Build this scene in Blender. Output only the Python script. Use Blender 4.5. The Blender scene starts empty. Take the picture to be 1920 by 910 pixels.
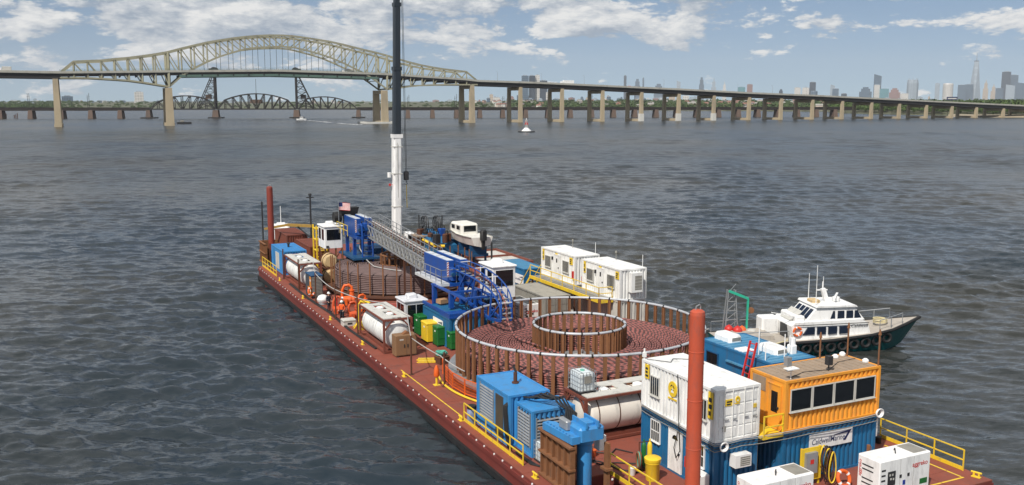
import bpy, math, random
import numpy as np
from mathutils import Vector, Matrix, noise
R = math.radians
random.seed(7)
S = bpy.context.scene
COL = S.collection
# ------------------------------------------------------------------ camera
cam = bpy.data.cameras.new('camera'); camo = bpy.data.objects.new('camera', cam); COL.objects.link(camo)
cam.sensor_width = 36; cam.lens = 33.0; cam.clip_start = 0.5; cam.clip_end = 40000
PITCH = math.atan(265 / 1760)
camo.location = (0, 0, 20); camo.rotation_euler = (math.pi / 2 - PITCH, 0, 0)
S.camera = camo
S.view_settings.view_transform = 'Standard'; S.view_settings.look = 'None'
S.view_settings.gamma = 1; S.view_settings.use_curve_mapping = False
S.view_settings.exposure = 0.0
# ------------------------------------------------------------------ sun + sky with cumulus
SUN_EL = R(50)
SHADOW = Vector((0.493, 0.870, 0)).normalized()          # way the shadows fall on the deck
sl = bpy.data.lights.new('sun', 'SUN'); sl.energy = 4.7; sl.angle = R(0.55); sl.color = (1.0, 0.94, 0.85)
so = bpy.data.objects.new('sun', sl); COL.objects.link(so)
d = Vector((SHADOW.x * math.cos(SUN_EL), SHADOW.y * math.cos(SUN_EL), -math.sin(SUN_EL)))
so.rotation_euler = d.to_track_quat('-Z', 'Y').to_euler(); so.location = (-60, -80, 120)
W = bpy.data.worlds.new('World'); S.world = W; W.use_nodes = True
wn = W.node_tree; wn.nodes.clear()
def N(nt, t, **k):
    n = nt.nodes.new(t)
    for a, b in k.items():
        if a.startswith('_'): n.inputs[int(a[1:])].default_value = b
        else: setattr(n, a, b)
    return n
def math_(nt, op, a, b=None, c=None, clamp=False):
    n = nt.nodes.new('ShaderNodeMath'); n.operation = op; n.use_clamp = clamp
    for i, s in enumerate((a, b, c)):
        if s is None: continue
        if hasattr(s, 'is_output'): nt.links.new(s, n.inputs[i])
        else: n.inputs[i].default_value = s
    return n.outputs[0]
def sky():
    nt = wn; L = nt.links.new
    st = N(nt, 'ShaderNodeTexSky', sky_type='NISHITA', sun_disc=False, sun_elevation=SUN_EL,
           sun_rotation=math.atan2(-SHADOW.x, -SHADOW.y), altitude=0, air_density=1.0, dust_density=.25, ozone_density=2.2)
    up = N(nt, 'ShaderNodeVectorMath', operation='ADD'); up.inputs[1].default_value = (0, 0, .10)     # keeps the murky brown rim of the clear-sky model below the horizon
    tc = N(nt, 'ShaderNodeTexCoord'); sep = N(nt, 'ShaderNodeSeparateXYZ'); L(tc.outputs['Generated'], sep.inputs[0])
    L(tc.outputs['Generated'], up.inputs[0]); L(up.outputs[0], st.inputs[0])
    az = math_(nt, 'ARCTAN2', sep.outputs[0], sep.outputs[1]); el = math_(nt, 'ARCSINE', sep.outputs[2])
    # rows of cumulus get flatter and closer together towards the horizon
    ev = math_(nt, 'MULTIPLY', el, 16.0)
    def fbm(dy, dx, sc, det, z, rough=.55, sy=1.0):
        cx = N(nt, 'ShaderNodeCombineXYZ'); cx.inputs[2].default_value = z
        L(math_(nt, 'ADD', math_(nt, 'MULTIPLY', az, 6.0), dx), cx.inputs[0]); L(math_(nt, 'MULTIPLY', math_(nt, 'ADD', ev, dy), sy), cx.inputs[1])
        n = N(nt, 'ShaderNodeTexNoise', noise_dimensions='3D'); n.inputs['Scale'].default_value = sc
        n.inputs['Detail'].default_value = det; n.inputs['Roughness'].default_value = rough; n.inputs['Distortion'].default_value = .25
        L(cx.outputs[0], n.inputs['Vector'])
        if det < 8: return n.outputs[0]
        v = N(nt, 'ShaderNodeTexNoise'); v.inputs['Scale'].default_value = sc*4.2; v.inputs['Detail'].default_value = 4; v.inputs['Roughness'].default_value = .55; L(cx.outputs[0], v.inputs['Vector'])
        bil = math_(nt, 'ABSOLUTE', math_(nt, 'MULTIPLY_ADD', v.outputs[0], 2.0, -1.0))          # billows: round heads with dark creases
        return math_(nt, 'ADD', n.outputs[0], math_(nt, 'MULTIPLY', bil, .22))
    z0 = CLOUD_Z
    n1 = fbm(0, 0, 1.9, 8, z0, .55); n2 = fbm(.12, -.07, 1.9, 8, z0, .55); n3 = fbm(.36, -.15, 1.9, 3, z0, .5)
    big = fbm(0, 0, .30, 2, z0 + CLOUD_B, .5, .8)
    hi = math_(nt, 'MULTIPLY', math_(nt, 'SUBTRACT', el, .050), 3.4)
    hi = math_(nt, 'MINIMUM', math_(nt, 'MAXIMUM', hi, -.4), .075)
    cov = math_(nt, 'ADD', n1, math_(nt, 'ADD', math_(nt, 'MULTIPLY', math_(nt, 'SUBTRACT', big, .5), 1.0), hi))
    mr = N(nt, 'ShaderNodeMapRange', interpolation_type='SMOOTHSTEP'); L(cov, mr.inputs[0])
    mr.inputs[1].default_value = .485; mr.inputs[2].default_value = .57
    l1 = math_(nt, 'MULTIPLY', math_(nt, 'SUBTRACT', n1, n2), 2.6); l2 = math_(nt, 'MULTIPLY', math_(nt, 'SUBTRACT', n1, n3), 1.5)
    lit = math_(nt, 'ADD', math_(nt, 'ADD', l1, l2), .36, clamp=True)
    cc = N(nt, 'ShaderNodeMix', data_type='RGBA'); L(lit, cc.inputs[0])
    cc.inputs[6].default_value = CLOUD_DARK + (1,); cc.inputs[7].default_value = CLOUD_LIT + (1,)
    mx = N(nt, 'ShaderNodeMix', data_type='RGBA'); L(math_(nt, 'MULTIPLY', mr.outputs[0], .93), mx.inputs[0])
    hs = N(nt, 'ShaderNodeHueSaturation'); hs.inputs['Saturation'].default_value = SKY_SAT; hs.inputs['Value'].default_value = SKY_VAL
    L(st.outputs[0], hs.inputs['Color'])
    L(hs.outputs[0], mx.inputs[6]); L(cc.outputs[2], mx.inputs[7])
    bg = N(nt, 'ShaderNodeBackground'); bg.inputs[1].default_value = 0.08; L(mx.outputs[2], bg.inputs[0])
    out = N(nt, 'ShaderNodeOutputWorld'); L(bg.outputs[0], out.inputs[0])
CLOUD_B = 9.0; CLOUD_DARK = (3.9, 4.7, 5.8); CLOUD_LIT = (11.6, 11.4, 11.0); SKY_SAT = 1.0; SKY_VAL = 1.08
CLOUD_Z = 11.0
sky()
S.cycles.max_bounces = 8; S.cycles.volume_bounces = 0; S.cycles.transparent_max_bounces = 12
# ------------------------------------------------------------------ camera geometry: pixel -> place
cp, sp = math.cos(PITCH), math.sin(PITCH)
def ray(x, y):
    r = x - 960.0; u = 455.0 - y
    return Vector((r, 1760 * cp + u * sp, u * cp - 1760 * sp))
def on_level(x, y, z):
    v = ray(x, y); t = (z - 20) / v.z; return Vector((v.x * t, v.y * t, z))
A0 = R(26.05); DECK = 1.4
OX, OY = -28.821, 105.193
def B(a, b, z=0.0):                                      # barge frame (a across, b along, z above deck) -> world
    return Vector((OX + a * math.cos(A0) - b * math.sin(A0), OY + a * math.sin(A0) + b * math.cos(A0), z + DECK))
# ------------------------------------------------------------------ mesh builder
class MB:
    def __init__(s): s.v = []; s.f = []; s.uv = None; s.M = None; s.mi = []; s.cur = 0
    def add(s, vs, fs):
        o = len(s.v)
        if s.M is not None: vs = [tuple(s.M @ Vector(p)) for p in vs]
        s.v += [tuple(p) for p in vs]; s.f += [tuple(i + o for i in f) for f in fs]; s.mi += [s.cur] * len(fs); return s
    def box(s, x0, y0, z0, x1, y1, z1):
        if x0 > x1: x0, x1 = x1, x0
        if y0 > y1: y0, y1 = y1, y0
        if z0 > z1: z0, z1 = z1, z0
        return s.add([(x0,y0,z0),(x1,y0,z0),(x1,y1,z0),(x0,y1,z0),(x0,y0,z1),(x1,y0,z1),(x1,y1,z1),(x0,y1,z1)],
              [(0,3,2,1),(4,5,6,7),(0,1,5,4),(1,2,6,5),(2,3,7,6),(3,0,4,7)])
    def bbox(s, x0, y0, z0, x1, y1, z1, c=.05):           # box with chamfered vertical and top edges
        p = [(x0+c,y0),(x1-c,y0),(x1,y0+c),(x1,y1-c),(x1-c,y1),(x0+c,y1),(x0,y1-c),(x0,y0+c)]
        q = [(min(max(x,x0+c),x1-c), min(max(y,y0+c),y1-c)) for x, y in p]
        vs = [(x,y,z0) for x,y in p]+[(x,y,z1-c) for x,y in p]+[(x,y,z1) for x,y in q]
        fs = [tuple(range(7,-1,-1)), tuple(range(16,24))]
        for r in (0, 8):
            for i in range(8): fs.append((r+i, r+(i+1)%8, r+8+(i+1)%8, r+8+i))
        return s.add(vs, fs)
    def bar(s, p, q, w, h=None):
        p = Vector(p); q = Vector(q); h = h or w; d = (q - p)
        if d.length < 1e-6: return s
        d.normalize(); up = Vector((0,0,1)) if abs(d.z) < .95 else Vector((0,1,0))
        x = d.cross(up).normalized(); y = x.cross(d)
        vs = []
        for o in (p, q):
            for i, j in ((-1,-1),(1,-1),(1,1),(-1,1)): vs.append(o + x * (i*w/2) + y * (j*h/2))
        return s.add(vs, [(0,1,2,3),(7,6,5,4),(0,4,5,1),(1,5,6,2),(2,6,7,3),(3,7,4,0)])
    def cyl(s, p, q, r0, r1=None, n=12, cap=True):
        p = Vector(p); q = Vector(q); r1 = r0 if r1 is None else r1; d = (q - p).normalized()
        up = Vector((0,0,1)) if abs(d.z) < .95 else Vector((0,1,0))
        x = d.cross(up).normalized(); y = d.cross(x)
        vs = [p + (x*math.cos(2*math.pi*i/n) + y*math.sin(2*math.pi*i/n))*r0 for i in range(n)]
        vs += [q + (x*math.cos(2*math.pi*i/n) + y*math.sin(2*math.pi*i/n))*r1 for i in range(n)]
        fs = [(i, i+n, (i+1)%n+n, (i+1)%n) for i in range(n)]
        if cap: fs += [tuple(range(n)), tuple(range(2*n-1, n-1, -1))]
        return s.add(vs, fs)
    def tube(s, pts, r, n=6, closed=False):
        pts = [Vector(p) for p in pts]; m = len(pts); vs = []; px = None
        for i, p in enumerate(pts):
            a = pts[(i-1) % m] if (closed or i > 0) else p; b = pts[(i+1) % m] if (closed or i < m-1) else p
            d = (b - a).normalized() if (b-a).length > 1e-9 else Vector((0,0,1))
            if px is None:
                up = Vector((0,0,1)) if abs(d.z) < .9 else Vector((1,0,0)); x = d.cross(up).normalized()
            else: x = (px - d * px.dot(d)).normalized()
            px = x; y = d.cross(x)
            vs += [p + (x*math.cos(2*math.pi*k/n) + y*math.sin(2*math.pi*k/n))*r for k in range(n)]
        fs = []
        for i in range(m if closed else m-1):
            for k in range(n):
                j = (i+1) % m; fs.append((i*n+k, i*n+(k+1)%n, j*n+(k+1)%n, j*n+k))
        if not closed: fs += [tuple(range(n-1,-1,-1)), tuple((m-1)*n+k for k in range(n))]
        return s.add(vs, fs)
    def prism(s, poly, z0, z1):
        n = len(poly); vs = [(x,y,z0) for x,y in poly] + [(x,y,z1) for x,y in poly]
        return s.add(vs, [tuple(range(n-1,-1,-1)), tuple(range(n,2*n))] + [(i,(i+1)%n,(i+1)%n+n,i+n) for i in range(n)])
    def lathe(s, prof, n=16, axis='z', c=(0,0,0)):
        vs = []
        for r, z in prof:
            for k in range(n):
                a = 2*math.pi*k/n; x, y = r*math.cos(a), r*math.sin(a)
                v = {'z':(x,y,z),'x':(z,x,y),'y':(y,z,x)}[axis]; vs.append((v[0]+c[0],v[1]+c[1],v[2]+c[2]))
        m = len(prof); fs = []
        for i in range(m-1):
            for k in range(n): fs.append((i*n+k, i*n+(k+1)%n, (i+1)*n+(k+1)%n, (i+1)*n+k))
        fs += [tuple(range(n-1,-1,-1)), tuple((m-1)*n+k for k in range(n))]
        return s.add(vs, fs)
    def sheet(s, f, us, vs_):                             # grid surface f(u,v)
        o = [f(u,v) for u in us for v in vs_]; m = len(vs_)
        return s.add(o, [(i*m+j,(i+1)*m+j,(i+1)*m+j+1,i*m+j+1) for i in range(len(us)-1) for j in range(m-1)])
    def mesh(s, name, mat, smooth=False):
        me = bpy.data.meshes.new(name); me.from_pydata(s.v, [], s.f)
        for m in (mat if isinstance(mat, (list, tuple)) else [mat]): me.materials.append(m)
        if any(s.mi): me.polygons.foreach_set('material_index', s.mi)
        if smooth:
            me.polygons.foreach_set('use_smooth', [True]*len(me.polygons)); me.set_sharp_from_angle(angle=R(38))
        me.update(); return me
    def build(s, name, mat, parent=None, smooth=False, **k): return obj(name, s.mesh(name, mat, smooth), parent, **k)
def obj(name, me, parent=None, label=None, cat=None, group=None, kind=None):
    o = bpy.data.objects.new(name, me); COL.objects.link(o)
    if parent is not None: o.parent = parent
    return tag(o, label, cat, group, kind)
def tag(o, label=None, cat=None, group=None, kind=None):
    for k, v in (('label',label),('category',cat),('group',group),('kind',kind)):
        if v: o[k] = v
    return o
def thing(name, label, cat, loc, rz=None, group=None):
    o = obj(name, None, None, label, cat, group); o.location = loc; o.rotation_euler = (0, 0, A0 if rz is None else rz)
    o.empty_display_size = .3; return o
def on_barge(name, label, cat, a, b, z=0, rz=0, group=None): return thing(name, label, cat, B(a, b, z), A0 + rz, group)
def place(me, name, parent, loc=(0,0,0), rot=(0,0,0), scale=(1,1,1), **k):
    o = obj(name, me, parent, **k); o.location = loc; o.rotation_euler = rot; o.scale = scale; return o
def copy_tree(root, loc=None, rz=None, label=None):
    def rec(o, par):
        c = o.copy(); COL.objects.link(c)
        if par is not None: c.parent = par
        for ch in list(o.children): rec(ch, c)
        return c
    r = rec(root, None)
    if loc is not None: r.location = loc
    if rz is not None: r.rotation_euler = (0, 0, rz)
    if label: r['label'] = label
    return r
FONT = {}
def text(s, size, mat, parent, loc, rot, name='lettering', sx=1.0, shear=0.0, bold=.0):
    key = (s, shear, bold)
    if key not in FONT:
        c = bpy.data.curves.new('t', 'FONT'); c.body = s; c.size = 1; c.align_x = 'CENTER'; c.align_y = 'CENTER'; c.extrude = .004
        c.shear = shear; c.offset = bold; c.resolution_u = 3
        o = bpy.data.objects.new('t', c); COL.objects.link(o); bpy.context.view_layer.update()
        FONT[key] = bpy.data.meshes.new_from_object(o.evaluated_get(bpy.context.evaluated_depsgraph_get()))
        bpy.data.objects.remove(o)
    me = FONT[key].copy(); me.materials.clear(); me.materials.append(mat)
    return place(me, name, parent, loc, rot, (size*sx, size, size))
# ------------------------------------------------------------------ materials
MATS = {}
def paint(name, rgb, rough=.5, vary=.12, rust=0.0, metal=0.0, scale=1.0, streak=False, rustcol=(.11,.045,.02), bump=.0, spec=.4, grime=.7):
    if name in MATS: return MATS[name]
    m = bpy.data.materials.new(name); m.use_nodes = True; nt = m.node_tree; L = nt.links.new
    bs = nt.nodes['Principled BSDF']; bs.inputs['Roughness'].default_value = rough; bs.inputs['Metallic'].default_value = metal
    bs.inputs['Specular IOR Level'].default_value = spec
    tc = N(nt, 'ShaderNodeTexCoord'); mp = N(nt, 'ShaderNodeMapping'); L(tc.outputs['Object'], mp.inputs[0])
    n = N(nt, 'ShaderNodeTexNoise'); n.inputs['Scale'].default_value = 1.3*scale; n.inputs['Detail'].default_value = 8; n.inputs['Roughness'].default_value = .65
    L(mp.outputs[0], n.inputs['Vector'])
    c1 = N(nt, 'ShaderNodeMix', data_type='RGBA')
    c1.inputs[6].default_value = tuple(max(0, v*(1-vary*1.5)) for v in rgb) + (1,)
    c1.inputs[7].default_value = tuple(min(1, v*(1+vary)) for v in rgb) + (1,)
    L(n.outputs[0], c1.inputs[0]); last = c1.outputs[2]
    if rust > 0:
        mp2 = N(nt, 'ShaderNodeMapping'); L(tc.outputs['Object'], mp2.inputs[0])
        mp2.inputs['Scale'].default_value = (1, 1, .18) if streak else (1, 1, 1)
        n2 = N(nt, 'ShaderNodeTexNoise'); n2.inputs['Scale'].default_value = 2.6*scale; n2.inputs['Detail'].default_value = 9; n2.inputs['Roughness'].default_value = .7
        L(mp2.outputs[0], n2.inputs['Vector'])
        mr = N(nt, 'ShaderNodeMapRange', interpolation_type='SMOOTHSTEP'); L(n2.outputs[0], mr.inputs[0])
        mr.inputs[1].default_value = .72-.34*rust; mr.inputs[2].default_value = .82-.2*rust; mr.inputs[4].default_value = .85
        c2 = N(nt, 'ShaderNodeMix', data_type='RGBA'); L(mr.outputs[0], c2.inputs[0]); L(last, c2.inputs[6]); c2.inputs[7].default_value = rustcol + (1,)
        last = c2.outputs[2]
    if grime > 0:                                         # old stains and run marks, each with its own shape
        mp3 = N(nt, 'ShaderNodeMapping'); L(tc.outputs['Object'], mp3.inputs[0]); mp3.inputs['Scale'].default_value = (.9, .9, .28)
        n3 = N(nt, 'ShaderNodeTexNoise'); n3.inputs['Scale'].default_value = 1.9*scale; n3.inputs['Detail'].default_value = 10; n3.inputs['Roughness'].default_value = .72; L(mp3.outputs[0], n3.inputs['Vector'])
        m3 = N(nt, 'ShaderNodeMapRange', interpolation_type='SMOOTHSTEP'); L(n3.outputs[0], m3.inputs[0]); m3.inputs[1].default_value = .47; m3.inputs[2].default_value = .72; m3.inputs[4].default_value = grime
        c3 = N(nt, 'ShaderNodeMix', data_type='RGBA'); L(m3.outputs[0], c3.inputs[0]); L(last, c3.inputs[6]); g_ = sum(rgb)/3; c3.inputs[7].default_value = tuple(.35*v + .18*g_ + .02 for v in rgb) + (1,); last = c3.outputs[2]
    L(last, bs.inputs['Base Color'])
    r2 = math_(nt, 'MULTIPLY_ADD', n.outputs[0], .3, rough-.15, clamp=True); L(r2, bs.inputs['Roughness'])
    if bump:
        bp = N(nt, 'ShaderNodeBump'); bp.inputs['Strength'].default_value = bump; bp.inputs['Distance'].default_value = .05
        L(n.outputs[0], bp.inputs['Height']); L(bp.outputs[0], bs.inputs['Normal'])
    MATS[name] = m; return m
WHITE = paint('white_paint', (.80,.80,.78), .45, .06, rust=.32, streak=True, rustcol=(.50,.45,.37))
CLEANW = paint('clean_white', (.82,.82,.81), .4, .03)
BLUEC = paint('container_blue', (.014,.135,.30), .5, .15, rust=.14, streak=True, rustcol=(.03,.06,.1))
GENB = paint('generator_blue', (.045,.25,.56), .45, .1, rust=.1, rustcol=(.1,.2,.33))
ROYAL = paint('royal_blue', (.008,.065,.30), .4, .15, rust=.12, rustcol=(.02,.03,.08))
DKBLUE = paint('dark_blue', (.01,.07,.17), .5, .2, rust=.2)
MIDB = paint('roof_blue', (.07,.24,.40), .55, .12, rust=.1, rustcol=(.16,.25,.3))
ORANGE = paint('orange_paint', (.80,.335,.04), .5, .08, rust=.12, streak=True, rustcol=(.5,.2,.05))
TANROOF = paint('weathered_roof', (.33,.25,.18), .8, .25, rust=.35, rustcol=(.2,.13,.08), scale=1.4)
DECKR = paint('deck_red', (.245,.066,.042), .75, .22, rust=.3, rustcol=(.12,.045,.03), scale=.5, bump=.15)
HULLR = paint('hull_red', (.18,.036,.028), .6, .25, rust=.3, rustcol=(.06,.02,.015), scale=.7)
SPUDR = paint('spud_red', (.50,.085,.04), .6, .12, rust=.2, rustcol=(.24,.05,.03))
SPUDD = paint('spud_dark_red', (.25,.045,.03), .6, .15, rust=.3)
RUST = paint('rusty_steel', (.225,.098,.042), .85, .3, rust=.4, rustcol=(.11,.045,.02), scale=1.5)
RUSTD = paint('dark_rust', (.10,.04,.022), .85, .3, rust=.3, rustcol=(.05,.02,.012))
REDBR = paint('red_brown', (.19,.055,.035), .7, .15, rust=.2)
YEL = paint('yellow_paint', (.80,.55,.03), .45, .08, rust=.12, rustcol=(.4,.25,.03))
GALV = paint('galvanised', (.33,.345,.36), .45, .15, metal=.35)
PIPEG = paint('pipe_grey', (.52,.54,.57), .4, .1, metal=.2)
GREY = paint('grey_paint', (.26,.25,.22), .65, .12, rust=.2, streak=True)
LGREY = paint('light_grey', (.55,.54,.5), .6, .1)
BLACK = paint('black_rubber', (.018,.018,.019), .6, .3)
DARK = paint('dark_steel', (.03,.031,.034), .55, .2)
CRDARK = paint('boom_dark', (.025,.034,.045), .4, .12)
GREEN = paint('green_bin', (.012,.14,.03), .45, .12, rust=.12, rustcol=(.03,.08,.03))
BUOYO = paint('orange_plastic', (.75,.13,.02), .5, .1)
REDP = paint('red_paint', (.55,.03,.025), .45, .1)
TAN = paint('tan_steel', (.235,.135,.07), .55, .08)
BEIGE = paint('canvas_beige', (.58,.42,.22), .8, .15, rust=.25, rustcol=(.35,.2,.08))
CREAM = paint('cream_tank', (.78,.735,.66), .42, .05, rust=.12, streak=True, rustcol=(.45,.36,.27))
TEAL = paint('teal_hull', (.004,.08,.085), .4, .12)
ROPEG = paint('green_rope', (.10,.45,.36), .9, .2)
ROPEW = paint('white_rope', (.42,.41,.40), .9, .2)
BOATDK = paint('boat_deck', (.42,.38,.33), .7, .12)
SKIN = paint('skin', (.45,.27,.19), .6, .05)
CONC = paint('bridge_concrete', (.45,.37,.25), .85, .15, rust=.25, streak=True, rustcol=(.3,.24,.16), scale=.06)
BRGREEN = paint('bridge_green_steel', (.33,.315,.22), .7, .15, rust=.4, rustcol=(.25,.15,.09), scale=.08)
BRTEAL = paint('bridge_girder_green', (.10,.17,.14), .6, .15, rust=.2, scale=.08)
BRDARK = paint('bridge_dark_steel', (.028,.026,.026), .7, .2, rust=.3, rustcol=(.12,.06,.04), scale=.08)
ROADC = paint('bridge_barrier', (.42,.41,.36), .85, .1, scale=.1)
def glass(name, rgb=(.008,.01,.013), rough=.06):
    m = bpy.data.materials.new(name); m.use_nodes = True; b = m.node_tree.nodes['Principled BSDF']
    b.inputs['Base Color'].default_value = rgb + (1,); b.inputs['Roughness'].default_value = rough; b.inputs['IOR'].default_value = 1.5
    nt = m.node_tree; n = N(nt, 'ShaderNodeTexNoise'); n.inputs['Scale'].default_value = 2.2
    tc = N(nt, 'ShaderNodeTexCoord'); nt.links.new(tc.outputs['Object'], n.inputs['Vector'])
    bp = N(nt, 'ShaderNodeBump'); bp.inputs['Strength'].default_value = .03; nt.links.new(n.outputs[0], bp.inputs['Height']); nt.links.new(bp.outputs[0], b.inputs['Normal'])
    return m
GLASS = glass('dark_glass'); GLASSB = glass('tinted_glass', (.012,.02,.04))
# ================================================================== WATER
def water():
    rng = np.random.RandomState(4)
    ang = np.concatenate([np.linspace(-math.pi, -R(46), 40, endpoint=False), np.linspace(-R(46), R(46), 800), np.linspace(R(46), math.pi, 41)[1:-1]])
    r = [3.0]
    while r[-1] < 880: r.append(r[-1] * (1.0036 if r[-1] > 14 else 1.2))
    while r[-1] < 16000: r.append(r[-1] * 1.09)
    r = np.array(r); Rg, Ag = np.meshgrid(r, ang, indexing='ij')
    X = Rg * np.sin(Ag); Y = Rg * np.cos(Ag)
    dense = (np.abs(Ag) <= R(46.2))
    cell = np.maximum(Rg * .0037, Rg * R(92) / 800)
    Zw = np.zeros_like(X); patch = np.zeros_like(X)
    for k in range(7):                                    # gusts: rougher and calmer patches
        l = rng.uniform(35, 160); th = rng.uniform(0, 6.28); patch += np.sin((X*math.cos(th) + Y*math.sin(th))*2*math.pi/l + rng.uniform(0, 6.28))
    patch = 1 + .16 * patch
    lam = np.exp(rng.uniform(math.log(.5), math.log(4.6), 115)); lam = np.concatenate([lam, rng.uniform(6, 12, 22)]); main = R(-98)
    for l in lam:
        th = main + rng.normal(0, R(25)); kx, ky = math.cos(th), math.sin(th); k = 2 * math.pi / l
        amp = .0052 * l * min(1.0, (3.0 / l)) ** .6
        fade = np.clip((l / cell - 2.0) / 2.0, 0, 1) * dense
        ph = (X * kx + Y * ky) * k + rng.uniform(0, 6.28)
        Zw += amp * fade * (np.sin(ph) - .22 * np.cos(2 * ph)) * patch
    Zw *= np.clip((880 - Rg) / 250, 0, 1)
    # nothing pokes through the hull: keep the sea a little calmer beside the barge
    n, m = X.shape
    co = np.stack([X, Y, Zw], -1).reshape(-1, 3)
    idx = np.arange(n * m).reshape(n, m); nx = np.roll(idx, -1, axis=1)
    q = np.stack([idx[:-1], nx[:-1], nx[1:], idx[1:]], -1).reshape(-1, 4)[:, ::-1]
    me = bpy.data.meshes.new('water'); me.vertices.add(len(co) + 1)
    me.vertices.foreach_set('co', np.vstack([co, [[0, 0, 0]]]).ravel())
    cen = len(co); tri = np.stack([idx[0], nx[0], np.full(m, cen)], -1)
    loops = np.concatenate([q.ravel(), tri.ravel()]); npoly = len(q) + len(tri)
    me.loops.add(len(loops)); me.loops.foreach_set('vertex_index', loops.astype(np.int32))
    me.polygons.add(npoly)
    st = np.concatenate([np.arange(len(q)) * 4, len(q) * 4 + np.arange(len(tri)) * 3]).astype(np.int32)
    me.polygons.foreach_set('loop_start', st)
    me.polygons.foreach_set('use_smooth', np.ones(npoly, bool)); me.update(calc_edges=True); me.validate()
    m_ = bpy.data.materials.new('sea_water'); m_.use_nodes = True; nt = m_.node_tree; L = nt.links.new
    b = nt.nodes['Principled BSDF']; b.inputs['Roughness'].default_value = .12; b.inputs['IOR'].default_value = 1.333
    geo = N(nt, 'ShaderNodeNewGeometry'); pos = geo.outputs['Position']
    big = N(nt, 'ShaderNodeTexNoise'); big.inputs['Scale'].default_value = .012; big.inputs['Detail'].default_value = 4; L(pos, big.inputs['Vector'])
    mr = N(nt, 'ShaderNodeMapRange'); L(big.outputs[0], mr.inputs[0]); mr.inputs[1].default_value = .4; mr.inputs[2].default_value = .62
    c = N(nt, 'ShaderNodeMix', data_type='RGBA'); L(mr.outputs[0], c.inputs[0])
    c.inputs[6].default_value = (.018, .028, .037, 1); c.inputs[7].default_value = (.038, .036, .027, 1)   # silty tongues in blue water
    L(c.outputs[2], b.inputs['Base Color'])
    ln = N(nt, 'ShaderNodeVectorMath', operation='LENGTH'); L(pos, ln.inputs[0]); rr = N(nt, 'ShaderNodeMapRange'); L(ln.outputs['Value'], rr.inputs[0])   # open bay: wind chop, sheltered water round the barge
    rr.inputs[1].default_value = 60; rr.inputs[2].default_value = 330; rr.inputs[3].default_value = .08; rr.inputs[4].default_value = .27; L(rr.outputs[0], b.inputs['Roughness'])
    # ripples too fine for the mesh tilt the surface directly
    acc = geo.outputs['Normal']
    for sc, amt, det, rot in ((.035, .05, 3, 4), (.13, .12, 4, -3), (1.4, .40, 3, 5), (4.6, .42, 3, -12)):
        mp = N(nt, 'ShaderNodeMapping'); L(pos, mp.inputs[0]); mp.inputs['Scale'].default_value = (.42, 1.5, 1); mp.inputs['Rotation'].default_value = (0, 0, R(rot))
        nz = N(nt, 'ShaderNodeTexNoise'); nz.inputs['Scale'].default_value = sc; nz.inputs['Detail'].default_value = det; L(mp.outputs[0], nz.inputs['Vector'])
        sb = N(nt, 'ShaderNodeVectorMath', operation='SUBTRACT'); L(nz.outputs[1], sb.inputs[0]); sb.inputs[1].default_value = (.5, .5, .5)
        ml = N(nt, 'ShaderNodeVectorMath', operation='MULTIPLY'); L(sb.outputs[0], ml.inputs[0]); ml.inputs[1].default_value = (amt*.5, amt*1.25, 0)
        ad = N(nt, 'ShaderNodeVectorMath', operation='ADD'); L(acc, ad.inputs[0]); L(ml.outputs[0], ad.inputs[1]); acc = ad.outputs[0]
    nm = N(nt, 'ShaderNodeVectorMath', operation='NORMALIZE'); L(acc, nm.inputs[0]); L(nm.outputs[0], b.inputs['Normal'])
    me.materials.append(m_); obj('water', me, kind='structure')
water()
# ================================================================== LAND
LANDM = paint('far_ground', (.10,.105,.06), .9, .3, scale=.02)
SANDM = paint('shore_sand', (.32,.27,.19), .9, .2, scale=.05)
def foliage_mat(name, rgb):
    m = bpy.data.materials.new(name); m.use_nodes = True; nt = m.node_tree; b = nt.nodes['Principled BSDF']
    b.inputs['Roughness'].default_value = .8; b.inputs['Specular IOR Level'].default_value = .2
    g = N(nt, 'ShaderNodeNewGeometry'); n = N(nt, 'ShaderNodeTexNoise'); n.inputs['Scale'].default_value = .07; n.inputs['Detail'].default_value = 5
    nt.links.new(g.outputs['Position'], n.inputs['Vector'])
    c = N(nt, 'ShaderNodeMix', data_type='RGBA'); nt.links.new(n.outputs[0], c.inputs[0])
    c.inputs[6].default_value = tuple(v*.45 for v in rgb)+(1,); c.inputs[7].default_value = tuple(v*1.6 for v in rgb)+(1,)
    nt.links.new(c.outputs[2], b.inputs['Base Color']); return m
FOL = foliage_mat('far_foliage', (.055,.085,.028)); FOL2 = foliage_mat('shore_foliage', (.06,.095,.025))
BARK = paint('bark', (.06,.045,.03), .9, .2)
def col(px, Y): return Vector(((px - 960) / 1780.0 * Y, Y, 0))     # point straight below a picture column at distance Y (level sight line)
def land(name, pts, mat):
    mb = MB(); n = len(pts)
    mb.sheet(lambda u, v: pts[int(u)][v], range(n), range(len(pts[0]))); mb.build(name, mat, kind='structure')
# far plain: waterline first, then inland ground rising slightly
rows = []
for i, px in enumerate(range(-400, 2500, 50)):
    y0 = 2300 if px < 880 else 2300 - 500*min(1, (px-880)/700) if px < 1580 else 1800
    r_ = [(-1, 0)] ; rr = []
    for dy, z in ((0, -.8), (15, 1.4), (250, 3), (900, 8 + 6*math.sin(px*.01)), (2600, 16 if px > 800 else 9), (5000, 20 if px > 800 else 6), (12000, 14)):
        p = col(px, y0 + dy); rr.append((p.x, p.y, z + (random.uniform(0, 3) if dy > 300 else 0)))
    rows.append(rr)
land('far_shore', rows, LANDM)
rows = []
for i, px in enumerate(range(1560, 2500, 30)):
    t = min(1, max(0, (px - 1560) / 330)); y0 = 1650 - 430 * t ** .7
    rows.append([(col(px, y0+dy).x, y0+dy, z) for dy, z in ((0,-.6),(14,.9),(60,2.5),(160,6),(420,8))])
land('wooded_shore', rows, LANDM)
rows = []
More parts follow.
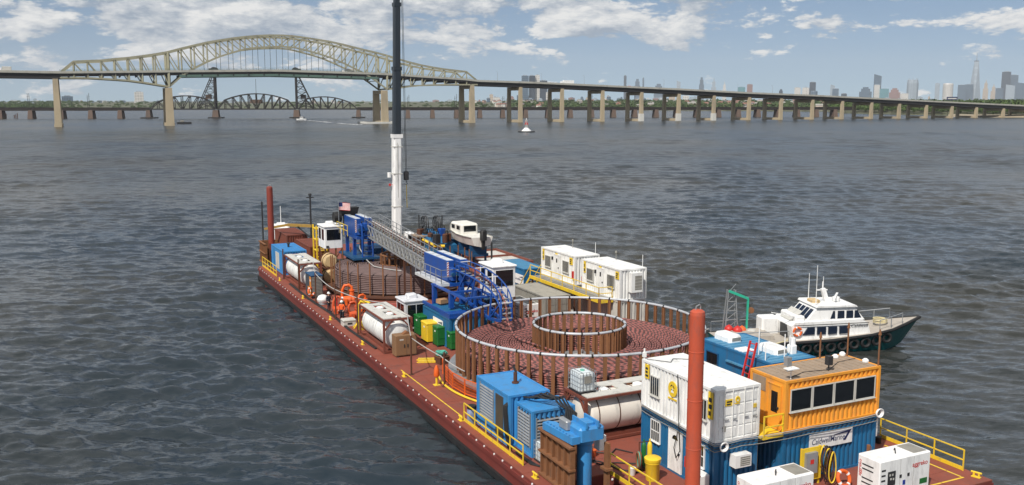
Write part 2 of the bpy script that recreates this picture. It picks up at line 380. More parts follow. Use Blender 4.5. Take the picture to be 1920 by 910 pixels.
for px in range(1780, 2200, 20):
    t = min(1, (px - 1780) / 60); y0 = 1228 - 60*t
    rows.append([(col(px, y0+dy).x, y0+dy, z) for dy, z in ((0,-.4),(6,1.2),(30,2.2),(70,2.8))])
land('sand_bank', rows, SANDM)
rows = []
for px in range(-260, 12, 12):
    t = min(1, max(0, (10-px)/30)); y0 = 1085
    rows.append([(col(px, y0+dy).x, y0+dy, z) for dy, z in ((0,-.4),(8,2.5*t),(30,5*t),(80,4*t),(95,-.4))])
land('rocky_point', rows, LANDM)
# woods: crowns made of many small leaf clumps
def clump_template(nf, seed):
    rg = np.random.RandomState(seed); V = []
    for i in range(nf):
        d = rg.normal(size=3); d /= np.linalg.norm(d); d[2] = abs(d[2])*1.1 - .25
        c = d * rg.uniform(.55, 1.0); s = rg.uniform(.16, .34)
        t = rg.normal(size=3); t -= d*np.dot(t, d)*.6; t /= np.linalg.norm(t); u = np.cross(d, t); u /= max(1e-6, np.linalg.norm(u))
        V += [c + t*s, c - t*s*.5 + u*s*.8, c - t*s*.6 - u*s*.8]
    return np.array(V)
def wood(name, label, spots, mat, nf=46):
    T = [clump_template(nf, k) for k in range(8)]; rg = np.random.RandomState(11); V = []
    for (x, y, z, rad, h) in spots:
        t = T[rg.randint(8)]; a = rg.uniform(0, 6.28); ca, sa = math.cos(a), math.sin(a)
        p = np.stack([t[:,0]*ca - t[:,1]*sa, t[:,0]*sa + t[:,1]*ca, t[:,2]], 1)
        V.append(p * [rad, rad, h*.5] + [x, y, z + h*.5])
    V = np.concatenate(V); F = np.arange(len(V)).reshape(-1, 3)
    me = bpy.data.meshes.new(name); me.from_pydata(V.tolist(), [], F.tolist()); me.materials.append(mat)
    obj(name, me, label=label, cat='woodland', kind='stuff')
rg = random.Random(5); sp_ = []
def prof(px):                                             # how thick the far tree belt stands along the shore
    if px < 150: return 1.0
    if px < 300: return .25
    if px < 800: return .12
    if px < 960: return .35
    return 1.0
for k in range(3800):
    px = rg.uniform(-60, 1990)
    if rg.random() > prof(px): continue
    dd = rg.uniform(10, 1500) ** 1.0; y0 = 2300 if px < 880 else 2300 - 500*min(1, (px-880)/700)
    p = col(px, y0 + dd); h = rg.uniform(6, 14) * (1.3 if px > 960 else .9); sp_.append((p.x, p.y, dd*.009, h*.75, h))
for k in range(500):                                      # green point behind the left pier
    px = rg.uniform(-40, 95) if k < 380 else rg.uniform(95, 145); p = col(px, 2290 + rg.uniform(5, 80)); h = rg.uniform(7, 12) * (1 if px < 85 else .55)
    sp_.append((p.x, p.y, 1, h*.7, h))
wood('far_wood', 'hazy belt of green trees along the far shore', sp_, FOL)
sp_ = []
for k in range(760):
    px = rg.uniform(1560, 1990); t = min(1, max(0, (px-1560)/330)); y0 = 1650 - 430*t**.7
    dd = rg.uniform(20, 330); p = col(px, y0 + dd); h = rg.uniform(8, 15); sp_.append((p.x, p.y, 1 + dd*.03, h*.6, h))
wood('shore_wood', 'dark green wood on the near right shore behind the road bridge', sp_, FOL2, 90)
def tree(x, y, z, h, seed, label):
    o = thing('shore_tree', label, 'tree', (x, y, z), seed, 'single trees on the wooded shore')
    mb = MB(); mb.cyl((0,0,-.3), (0,0,h*.55), h*.03, h*.015, 6)
    r_ = random.Random(seed)
    for i in range(5):
        a = r_.uniform(0, 6.28); mb.cyl((0,0,h*r_.uniform(.3,.5)), (math.cos(a)*h*.22, math.sin(a)*h*.22, h*r_.uniform(.55,.75)), h*.014, h*.006, 5)
    mb.build('trunk', BARK, o)
    V = []
    for i in range(7):
        t = clump_template(60, seed*10+i); a = r_.uniform(0, 6.28); q = r_.uniform(0, .2)*h
        V.append(t*[h*.19]*1 + [math.cos(a)*q, math.sin(a)*q, h*r_.uniform(.45,.85)])
    V = np.concatenate(V); me = bpy.data.meshes.new('crown'); me.from_pydata(V.tolist(), [], np.arange(len(V)).reshape(-1,3).tolist()); me.materials.append(FOL2)
    obj('crown', me, o)
for i in range(22):
    px = 1590 + i*16 + rg.uniform(-5, 5); t = min(1, max(0, (px-1560)/330)); y0 = 1650 - 430*t**.7
    p = col(px, y0 + 14); tree(p.x, p.y, .7, rg.uniform(7, 13), i+3, 'leafy tree at the water edge of the wooded shore')
# ================================================================== HOUSES AND SKYLINE
HW = [paint('far_wall_%d' % i, c, .8, .08, scale=.02) for i, c in enumerate([(.72,.70,.66),(.55,.47,.40),(.62,.60,.57),(.45,.30,.24)])]
HR = [paint('far_roof_%d' % i, c, .8, .1, scale=.05) for i, c in enumerate([(.16,.15,.15),(.26,.13,.10),(.30,.29,.27)])]
house_me = []
for i in range(6):
    wv, hh = 5 + i % 3, 5 + (i % 2)*2.5
    mb = MB(); mb.box(-wv, -4.5, -4, wv, 4.5, hh); wm = mb.mesh('wall', HW[i % 4])
    mb = MB(); mb.add([(-wv-.4,-5,hh),(wv+.4,-5,hh),(wv+.4,5,hh),(-wv-.4,5,hh),(-wv-.4,0,hh+3.2),(wv+.4,0,hh+3.2)], [(0,1,5,4),(2,3,4,5),(0,4,3),(1,2,5),(0,3,2,1)]); rm = mb.mesh('roof', HR[i % 3])
    mb = MB(); mb.box(wv*.3, -.6, hh, wv*.3+1, .6, hh+3.6); wi = mb.mesh('chimney', HR[1]); house_me.append((wm, rm, wi))
def house(px, Y, z, k, rz):
    p = col(px, Y); o = thing('shore_house', ('white','tan','pale grey','brick-red')[k % 4] + ' gabled house with ' + ('dark grey','red-brown','light grey')[k % 3] + ' roof among trees on the far shore', 'house', (p.x, p.y, z), rz, 'houses on the far shore')
    for nm, me in zip(('wall', 'roof', 'chimney'), house_me[k]): obj(nm, me, o)
for k in range(150):
    px = rg.choice([rg.uniform(1290, 1560), rg.uniform(1290, 1560), rg.uniform(890, 1300), rg.uniform(1560, 1640)])
    y0 = 2300 - 500*min(1, max(0, (px-880)/700)); dd = rg.uniform(60, 1300)
    house(px, y0+dd, 3 + dd*.011, rg.randrange(6), rg.uniform(-.8, .8))
def tower_mat(name, rgb, win=.5, fl=4.0, bay=3.5):
    m = bpy.data.materials.new(name); m.use_nodes = True; nt = m.node_tree; b = nt.nodes['Principled BSDF']; b.inputs['Roughness'].default_value = .4
    tc = N(nt, 'ShaderNodeTexCoord'); br = N(nt, 'ShaderNodeTexBrick'); mp = N(nt, 'ShaderNodeMapping'); mp.inputs['Rotation'].default_value = (R(90), 0, 0)
    sx = N(nt, 'ShaderNodeSeparateXYZ'); nt.links.new(tc.outputs['Object'], sx.inputs[0]); cb = N(nt, 'ShaderNodeCombineXYZ')
    nt.links.new(math_(nt, 'ADD', sx.outputs[0], sx.outputs[1]), cb.inputs[0]); nt.links.new(sx.outputs[2], cb.inputs[1])
    br.offset = 0; br.inputs['Scale'].default_value = 1; br.inputs['Brick Width'].default_value = bay*3; br.inputs['Row Height'].default_value = fl*3; br.inputs['Mortar Size'].default_value = 1.6
    br.inputs['Color1'].default_value = tuple(v*(1-win) for v in rgb)+(1,); br.inputs['Color2'].default_value = tuple(v*(1-win*.7) for v in rgb)+(1,); br.inputs['Mortar'].default_value = rgb+(1,)
    nt.links.new(cb.outputs[0], br.inputs['Vector']); nt.links.new(br.outputs[0], b.inputs['Base Color']); return m
TM = {'b': tower_mat('tower_bluegrey', (.10,.15,.21)), 'd': tower_mat('tower_dark', (.045,.06,.085), .3), 'w': tower_mat('tower_white', (.62,.60,.57), .35),
      't': tower_mat('tower_tan', (.50,.42,.34), .35), 'r': tower_mat('tower_brick', (.29,.18,.165), .35), 'g': tower_mat('tower_teal', (.12,.28,.32), .3), 'p': tower_mat('tower_pale', (.34,.40,.46), .3)}
def skyscraper(px0, px1, ytop, Y, mk, label, style='box', group=None, name='tower'):
    c = (px0 + px1) / 2; w = (px1 - px0) / 1780 * Y; h = 20 + (190 - ytop) / 1780 * Y; p = col(c, Y)
    o = thing(name, label, 'tower', (p.x, p.y, 0), -math.atan2(p.x, p.y) + random.uniform(-.05, .05), group)
    x = w / 2; dp = max(w*.7, 18)/2; mb = MB(); m = TM[mk]
    if style == 'box': mb.box(-x,-dp,0,x,dp,h); t = MB(); t.box(-x*.6,-dp*.6,h,x*.55,dp*.6,h+max(4,h*.025)); t.build('roof_plant', TM['p'], o)
    elif style == 'step':
        mb.box(-x,-dp,0,x,dp,h*.72); t = MB(); t.box(-x*.72,-dp*.7,h*.72,x*.72,dp*.7,h*.9); t.box(-x*.45,-dp*.45,h*.9,x*.45,dp*.45,h); t.build('setback', m, o)
    elif style == 'spire':
        mb.box(-x,-dp,0,x,dp,h*.62); t = MB(); t.box(-x*.62,-dp*.6,h*.62,x*.62,dp*.6,h*.84); t.cyl((0,0,h*.84),(0,0,h),x*.3,.6,6); t.build('spire', m, o)
    elif style == 'slant':
        mb.add([(-x,-dp,0),(x,-dp,0),(x,dp,0),(-x,dp,0),(-x,-dp,h),(x,-dp,h*.93),(x,dp,h*.93),(-x,dp,h)], [(0,3,2,1),(4,5,6,7),(0,1,5,4),(1,2,6,5),(2,3,7,6),(3,0,4,7)])
    elif style == 'round': mb.lathe([(x,0),(x,h*.94),(x*.9,h)], 16)
    elif style == 'crown':
        mb.lathe([(x*1.2,0),(x*1.18,h*.8),(x*1.05,h*.93)], 8); t = MB()
        for i in range(8): a = i*math.pi/4; t.bar((math.cos(a)*x,math.sin(a)*x,h*.92),(math.cos(a)*x*.95,math.sin(a)*x*.95,h),2.5)
        t.build('crown_fin', m, o)
    mb.build('facade', m, o); return o
# the tall tapering tower with a mast
def tapered():
    Y = 10800; p = col(1826, Y); o = thing('tower', 'tallest glass tower on the skyline, tapering to a ring and a mast', 'tower', (p.x, p.y, 0), .35)
    h = 20 + (190-117)/1780*Y; s = 44; mb = MB()
    b4 = [(-s,-s),(s,-s),(s,s),(-s,s)]; t4 = [(0,-s),(s,0),(0,s),(-s,0)]
    vs = [(x*1.05,y*1.05,0) for x,y in b4]+[(x*1.05,y*1.05,40) for x,y in b4]+[(x*.72,y*.72,h) for x,y in t4]
    fs = [(0,1,5,4),(1,2,6,5),(2,3,7,6),(3,0,4,7),(8,9,10,11)]
    for i in range(4): fs += [(4+i,4+(i+1)%4,8+i), (4+(i+1)%4,8+(i+1)%4,8+i)]
    mb.add(vs, fs); mb.build('facade', TM['p'], o)
    mb = MB(); mb.lathe([(24,h),(26,h+4),(26,h+9),(20,h+10)], 16); mb.build('ring', TM['d'], o)
    mb = MB(); mb.cyl((0,0,h), (0,0,20+(190-101)/1780*Y), 5, 1.2, 8); mb.build('mast', GALV, o)
tapered()
for a in [
 (1400,1410,159,8200,'r','reddish brick tower block rising just above the bridge deck','box'),(1459,1468,168,8300,'d','small dark tower with stepped top among the far city','step'),
 (1489,1500,165,8400,'w','pale twin slab, wider of the two beside the dark tower','box'),(1504,1516,165,8450,'w','pale slab close beside another pale slab','box'),
 (1517,1528,155,8500,'d','dark tower with a flat top standing over a pale base','box'),(1519,1532,171,8300,'b','low blue domed block in front of the dark flat-topped tower','round'),
 (1556,1564,159,8600,'p','slim pale tower with one dark flank','slant'),(1560,1571,167,8500,'b','blue block touching the slim pale tower','box'),(1577,1587,176,8400,'d','squat dark block alone on the skyline','box'),
 (1611,1633,164,8600,'b','wide dark blue office block','step'),(1637,1650,140,8700,'b','tall dark blue tower on a white lower half','slant'),(1638,1648,160,8660,'w','white lower half of the tall dark blue tower','box'),
 (1649,1665,167,8600,'g','teal glass block beside the tall dark blue tower','box'),(1667,1686,166,8500,'r','reddish half-built tower block under a crane','step'),(1688,1702,176,8500,'w','low white block beside the reddish half-built tower','box'),
 (1701,1718,147,8800,'p','tall rounded glass tower with a finned crown','crown'),(1752,1760,157,10300,'p','thin pale tower near the billboard','box'),(1767,1785,157,10000,'w','round pale tower behind the billboard','round'),
 (1795,1810,160,10700,'b','blue-grey tower left of the tallest tower','box'),(1808,1822,159,10750,'b','blue-grey tower touching the foot of the tallest tower','box'),
 (1842,1851,150,10900,'t','beige tower with a pointed top','spire'),(1857,1866,158,10900,'t','small beige tower with a pointed top','spire'),(1866,1879,166,10600,'b','low blue block below the dark twin towers','box'),
 (1876,1891,136,10900,'d','darkest flat-topped tower of the right-hand cluster','box'),(1890,1905,142,11000,'b','grey-blue flat tower stepping down from the darkest one','box'),(1885,1900,159,10500,'p','pale lower tower in front of the dark cluster','slant'),
 (1903,1922,155,10600,'b','broad blue tower at the edge of the dark cluster','slant'),(978,991,143,6000,'b','dark glass tower of a tight group of three, by the bridge','box'),(992,1003,143,6020,'d','middle tower of the tight group of three','box'),
 (1003,1012,142,6040,'w','white-edged tower of the tight group of three','box'),(1012,1026,152,5900,'d','lower dark block beside the group of three towers','box'),
 (1169,1174,143,12500,'d','needle-thin residential tower on the distant skyline','box'),(1189,1200,149,12600,'b','blocky hazy tower beside two needle-thin ones','step'),(1204,1207,147,12700,'b','thinnest needle tower on the distant skyline','box'),
 (1226,1243,158,12300,'b','pair of low hazy slabs on the distant skyline','step'),(1268,1275,152,12500,'p','pale hazy slab tower alone','slant'),(1310,1319,146,12000,'b','stepped tower with a short mast, midway along the distant skyline','step'),
 (1333,1342,146,12100,'p','hazy tower with a tapered spire','spire'),(1354,1361,153,12100,'w','pale hazy tower with a small pointed top','spire'),
 (253,269,173,4200,'w','white ribbed silo block far behind the railway bridge','box'),(117,136,181,4200,'b','dark blue shed-like block far behind the left pier','box'),
 (1383,1396,164,8000,'g','teal gantry-like block above the bridge deck','box')]: skyscraper(*a)
for k in range(150):
    px = rg.choice([rg.uniform(880, 1300), rg.uniform(880, 1300), rg.uniform(1100, 1480), rg.uniform(0, 900), rg.uniform(1500, 1760)]); Y = rg.uniform(4200, 7000)
    yt = 189 - abs(rg.gauss(0, 5)) if px > 880 else 190 - abs(rg.gauss(0, 1.5)); wd = rg.uniform(4, 13)
    mk = rg.choice('bwtprpw'); skyscraper(px, px+wd, yt, Y, mk, 'small hazy %s %s low on the skyline' % ({'b':'blue-grey','w':'white','t':'tan','p':'pale grey','r':'brick'}[mk], 'flat-topped city block' if k % 3 else 'city block with a stepped top'), 'box' if k % 3 else 'step', 'low hazy blocks along the skyline', 'city_block')
# billboard on a post above the trees
def billboard():
    p = col(1785, 1330); o = thing('billboard', 'dark billboard on a single post above the wooded shore', 'billboard', (p.x, p.y, 2), -.3)
    mb = MB(); mb.cyl((0,0,0),(0,0,20),.8,.8,8); mb.build('post', DARK, o)
    mb = MB(); mb.box(-7,-.6,19.5,7,.6,24); mb.build('panel', paint('billboard_dark', (.03,.04,.10), .5), o)
    mb = MB(); mb.box(-5.6,-.66,21,5.6,-.6,22.3); mb.build('print', LGREY, o)
billboard()
# ================================================================== ROAD BRIDGE
BTH = R(24.0); BD = Vector((math.cos(BTH), math.sin(BTH), 0)); BN = Vector((math.sin(BTH), -math.cos(BTH), 0)); B0 = Vector((5, 915, 0)) + BN*13
def on_bridge(px, py, off=0.0):                           # pixel -> (distance along the bridge, height) on the bridge's near truss plane
    v = ray(px, py); o = B0 + BN*off
    k = o.dot(BN) / v.dot(BN); P = v * k; return ((P - o).dot(BD), 20 + P.z)
def BW(t, off, z): p = B0 + BD*t - BN*off; return Vector((p.x, p.y, z))    # off metres behind the near edge
BWID = 30.0
def curve(pts):
    tz = sorted(on_bridge(*p) for p in pts); ts = [a for a, _ in tz]; zs = [b for _, b in tz]
    return lambda t: float(np.interp(t, ts, zs)), ts[0], ts[-1]
DK, dk0, dk1 = curve([(-260,131),(0,134.5),(112,136.5),(318,134.5),(520,133),(722,139.5),(880,150),(896,152.3),(1010,156),(1140,162),(1270,168),(1400,174.8),(1535,180.2),(1671,187),(1806,193.5),(1917,198.6),(2100,206)])
road = thing('road_bridge', 'long pale green steel arch road bridge with concrete piers', 'bridge', (0,0,0), 0)
def ribbon(name, mat, t0, t1, prof, step=12.0, parent=None):
    n = max(2, int((t1-t0)/step)+1); mb = MB(); m = len(prof)
    ts = np.linspace(t0, t1, n)
    vs = [BW(t, o, DK(t)+z) for t in ts for o, z in prof]
    fs = [(i*m+j, i*m+(j+1)%m, (i+1)*m+(j+1)%m, (i+1)*m+j) for i in range(n-1) for j in range(m)]
    mb.add(vs, fs + [tuple(range(m-1,-1,-1)), tuple((n-1)*m+j for j in range(m))]); return mb.build(name, mat, parent or road)
TA = on_bridge(112, 140)[0]; TB = on_bridge(318, 160)[0]; TC = on_bridge(727, 165)[0]; TD = on_bridge(896, 157)[0]
T0 = on_bridge(-260, 131)[0]; T1 = on_bridge(2050, 203)[0]
ribbon('roadway', ROADC, T0, T1, [(0,0),(BWID,0),(BWID,-.9),(0,-.9)])
for o in (-.3, BWID-.1): ribbon('parapet', ROADC, T0, T1, [(o,-.6),(o,1.1),(o+.4,1.1),(o+.4,-.6)])
for o in (1.0, 10, 19.5, 28.4):
    ribbon('girder', BRDARK, T0, TA, [(o,-.95),(o+.7,-.95),(o+.7,-4.6),(o,-4.6)])
    ribbon('girder', BRDARK, TD, T1, [(o,-.95),(o+.7,-.95),(o+.7,-4.2),(o,-4.2)])
for o in (.2, 28.8): ribbon('girder', BRTEAL, TB+8, TC-8, [(o,-2.6),(o+1,-2.6),(o+1,-4.6),(o,-4.6)])
for o in (.4, 15, 29): ribbon('stringer', BRDARK, TA, TD, [(o,-.95),(o+.6,-.95),(o+.6,-2.4),(o,-2.4)])
mb = MB()
for t in np.arange(TA, TD, 6.0): mb.bar(BW(t, -.2, DK(t)), BW(t, -.2, DK(t)+2.4), .12); mb.bar(BW(t, BWID, DK(t)), BW(t, BWID, DK(t)+2.4), .12)
for o in (-.2, BWID):
    ts = np.arange(TA, TD, 12.0)
    for a, b in zip(ts[:-1], ts[1:]):
        for z in (1.6, 2.4): mb.bar(BW(a, o, DK(a)+z), BW(b, o, DK(b)+z), .12)
mb.build('safety_fence', BRTEAL, road, kind='stuff')
mb = MB()
for t in np.arange(TA+6, TD-4, 12.5): MB().bar(BW(t, 0, DK(t)-2.8), BW(t, BWID, DK(t)-2.8), .9, 2.0).build('floor_beam', BRDARK, road)
TOP, _, _ = curve([(131,116),(160,114.5),(185,114),(212,111),(237,109),(265,105.5),(290,102),(315,97.5),(340,91),(365,85),(387,80),(410,76),(432,72.5),(457,69.5),(485,67.2),(515,66),(547,67.5),(580,72),(615,77.5),(647,84.5),(680,93),(715,101),(736,107.5),(760,115),(797,124),(817,127.5),(837,130.5),(855,132.5),(876,135)])
BOT, _, _ = curve([(105,146),(160,146),(212,149),(240,151),(270,155),(295,159),(318,163),(325,157),(342,142),(362,130),(390,116),(410,107),(435,99),(460,92),(485,89),(522,87.5),(547,88),(572,94),(595,100),(615,106),(637,115),(660,126),(680,136),(700,146),(715,162),(727,168),(757,164),(780,161),(797,160),(840,159),(896,159)])
tnode = list(np.linspace(TA, TB, 9)) + list(np.linspace(TB, TC, 19))[1:] + list(np.linspace(TC, TD, 9))[1:]
TE0 = on_bridge(131, 116)[0]; TE1 = on_bridge(876, 135)[0]
tn = [max(TE0, min(TE1, t)) if i in (1, len(tnode)-2) else t for i, t in enumerate(tnode)]
for off in (.9, BWID-.9):
    top = [BW(t, off, TOP(t)) for t in tn]; bot = [BW(t, off, BOT(t)) for t in tn]
    mb = MB()
    for i in range(1, len(tn)-2): mb.bar(top[i], top[i+1], 1.5, 1.5)
    mb.build('top_chord', BRGREEN, road); mb = MB()
    for i in range(len(tn)-1): mb.bar(bot[i], bot[i+1], 1.3, 1.3)
    mb.build('bottom_chord', BRGREEN, road); mb = MB()
    mb.bar(BW(TA, off, DK(TA)), top[1], 1.3); mb.bar(BW(TD, off, DK(TD)), top[-2], 1.3)
    mb.build('end_post', BRGREEN, road)
    for i in range(1, len(tn)-1): MB().bar(top[i], bot[i], 1.0 if i not in (8, 26) else 1.8).build('vertical', BRGREEN, road)
    mb = MB()
    mid = len(tn)//2
    for i in range(1, len(tn)-2):
        a, b = (i, i+1) if i < mid else (i+1, i)
        MB().bar(top[a], bot[b], .75).build('diagonal', BRGREEN, road)
    for i in range(10, 26):
        if bot[i].z > DK(tn[i]) + 2: MB().cyl(bot[i], BW(tn[i], off, DK(tn[i])), .17, n=5).build('hanger', BRDARK, road)
mb = MB()
for i in range(1, len(tn)-1):
    mb.bar(BW(tn[i], .9, TOP(tn[i])), BW(tn[i], BWID-.9, TOP(tn[i])), .6)
    if i < len(tn)-2: mb.bar(BW(tn[i], .9 if i % 2 else BWID-.9, TOP(tn[i])), BW(tn[i+1], BWID-.9 if i % 2 else .9, TOP(tn[i+1])), .45)
    if BOT(tn[i]) > DK(tn[i]) + 5 or BOT(tn[i]) < DK(tn[i]) - 3: mb.bar(BW(tn[i], .9, BOT(tn[i])), BW(tn[i], BWID-.9, BOT(tn[i])), .6)
mb.build('sway_bracing', BRGREEN, road, kind='stuff')
def leg(t, off, zt, w0, w1, dpt, base=-2):
    mb = MB(); p = BW(t, off, 0); vs = []
    for z, w, dd in ((base, w0, dpt*1.1), (zt, w1, dpt)):
        for i, j in ((-1,-1),(1,-1),(1,1),(-1,1)): q = p + BD*(i*w/2) - BN*(j*dd/2); vs.append((q.x, q.y, z))
    mb.add(vs, [(3,2,1,0),(4,5,6,7),(0,1,5,4),(1,2,6,5),(2,3,7,6),(3,0,4,7)]); return mb
PALEC = paint('pale_concrete', (.62,.61,.57), .85, .08, scale=.06)
def bent(t, zt, w0, w1, dpt, jacket=False, plinth=True):
    pier = obj('pier', None, road)
    for off in (1.6, BWID-1.6): leg(t, off, zt, w0, w1, dpt).build('column', CONC, pier)
    mb = MB(); mb.bar(BW(t, 1.6, zt-1.6), BW(t, BWID-1.6, zt-1.6), w1*.8, 3.0); mb.build('cross_beam', CONC, pier)
    if plinth:
        mb = MB(); mb.bar(BW(t, 1.5, .6), BW(t, BWID-1.5, .6), w0*1.15, 3.4); mb.build('plinth', CONC, pier)
    if jacket: leg(t, 1.6, 7.5, w0*1.25, w0*1.2, dpt*1.3).build('jacket', PALEC, pier)
for px in (107, 886): t = on_bridge(px, 200)[0]; bent(t, DK(t)-4.7, 5.2, 3.8, 3.6)
for px in (318, 722): t = on_bridge(px, 200)[0]; bent(t, BOT(TB if px < 500 else TC)-.8, 6.4, 5.2, 3.6)
for i, px in enumerate((981,1059,1135,1208,1278,1344,1410,1470,1529,1585,1640,1692,1743,1791,1837,1888,1936,-110,-330)):
    t = on_bridge(px-4, 200)[0]; bent(t, DK(t)-4.3, 3.8, 3.0, 2.7, jacket=(i in (3, 4, 5)))
mb = MB(); q = on_bridge(738, 230)[0]
for off in (0, BWID): mb.bar(BW(q-24, off, .9), BW(q+4, off, .9), 3, 1.6)
mb.bar(BW(q-24, 0, .9), BW(q-24, BWID, .9), 3, 1.6); mb.bar(BW(q+4, 0, .9), BW(q+4, BWID, .9), 3, 1.6)
mb.build('fender', PALEC, road)
def lamp_posts():
    mb = MB(); mb.cyl((0,0,0),(0,0,9),.14,.09,6); pm = mb.mesh('pole', GALV); mb = MB(); mb.bar((0,0,9),(0,1.8,9.3),.12); mb.box(-.25,1.5,9.15,.25,2.4,9.35); hm = mb.mesh('lamp_head', GALV)
    for i, t in enumerate(np.arange(TD+20, T1-150, 46.0)):
        o = thing('street_lamp', 'slim grey street lamp along the bridge parapet', 'street lamp', BW(t, .2, DK(t)), BTH, 'lamps along the bridge approach'); obj('pole', pm, o); obj('lamp_head', hm, o)
lamp_posts()
def traffic():
    for k, (px, cab, box, L_, lab) in enumerate([(1068,'clean_white','clean_white',14,'white lorry driving over the bridge approach'),(10,'clean_white','light_grey',9,'grey van at the far end of the bridge'),(1185,'red_paint','red_paint',5,'red car on the bridge approach'),(1005,'dark_steel','dark_steel',5,'dark car on the bridge approach near the arch'),(1330,'clean_white','clean_white',5,'white car on the lower bridge approach'),(657,'clean_white','light_grey',12,'pale lorry on the arch span')]):
        t = on_bridge(px, 155)[0]; o = thing('lorry' if L_ > 6 else 'car', lab, 'lorry' if L_ > 6 else 'car', BW(t, 5, DK(t)+.03), BTH)
        h = 4 if L_ > 6 else 1.5
        mb = MB()
        if L_ > 6: mb.bbox(-L_/2+2.6,-1.25,1.1,L_/2,1.25,h,.1)
        else: mb.bbox(-L_/2,-.9,.35,L_/2,.9,.9,.15); mb.bbox(-L_/4,-.8,.9,L_/3.3,.8,h,.2)
        mb.build('body', MATS[box], o)
        if L_ > 6: mb = MB(); mb.bbox(-L_/2,-1.2,.6,-L_/2+2.3,1.2,3.0,.15); mb.build('cab', MATS[cab], o)
        for x in (-L_/2+1, L_/2-1):
            for y in (-.8, .8): mb = MB(); mb.cyl((x,y-.15,.45),(x,y+.15,.45),.45,n=10); mb.build('wheel', BLACK, o)
traffic()
# ================================================================== RAILWAY LIFT BRIDGE
RTH = R(7.0); RD = Vector((math.cos(RTH), math.sin(RTH), 0)); RN = Vector((math.sin(RTH), -math.cos(RTH), 0)); R0 = Vector((-185, 1140, 0))
def on_rail(px, py):
    v = ray(px, py); k = R0.dot(RN) / v.dot(RN); P = v*k; return ((P - R0).dot(RD), 20 + P.z)
def RW(t, off, z): p = R0 + RD*t - RN*off; return Vector((p.x, p.y, z))
rail = thing('railway_bridge', 'dark rusty railway lift bridge with trusses and low girders behind the road bridge', 'bridge', (0,0,0), 0)
tA, tB, tC, tD = (on_rail(x, 205)[0] for x in (280, 404, 556, 670)); ZR = on_rail(404, 205)[1]
t0, t1 = on_rail(-300, 205)[0], on_rail(1600, 209)[0]; RWD = 9.0
BROWNS = paint('rail_girder', (.022,.016,.015), .8, .25, rust=.3, rustcol=(.04,.025,.02), scale=.05); RPIER = paint('rail_pier', (.13,.09,.07), .85, .2, rust=.3, rustcol=(.12,.07,.05), scale=.08)
for a, b in ((t0, tA), (tD, t1)):
    for off in (0, RWD): mb = MB(); mb.bar(RW(a, off, ZR+.2), RW(b, off, ZR+.2), .5, 3.8); mb.build('girder', BROWNS, rail)
    mb = MB(); mb.bar(RW(a, RWD/2, ZR+1.3), RW(b, RWD/2, ZR+1.3), RWD, .4); mb.build('track_bed', BRDARK, rail)
def rtruss(ta, tb, ztop, n, h0, h1):
    span = obj('truss_span', None, rail); ts = np.linspace(ta, tb, n+1); f = lambda t: ZR + h0 + (h1-h0)*(t-ta)/(tb-ta) + (ztop-ZR-(h0+h1)/2)*(math.sin(math.pi*min(max((t-ta)/(tb-ta), .001), .999))**.8)
    for off in (0, RWD):
        tp = [RW(t, off, f(t)) for t in ts]; bt = [RW(t, off, ZR) for t in ts]
        mb = MB(); mb.bar(bt[0], bt[-1], .9, 1.5); mb.build('bottom_chord', BRDARK, span); mb = MB()
        mb.bar(bt[0], tp[1], .9)
        for i in range(1, n-1): mb.bar(tp[i], tp[i+1], 1.2)
        mb.bar(tp[n-1], bt[n], .9); mb.build('top_chord', BRDARK, span); mb = MB()
        for i in range(1, n): mb.bar(tp[i], bt[i], .8)
        for i in range(1, n-1): mb.bar(tp[i] if i < n/2 else bt[i], bt[i+1] if i < n/2 else tp[i+1], .85)
        mb.build('web', BRDARK, span)
    mb = MB()
    for i in range(1, n): mb.bar(RW(ts[i], 0, f(ts[i])), RW(ts[i], RWD, f(ts[i])), .45)
    mb.build('cross_brace', BRDARK, span); mb = MB(); mb.bar(RW(ta, RWD/2, ZR), RW(tb, RWD/2, ZR), RWD, .5); mb.build('track_bed', BRDARK, span)
rtruss(tA, tB-2, on_rail(340, 180)[1], 8, 3, 8); rtruss(tB+1.5, tC-1.5, on_rail(480, 176)[1], 10, 6, 6); rtruss(tC+2, tD, on_rail(615, 182)[1], 8, 8, 3)
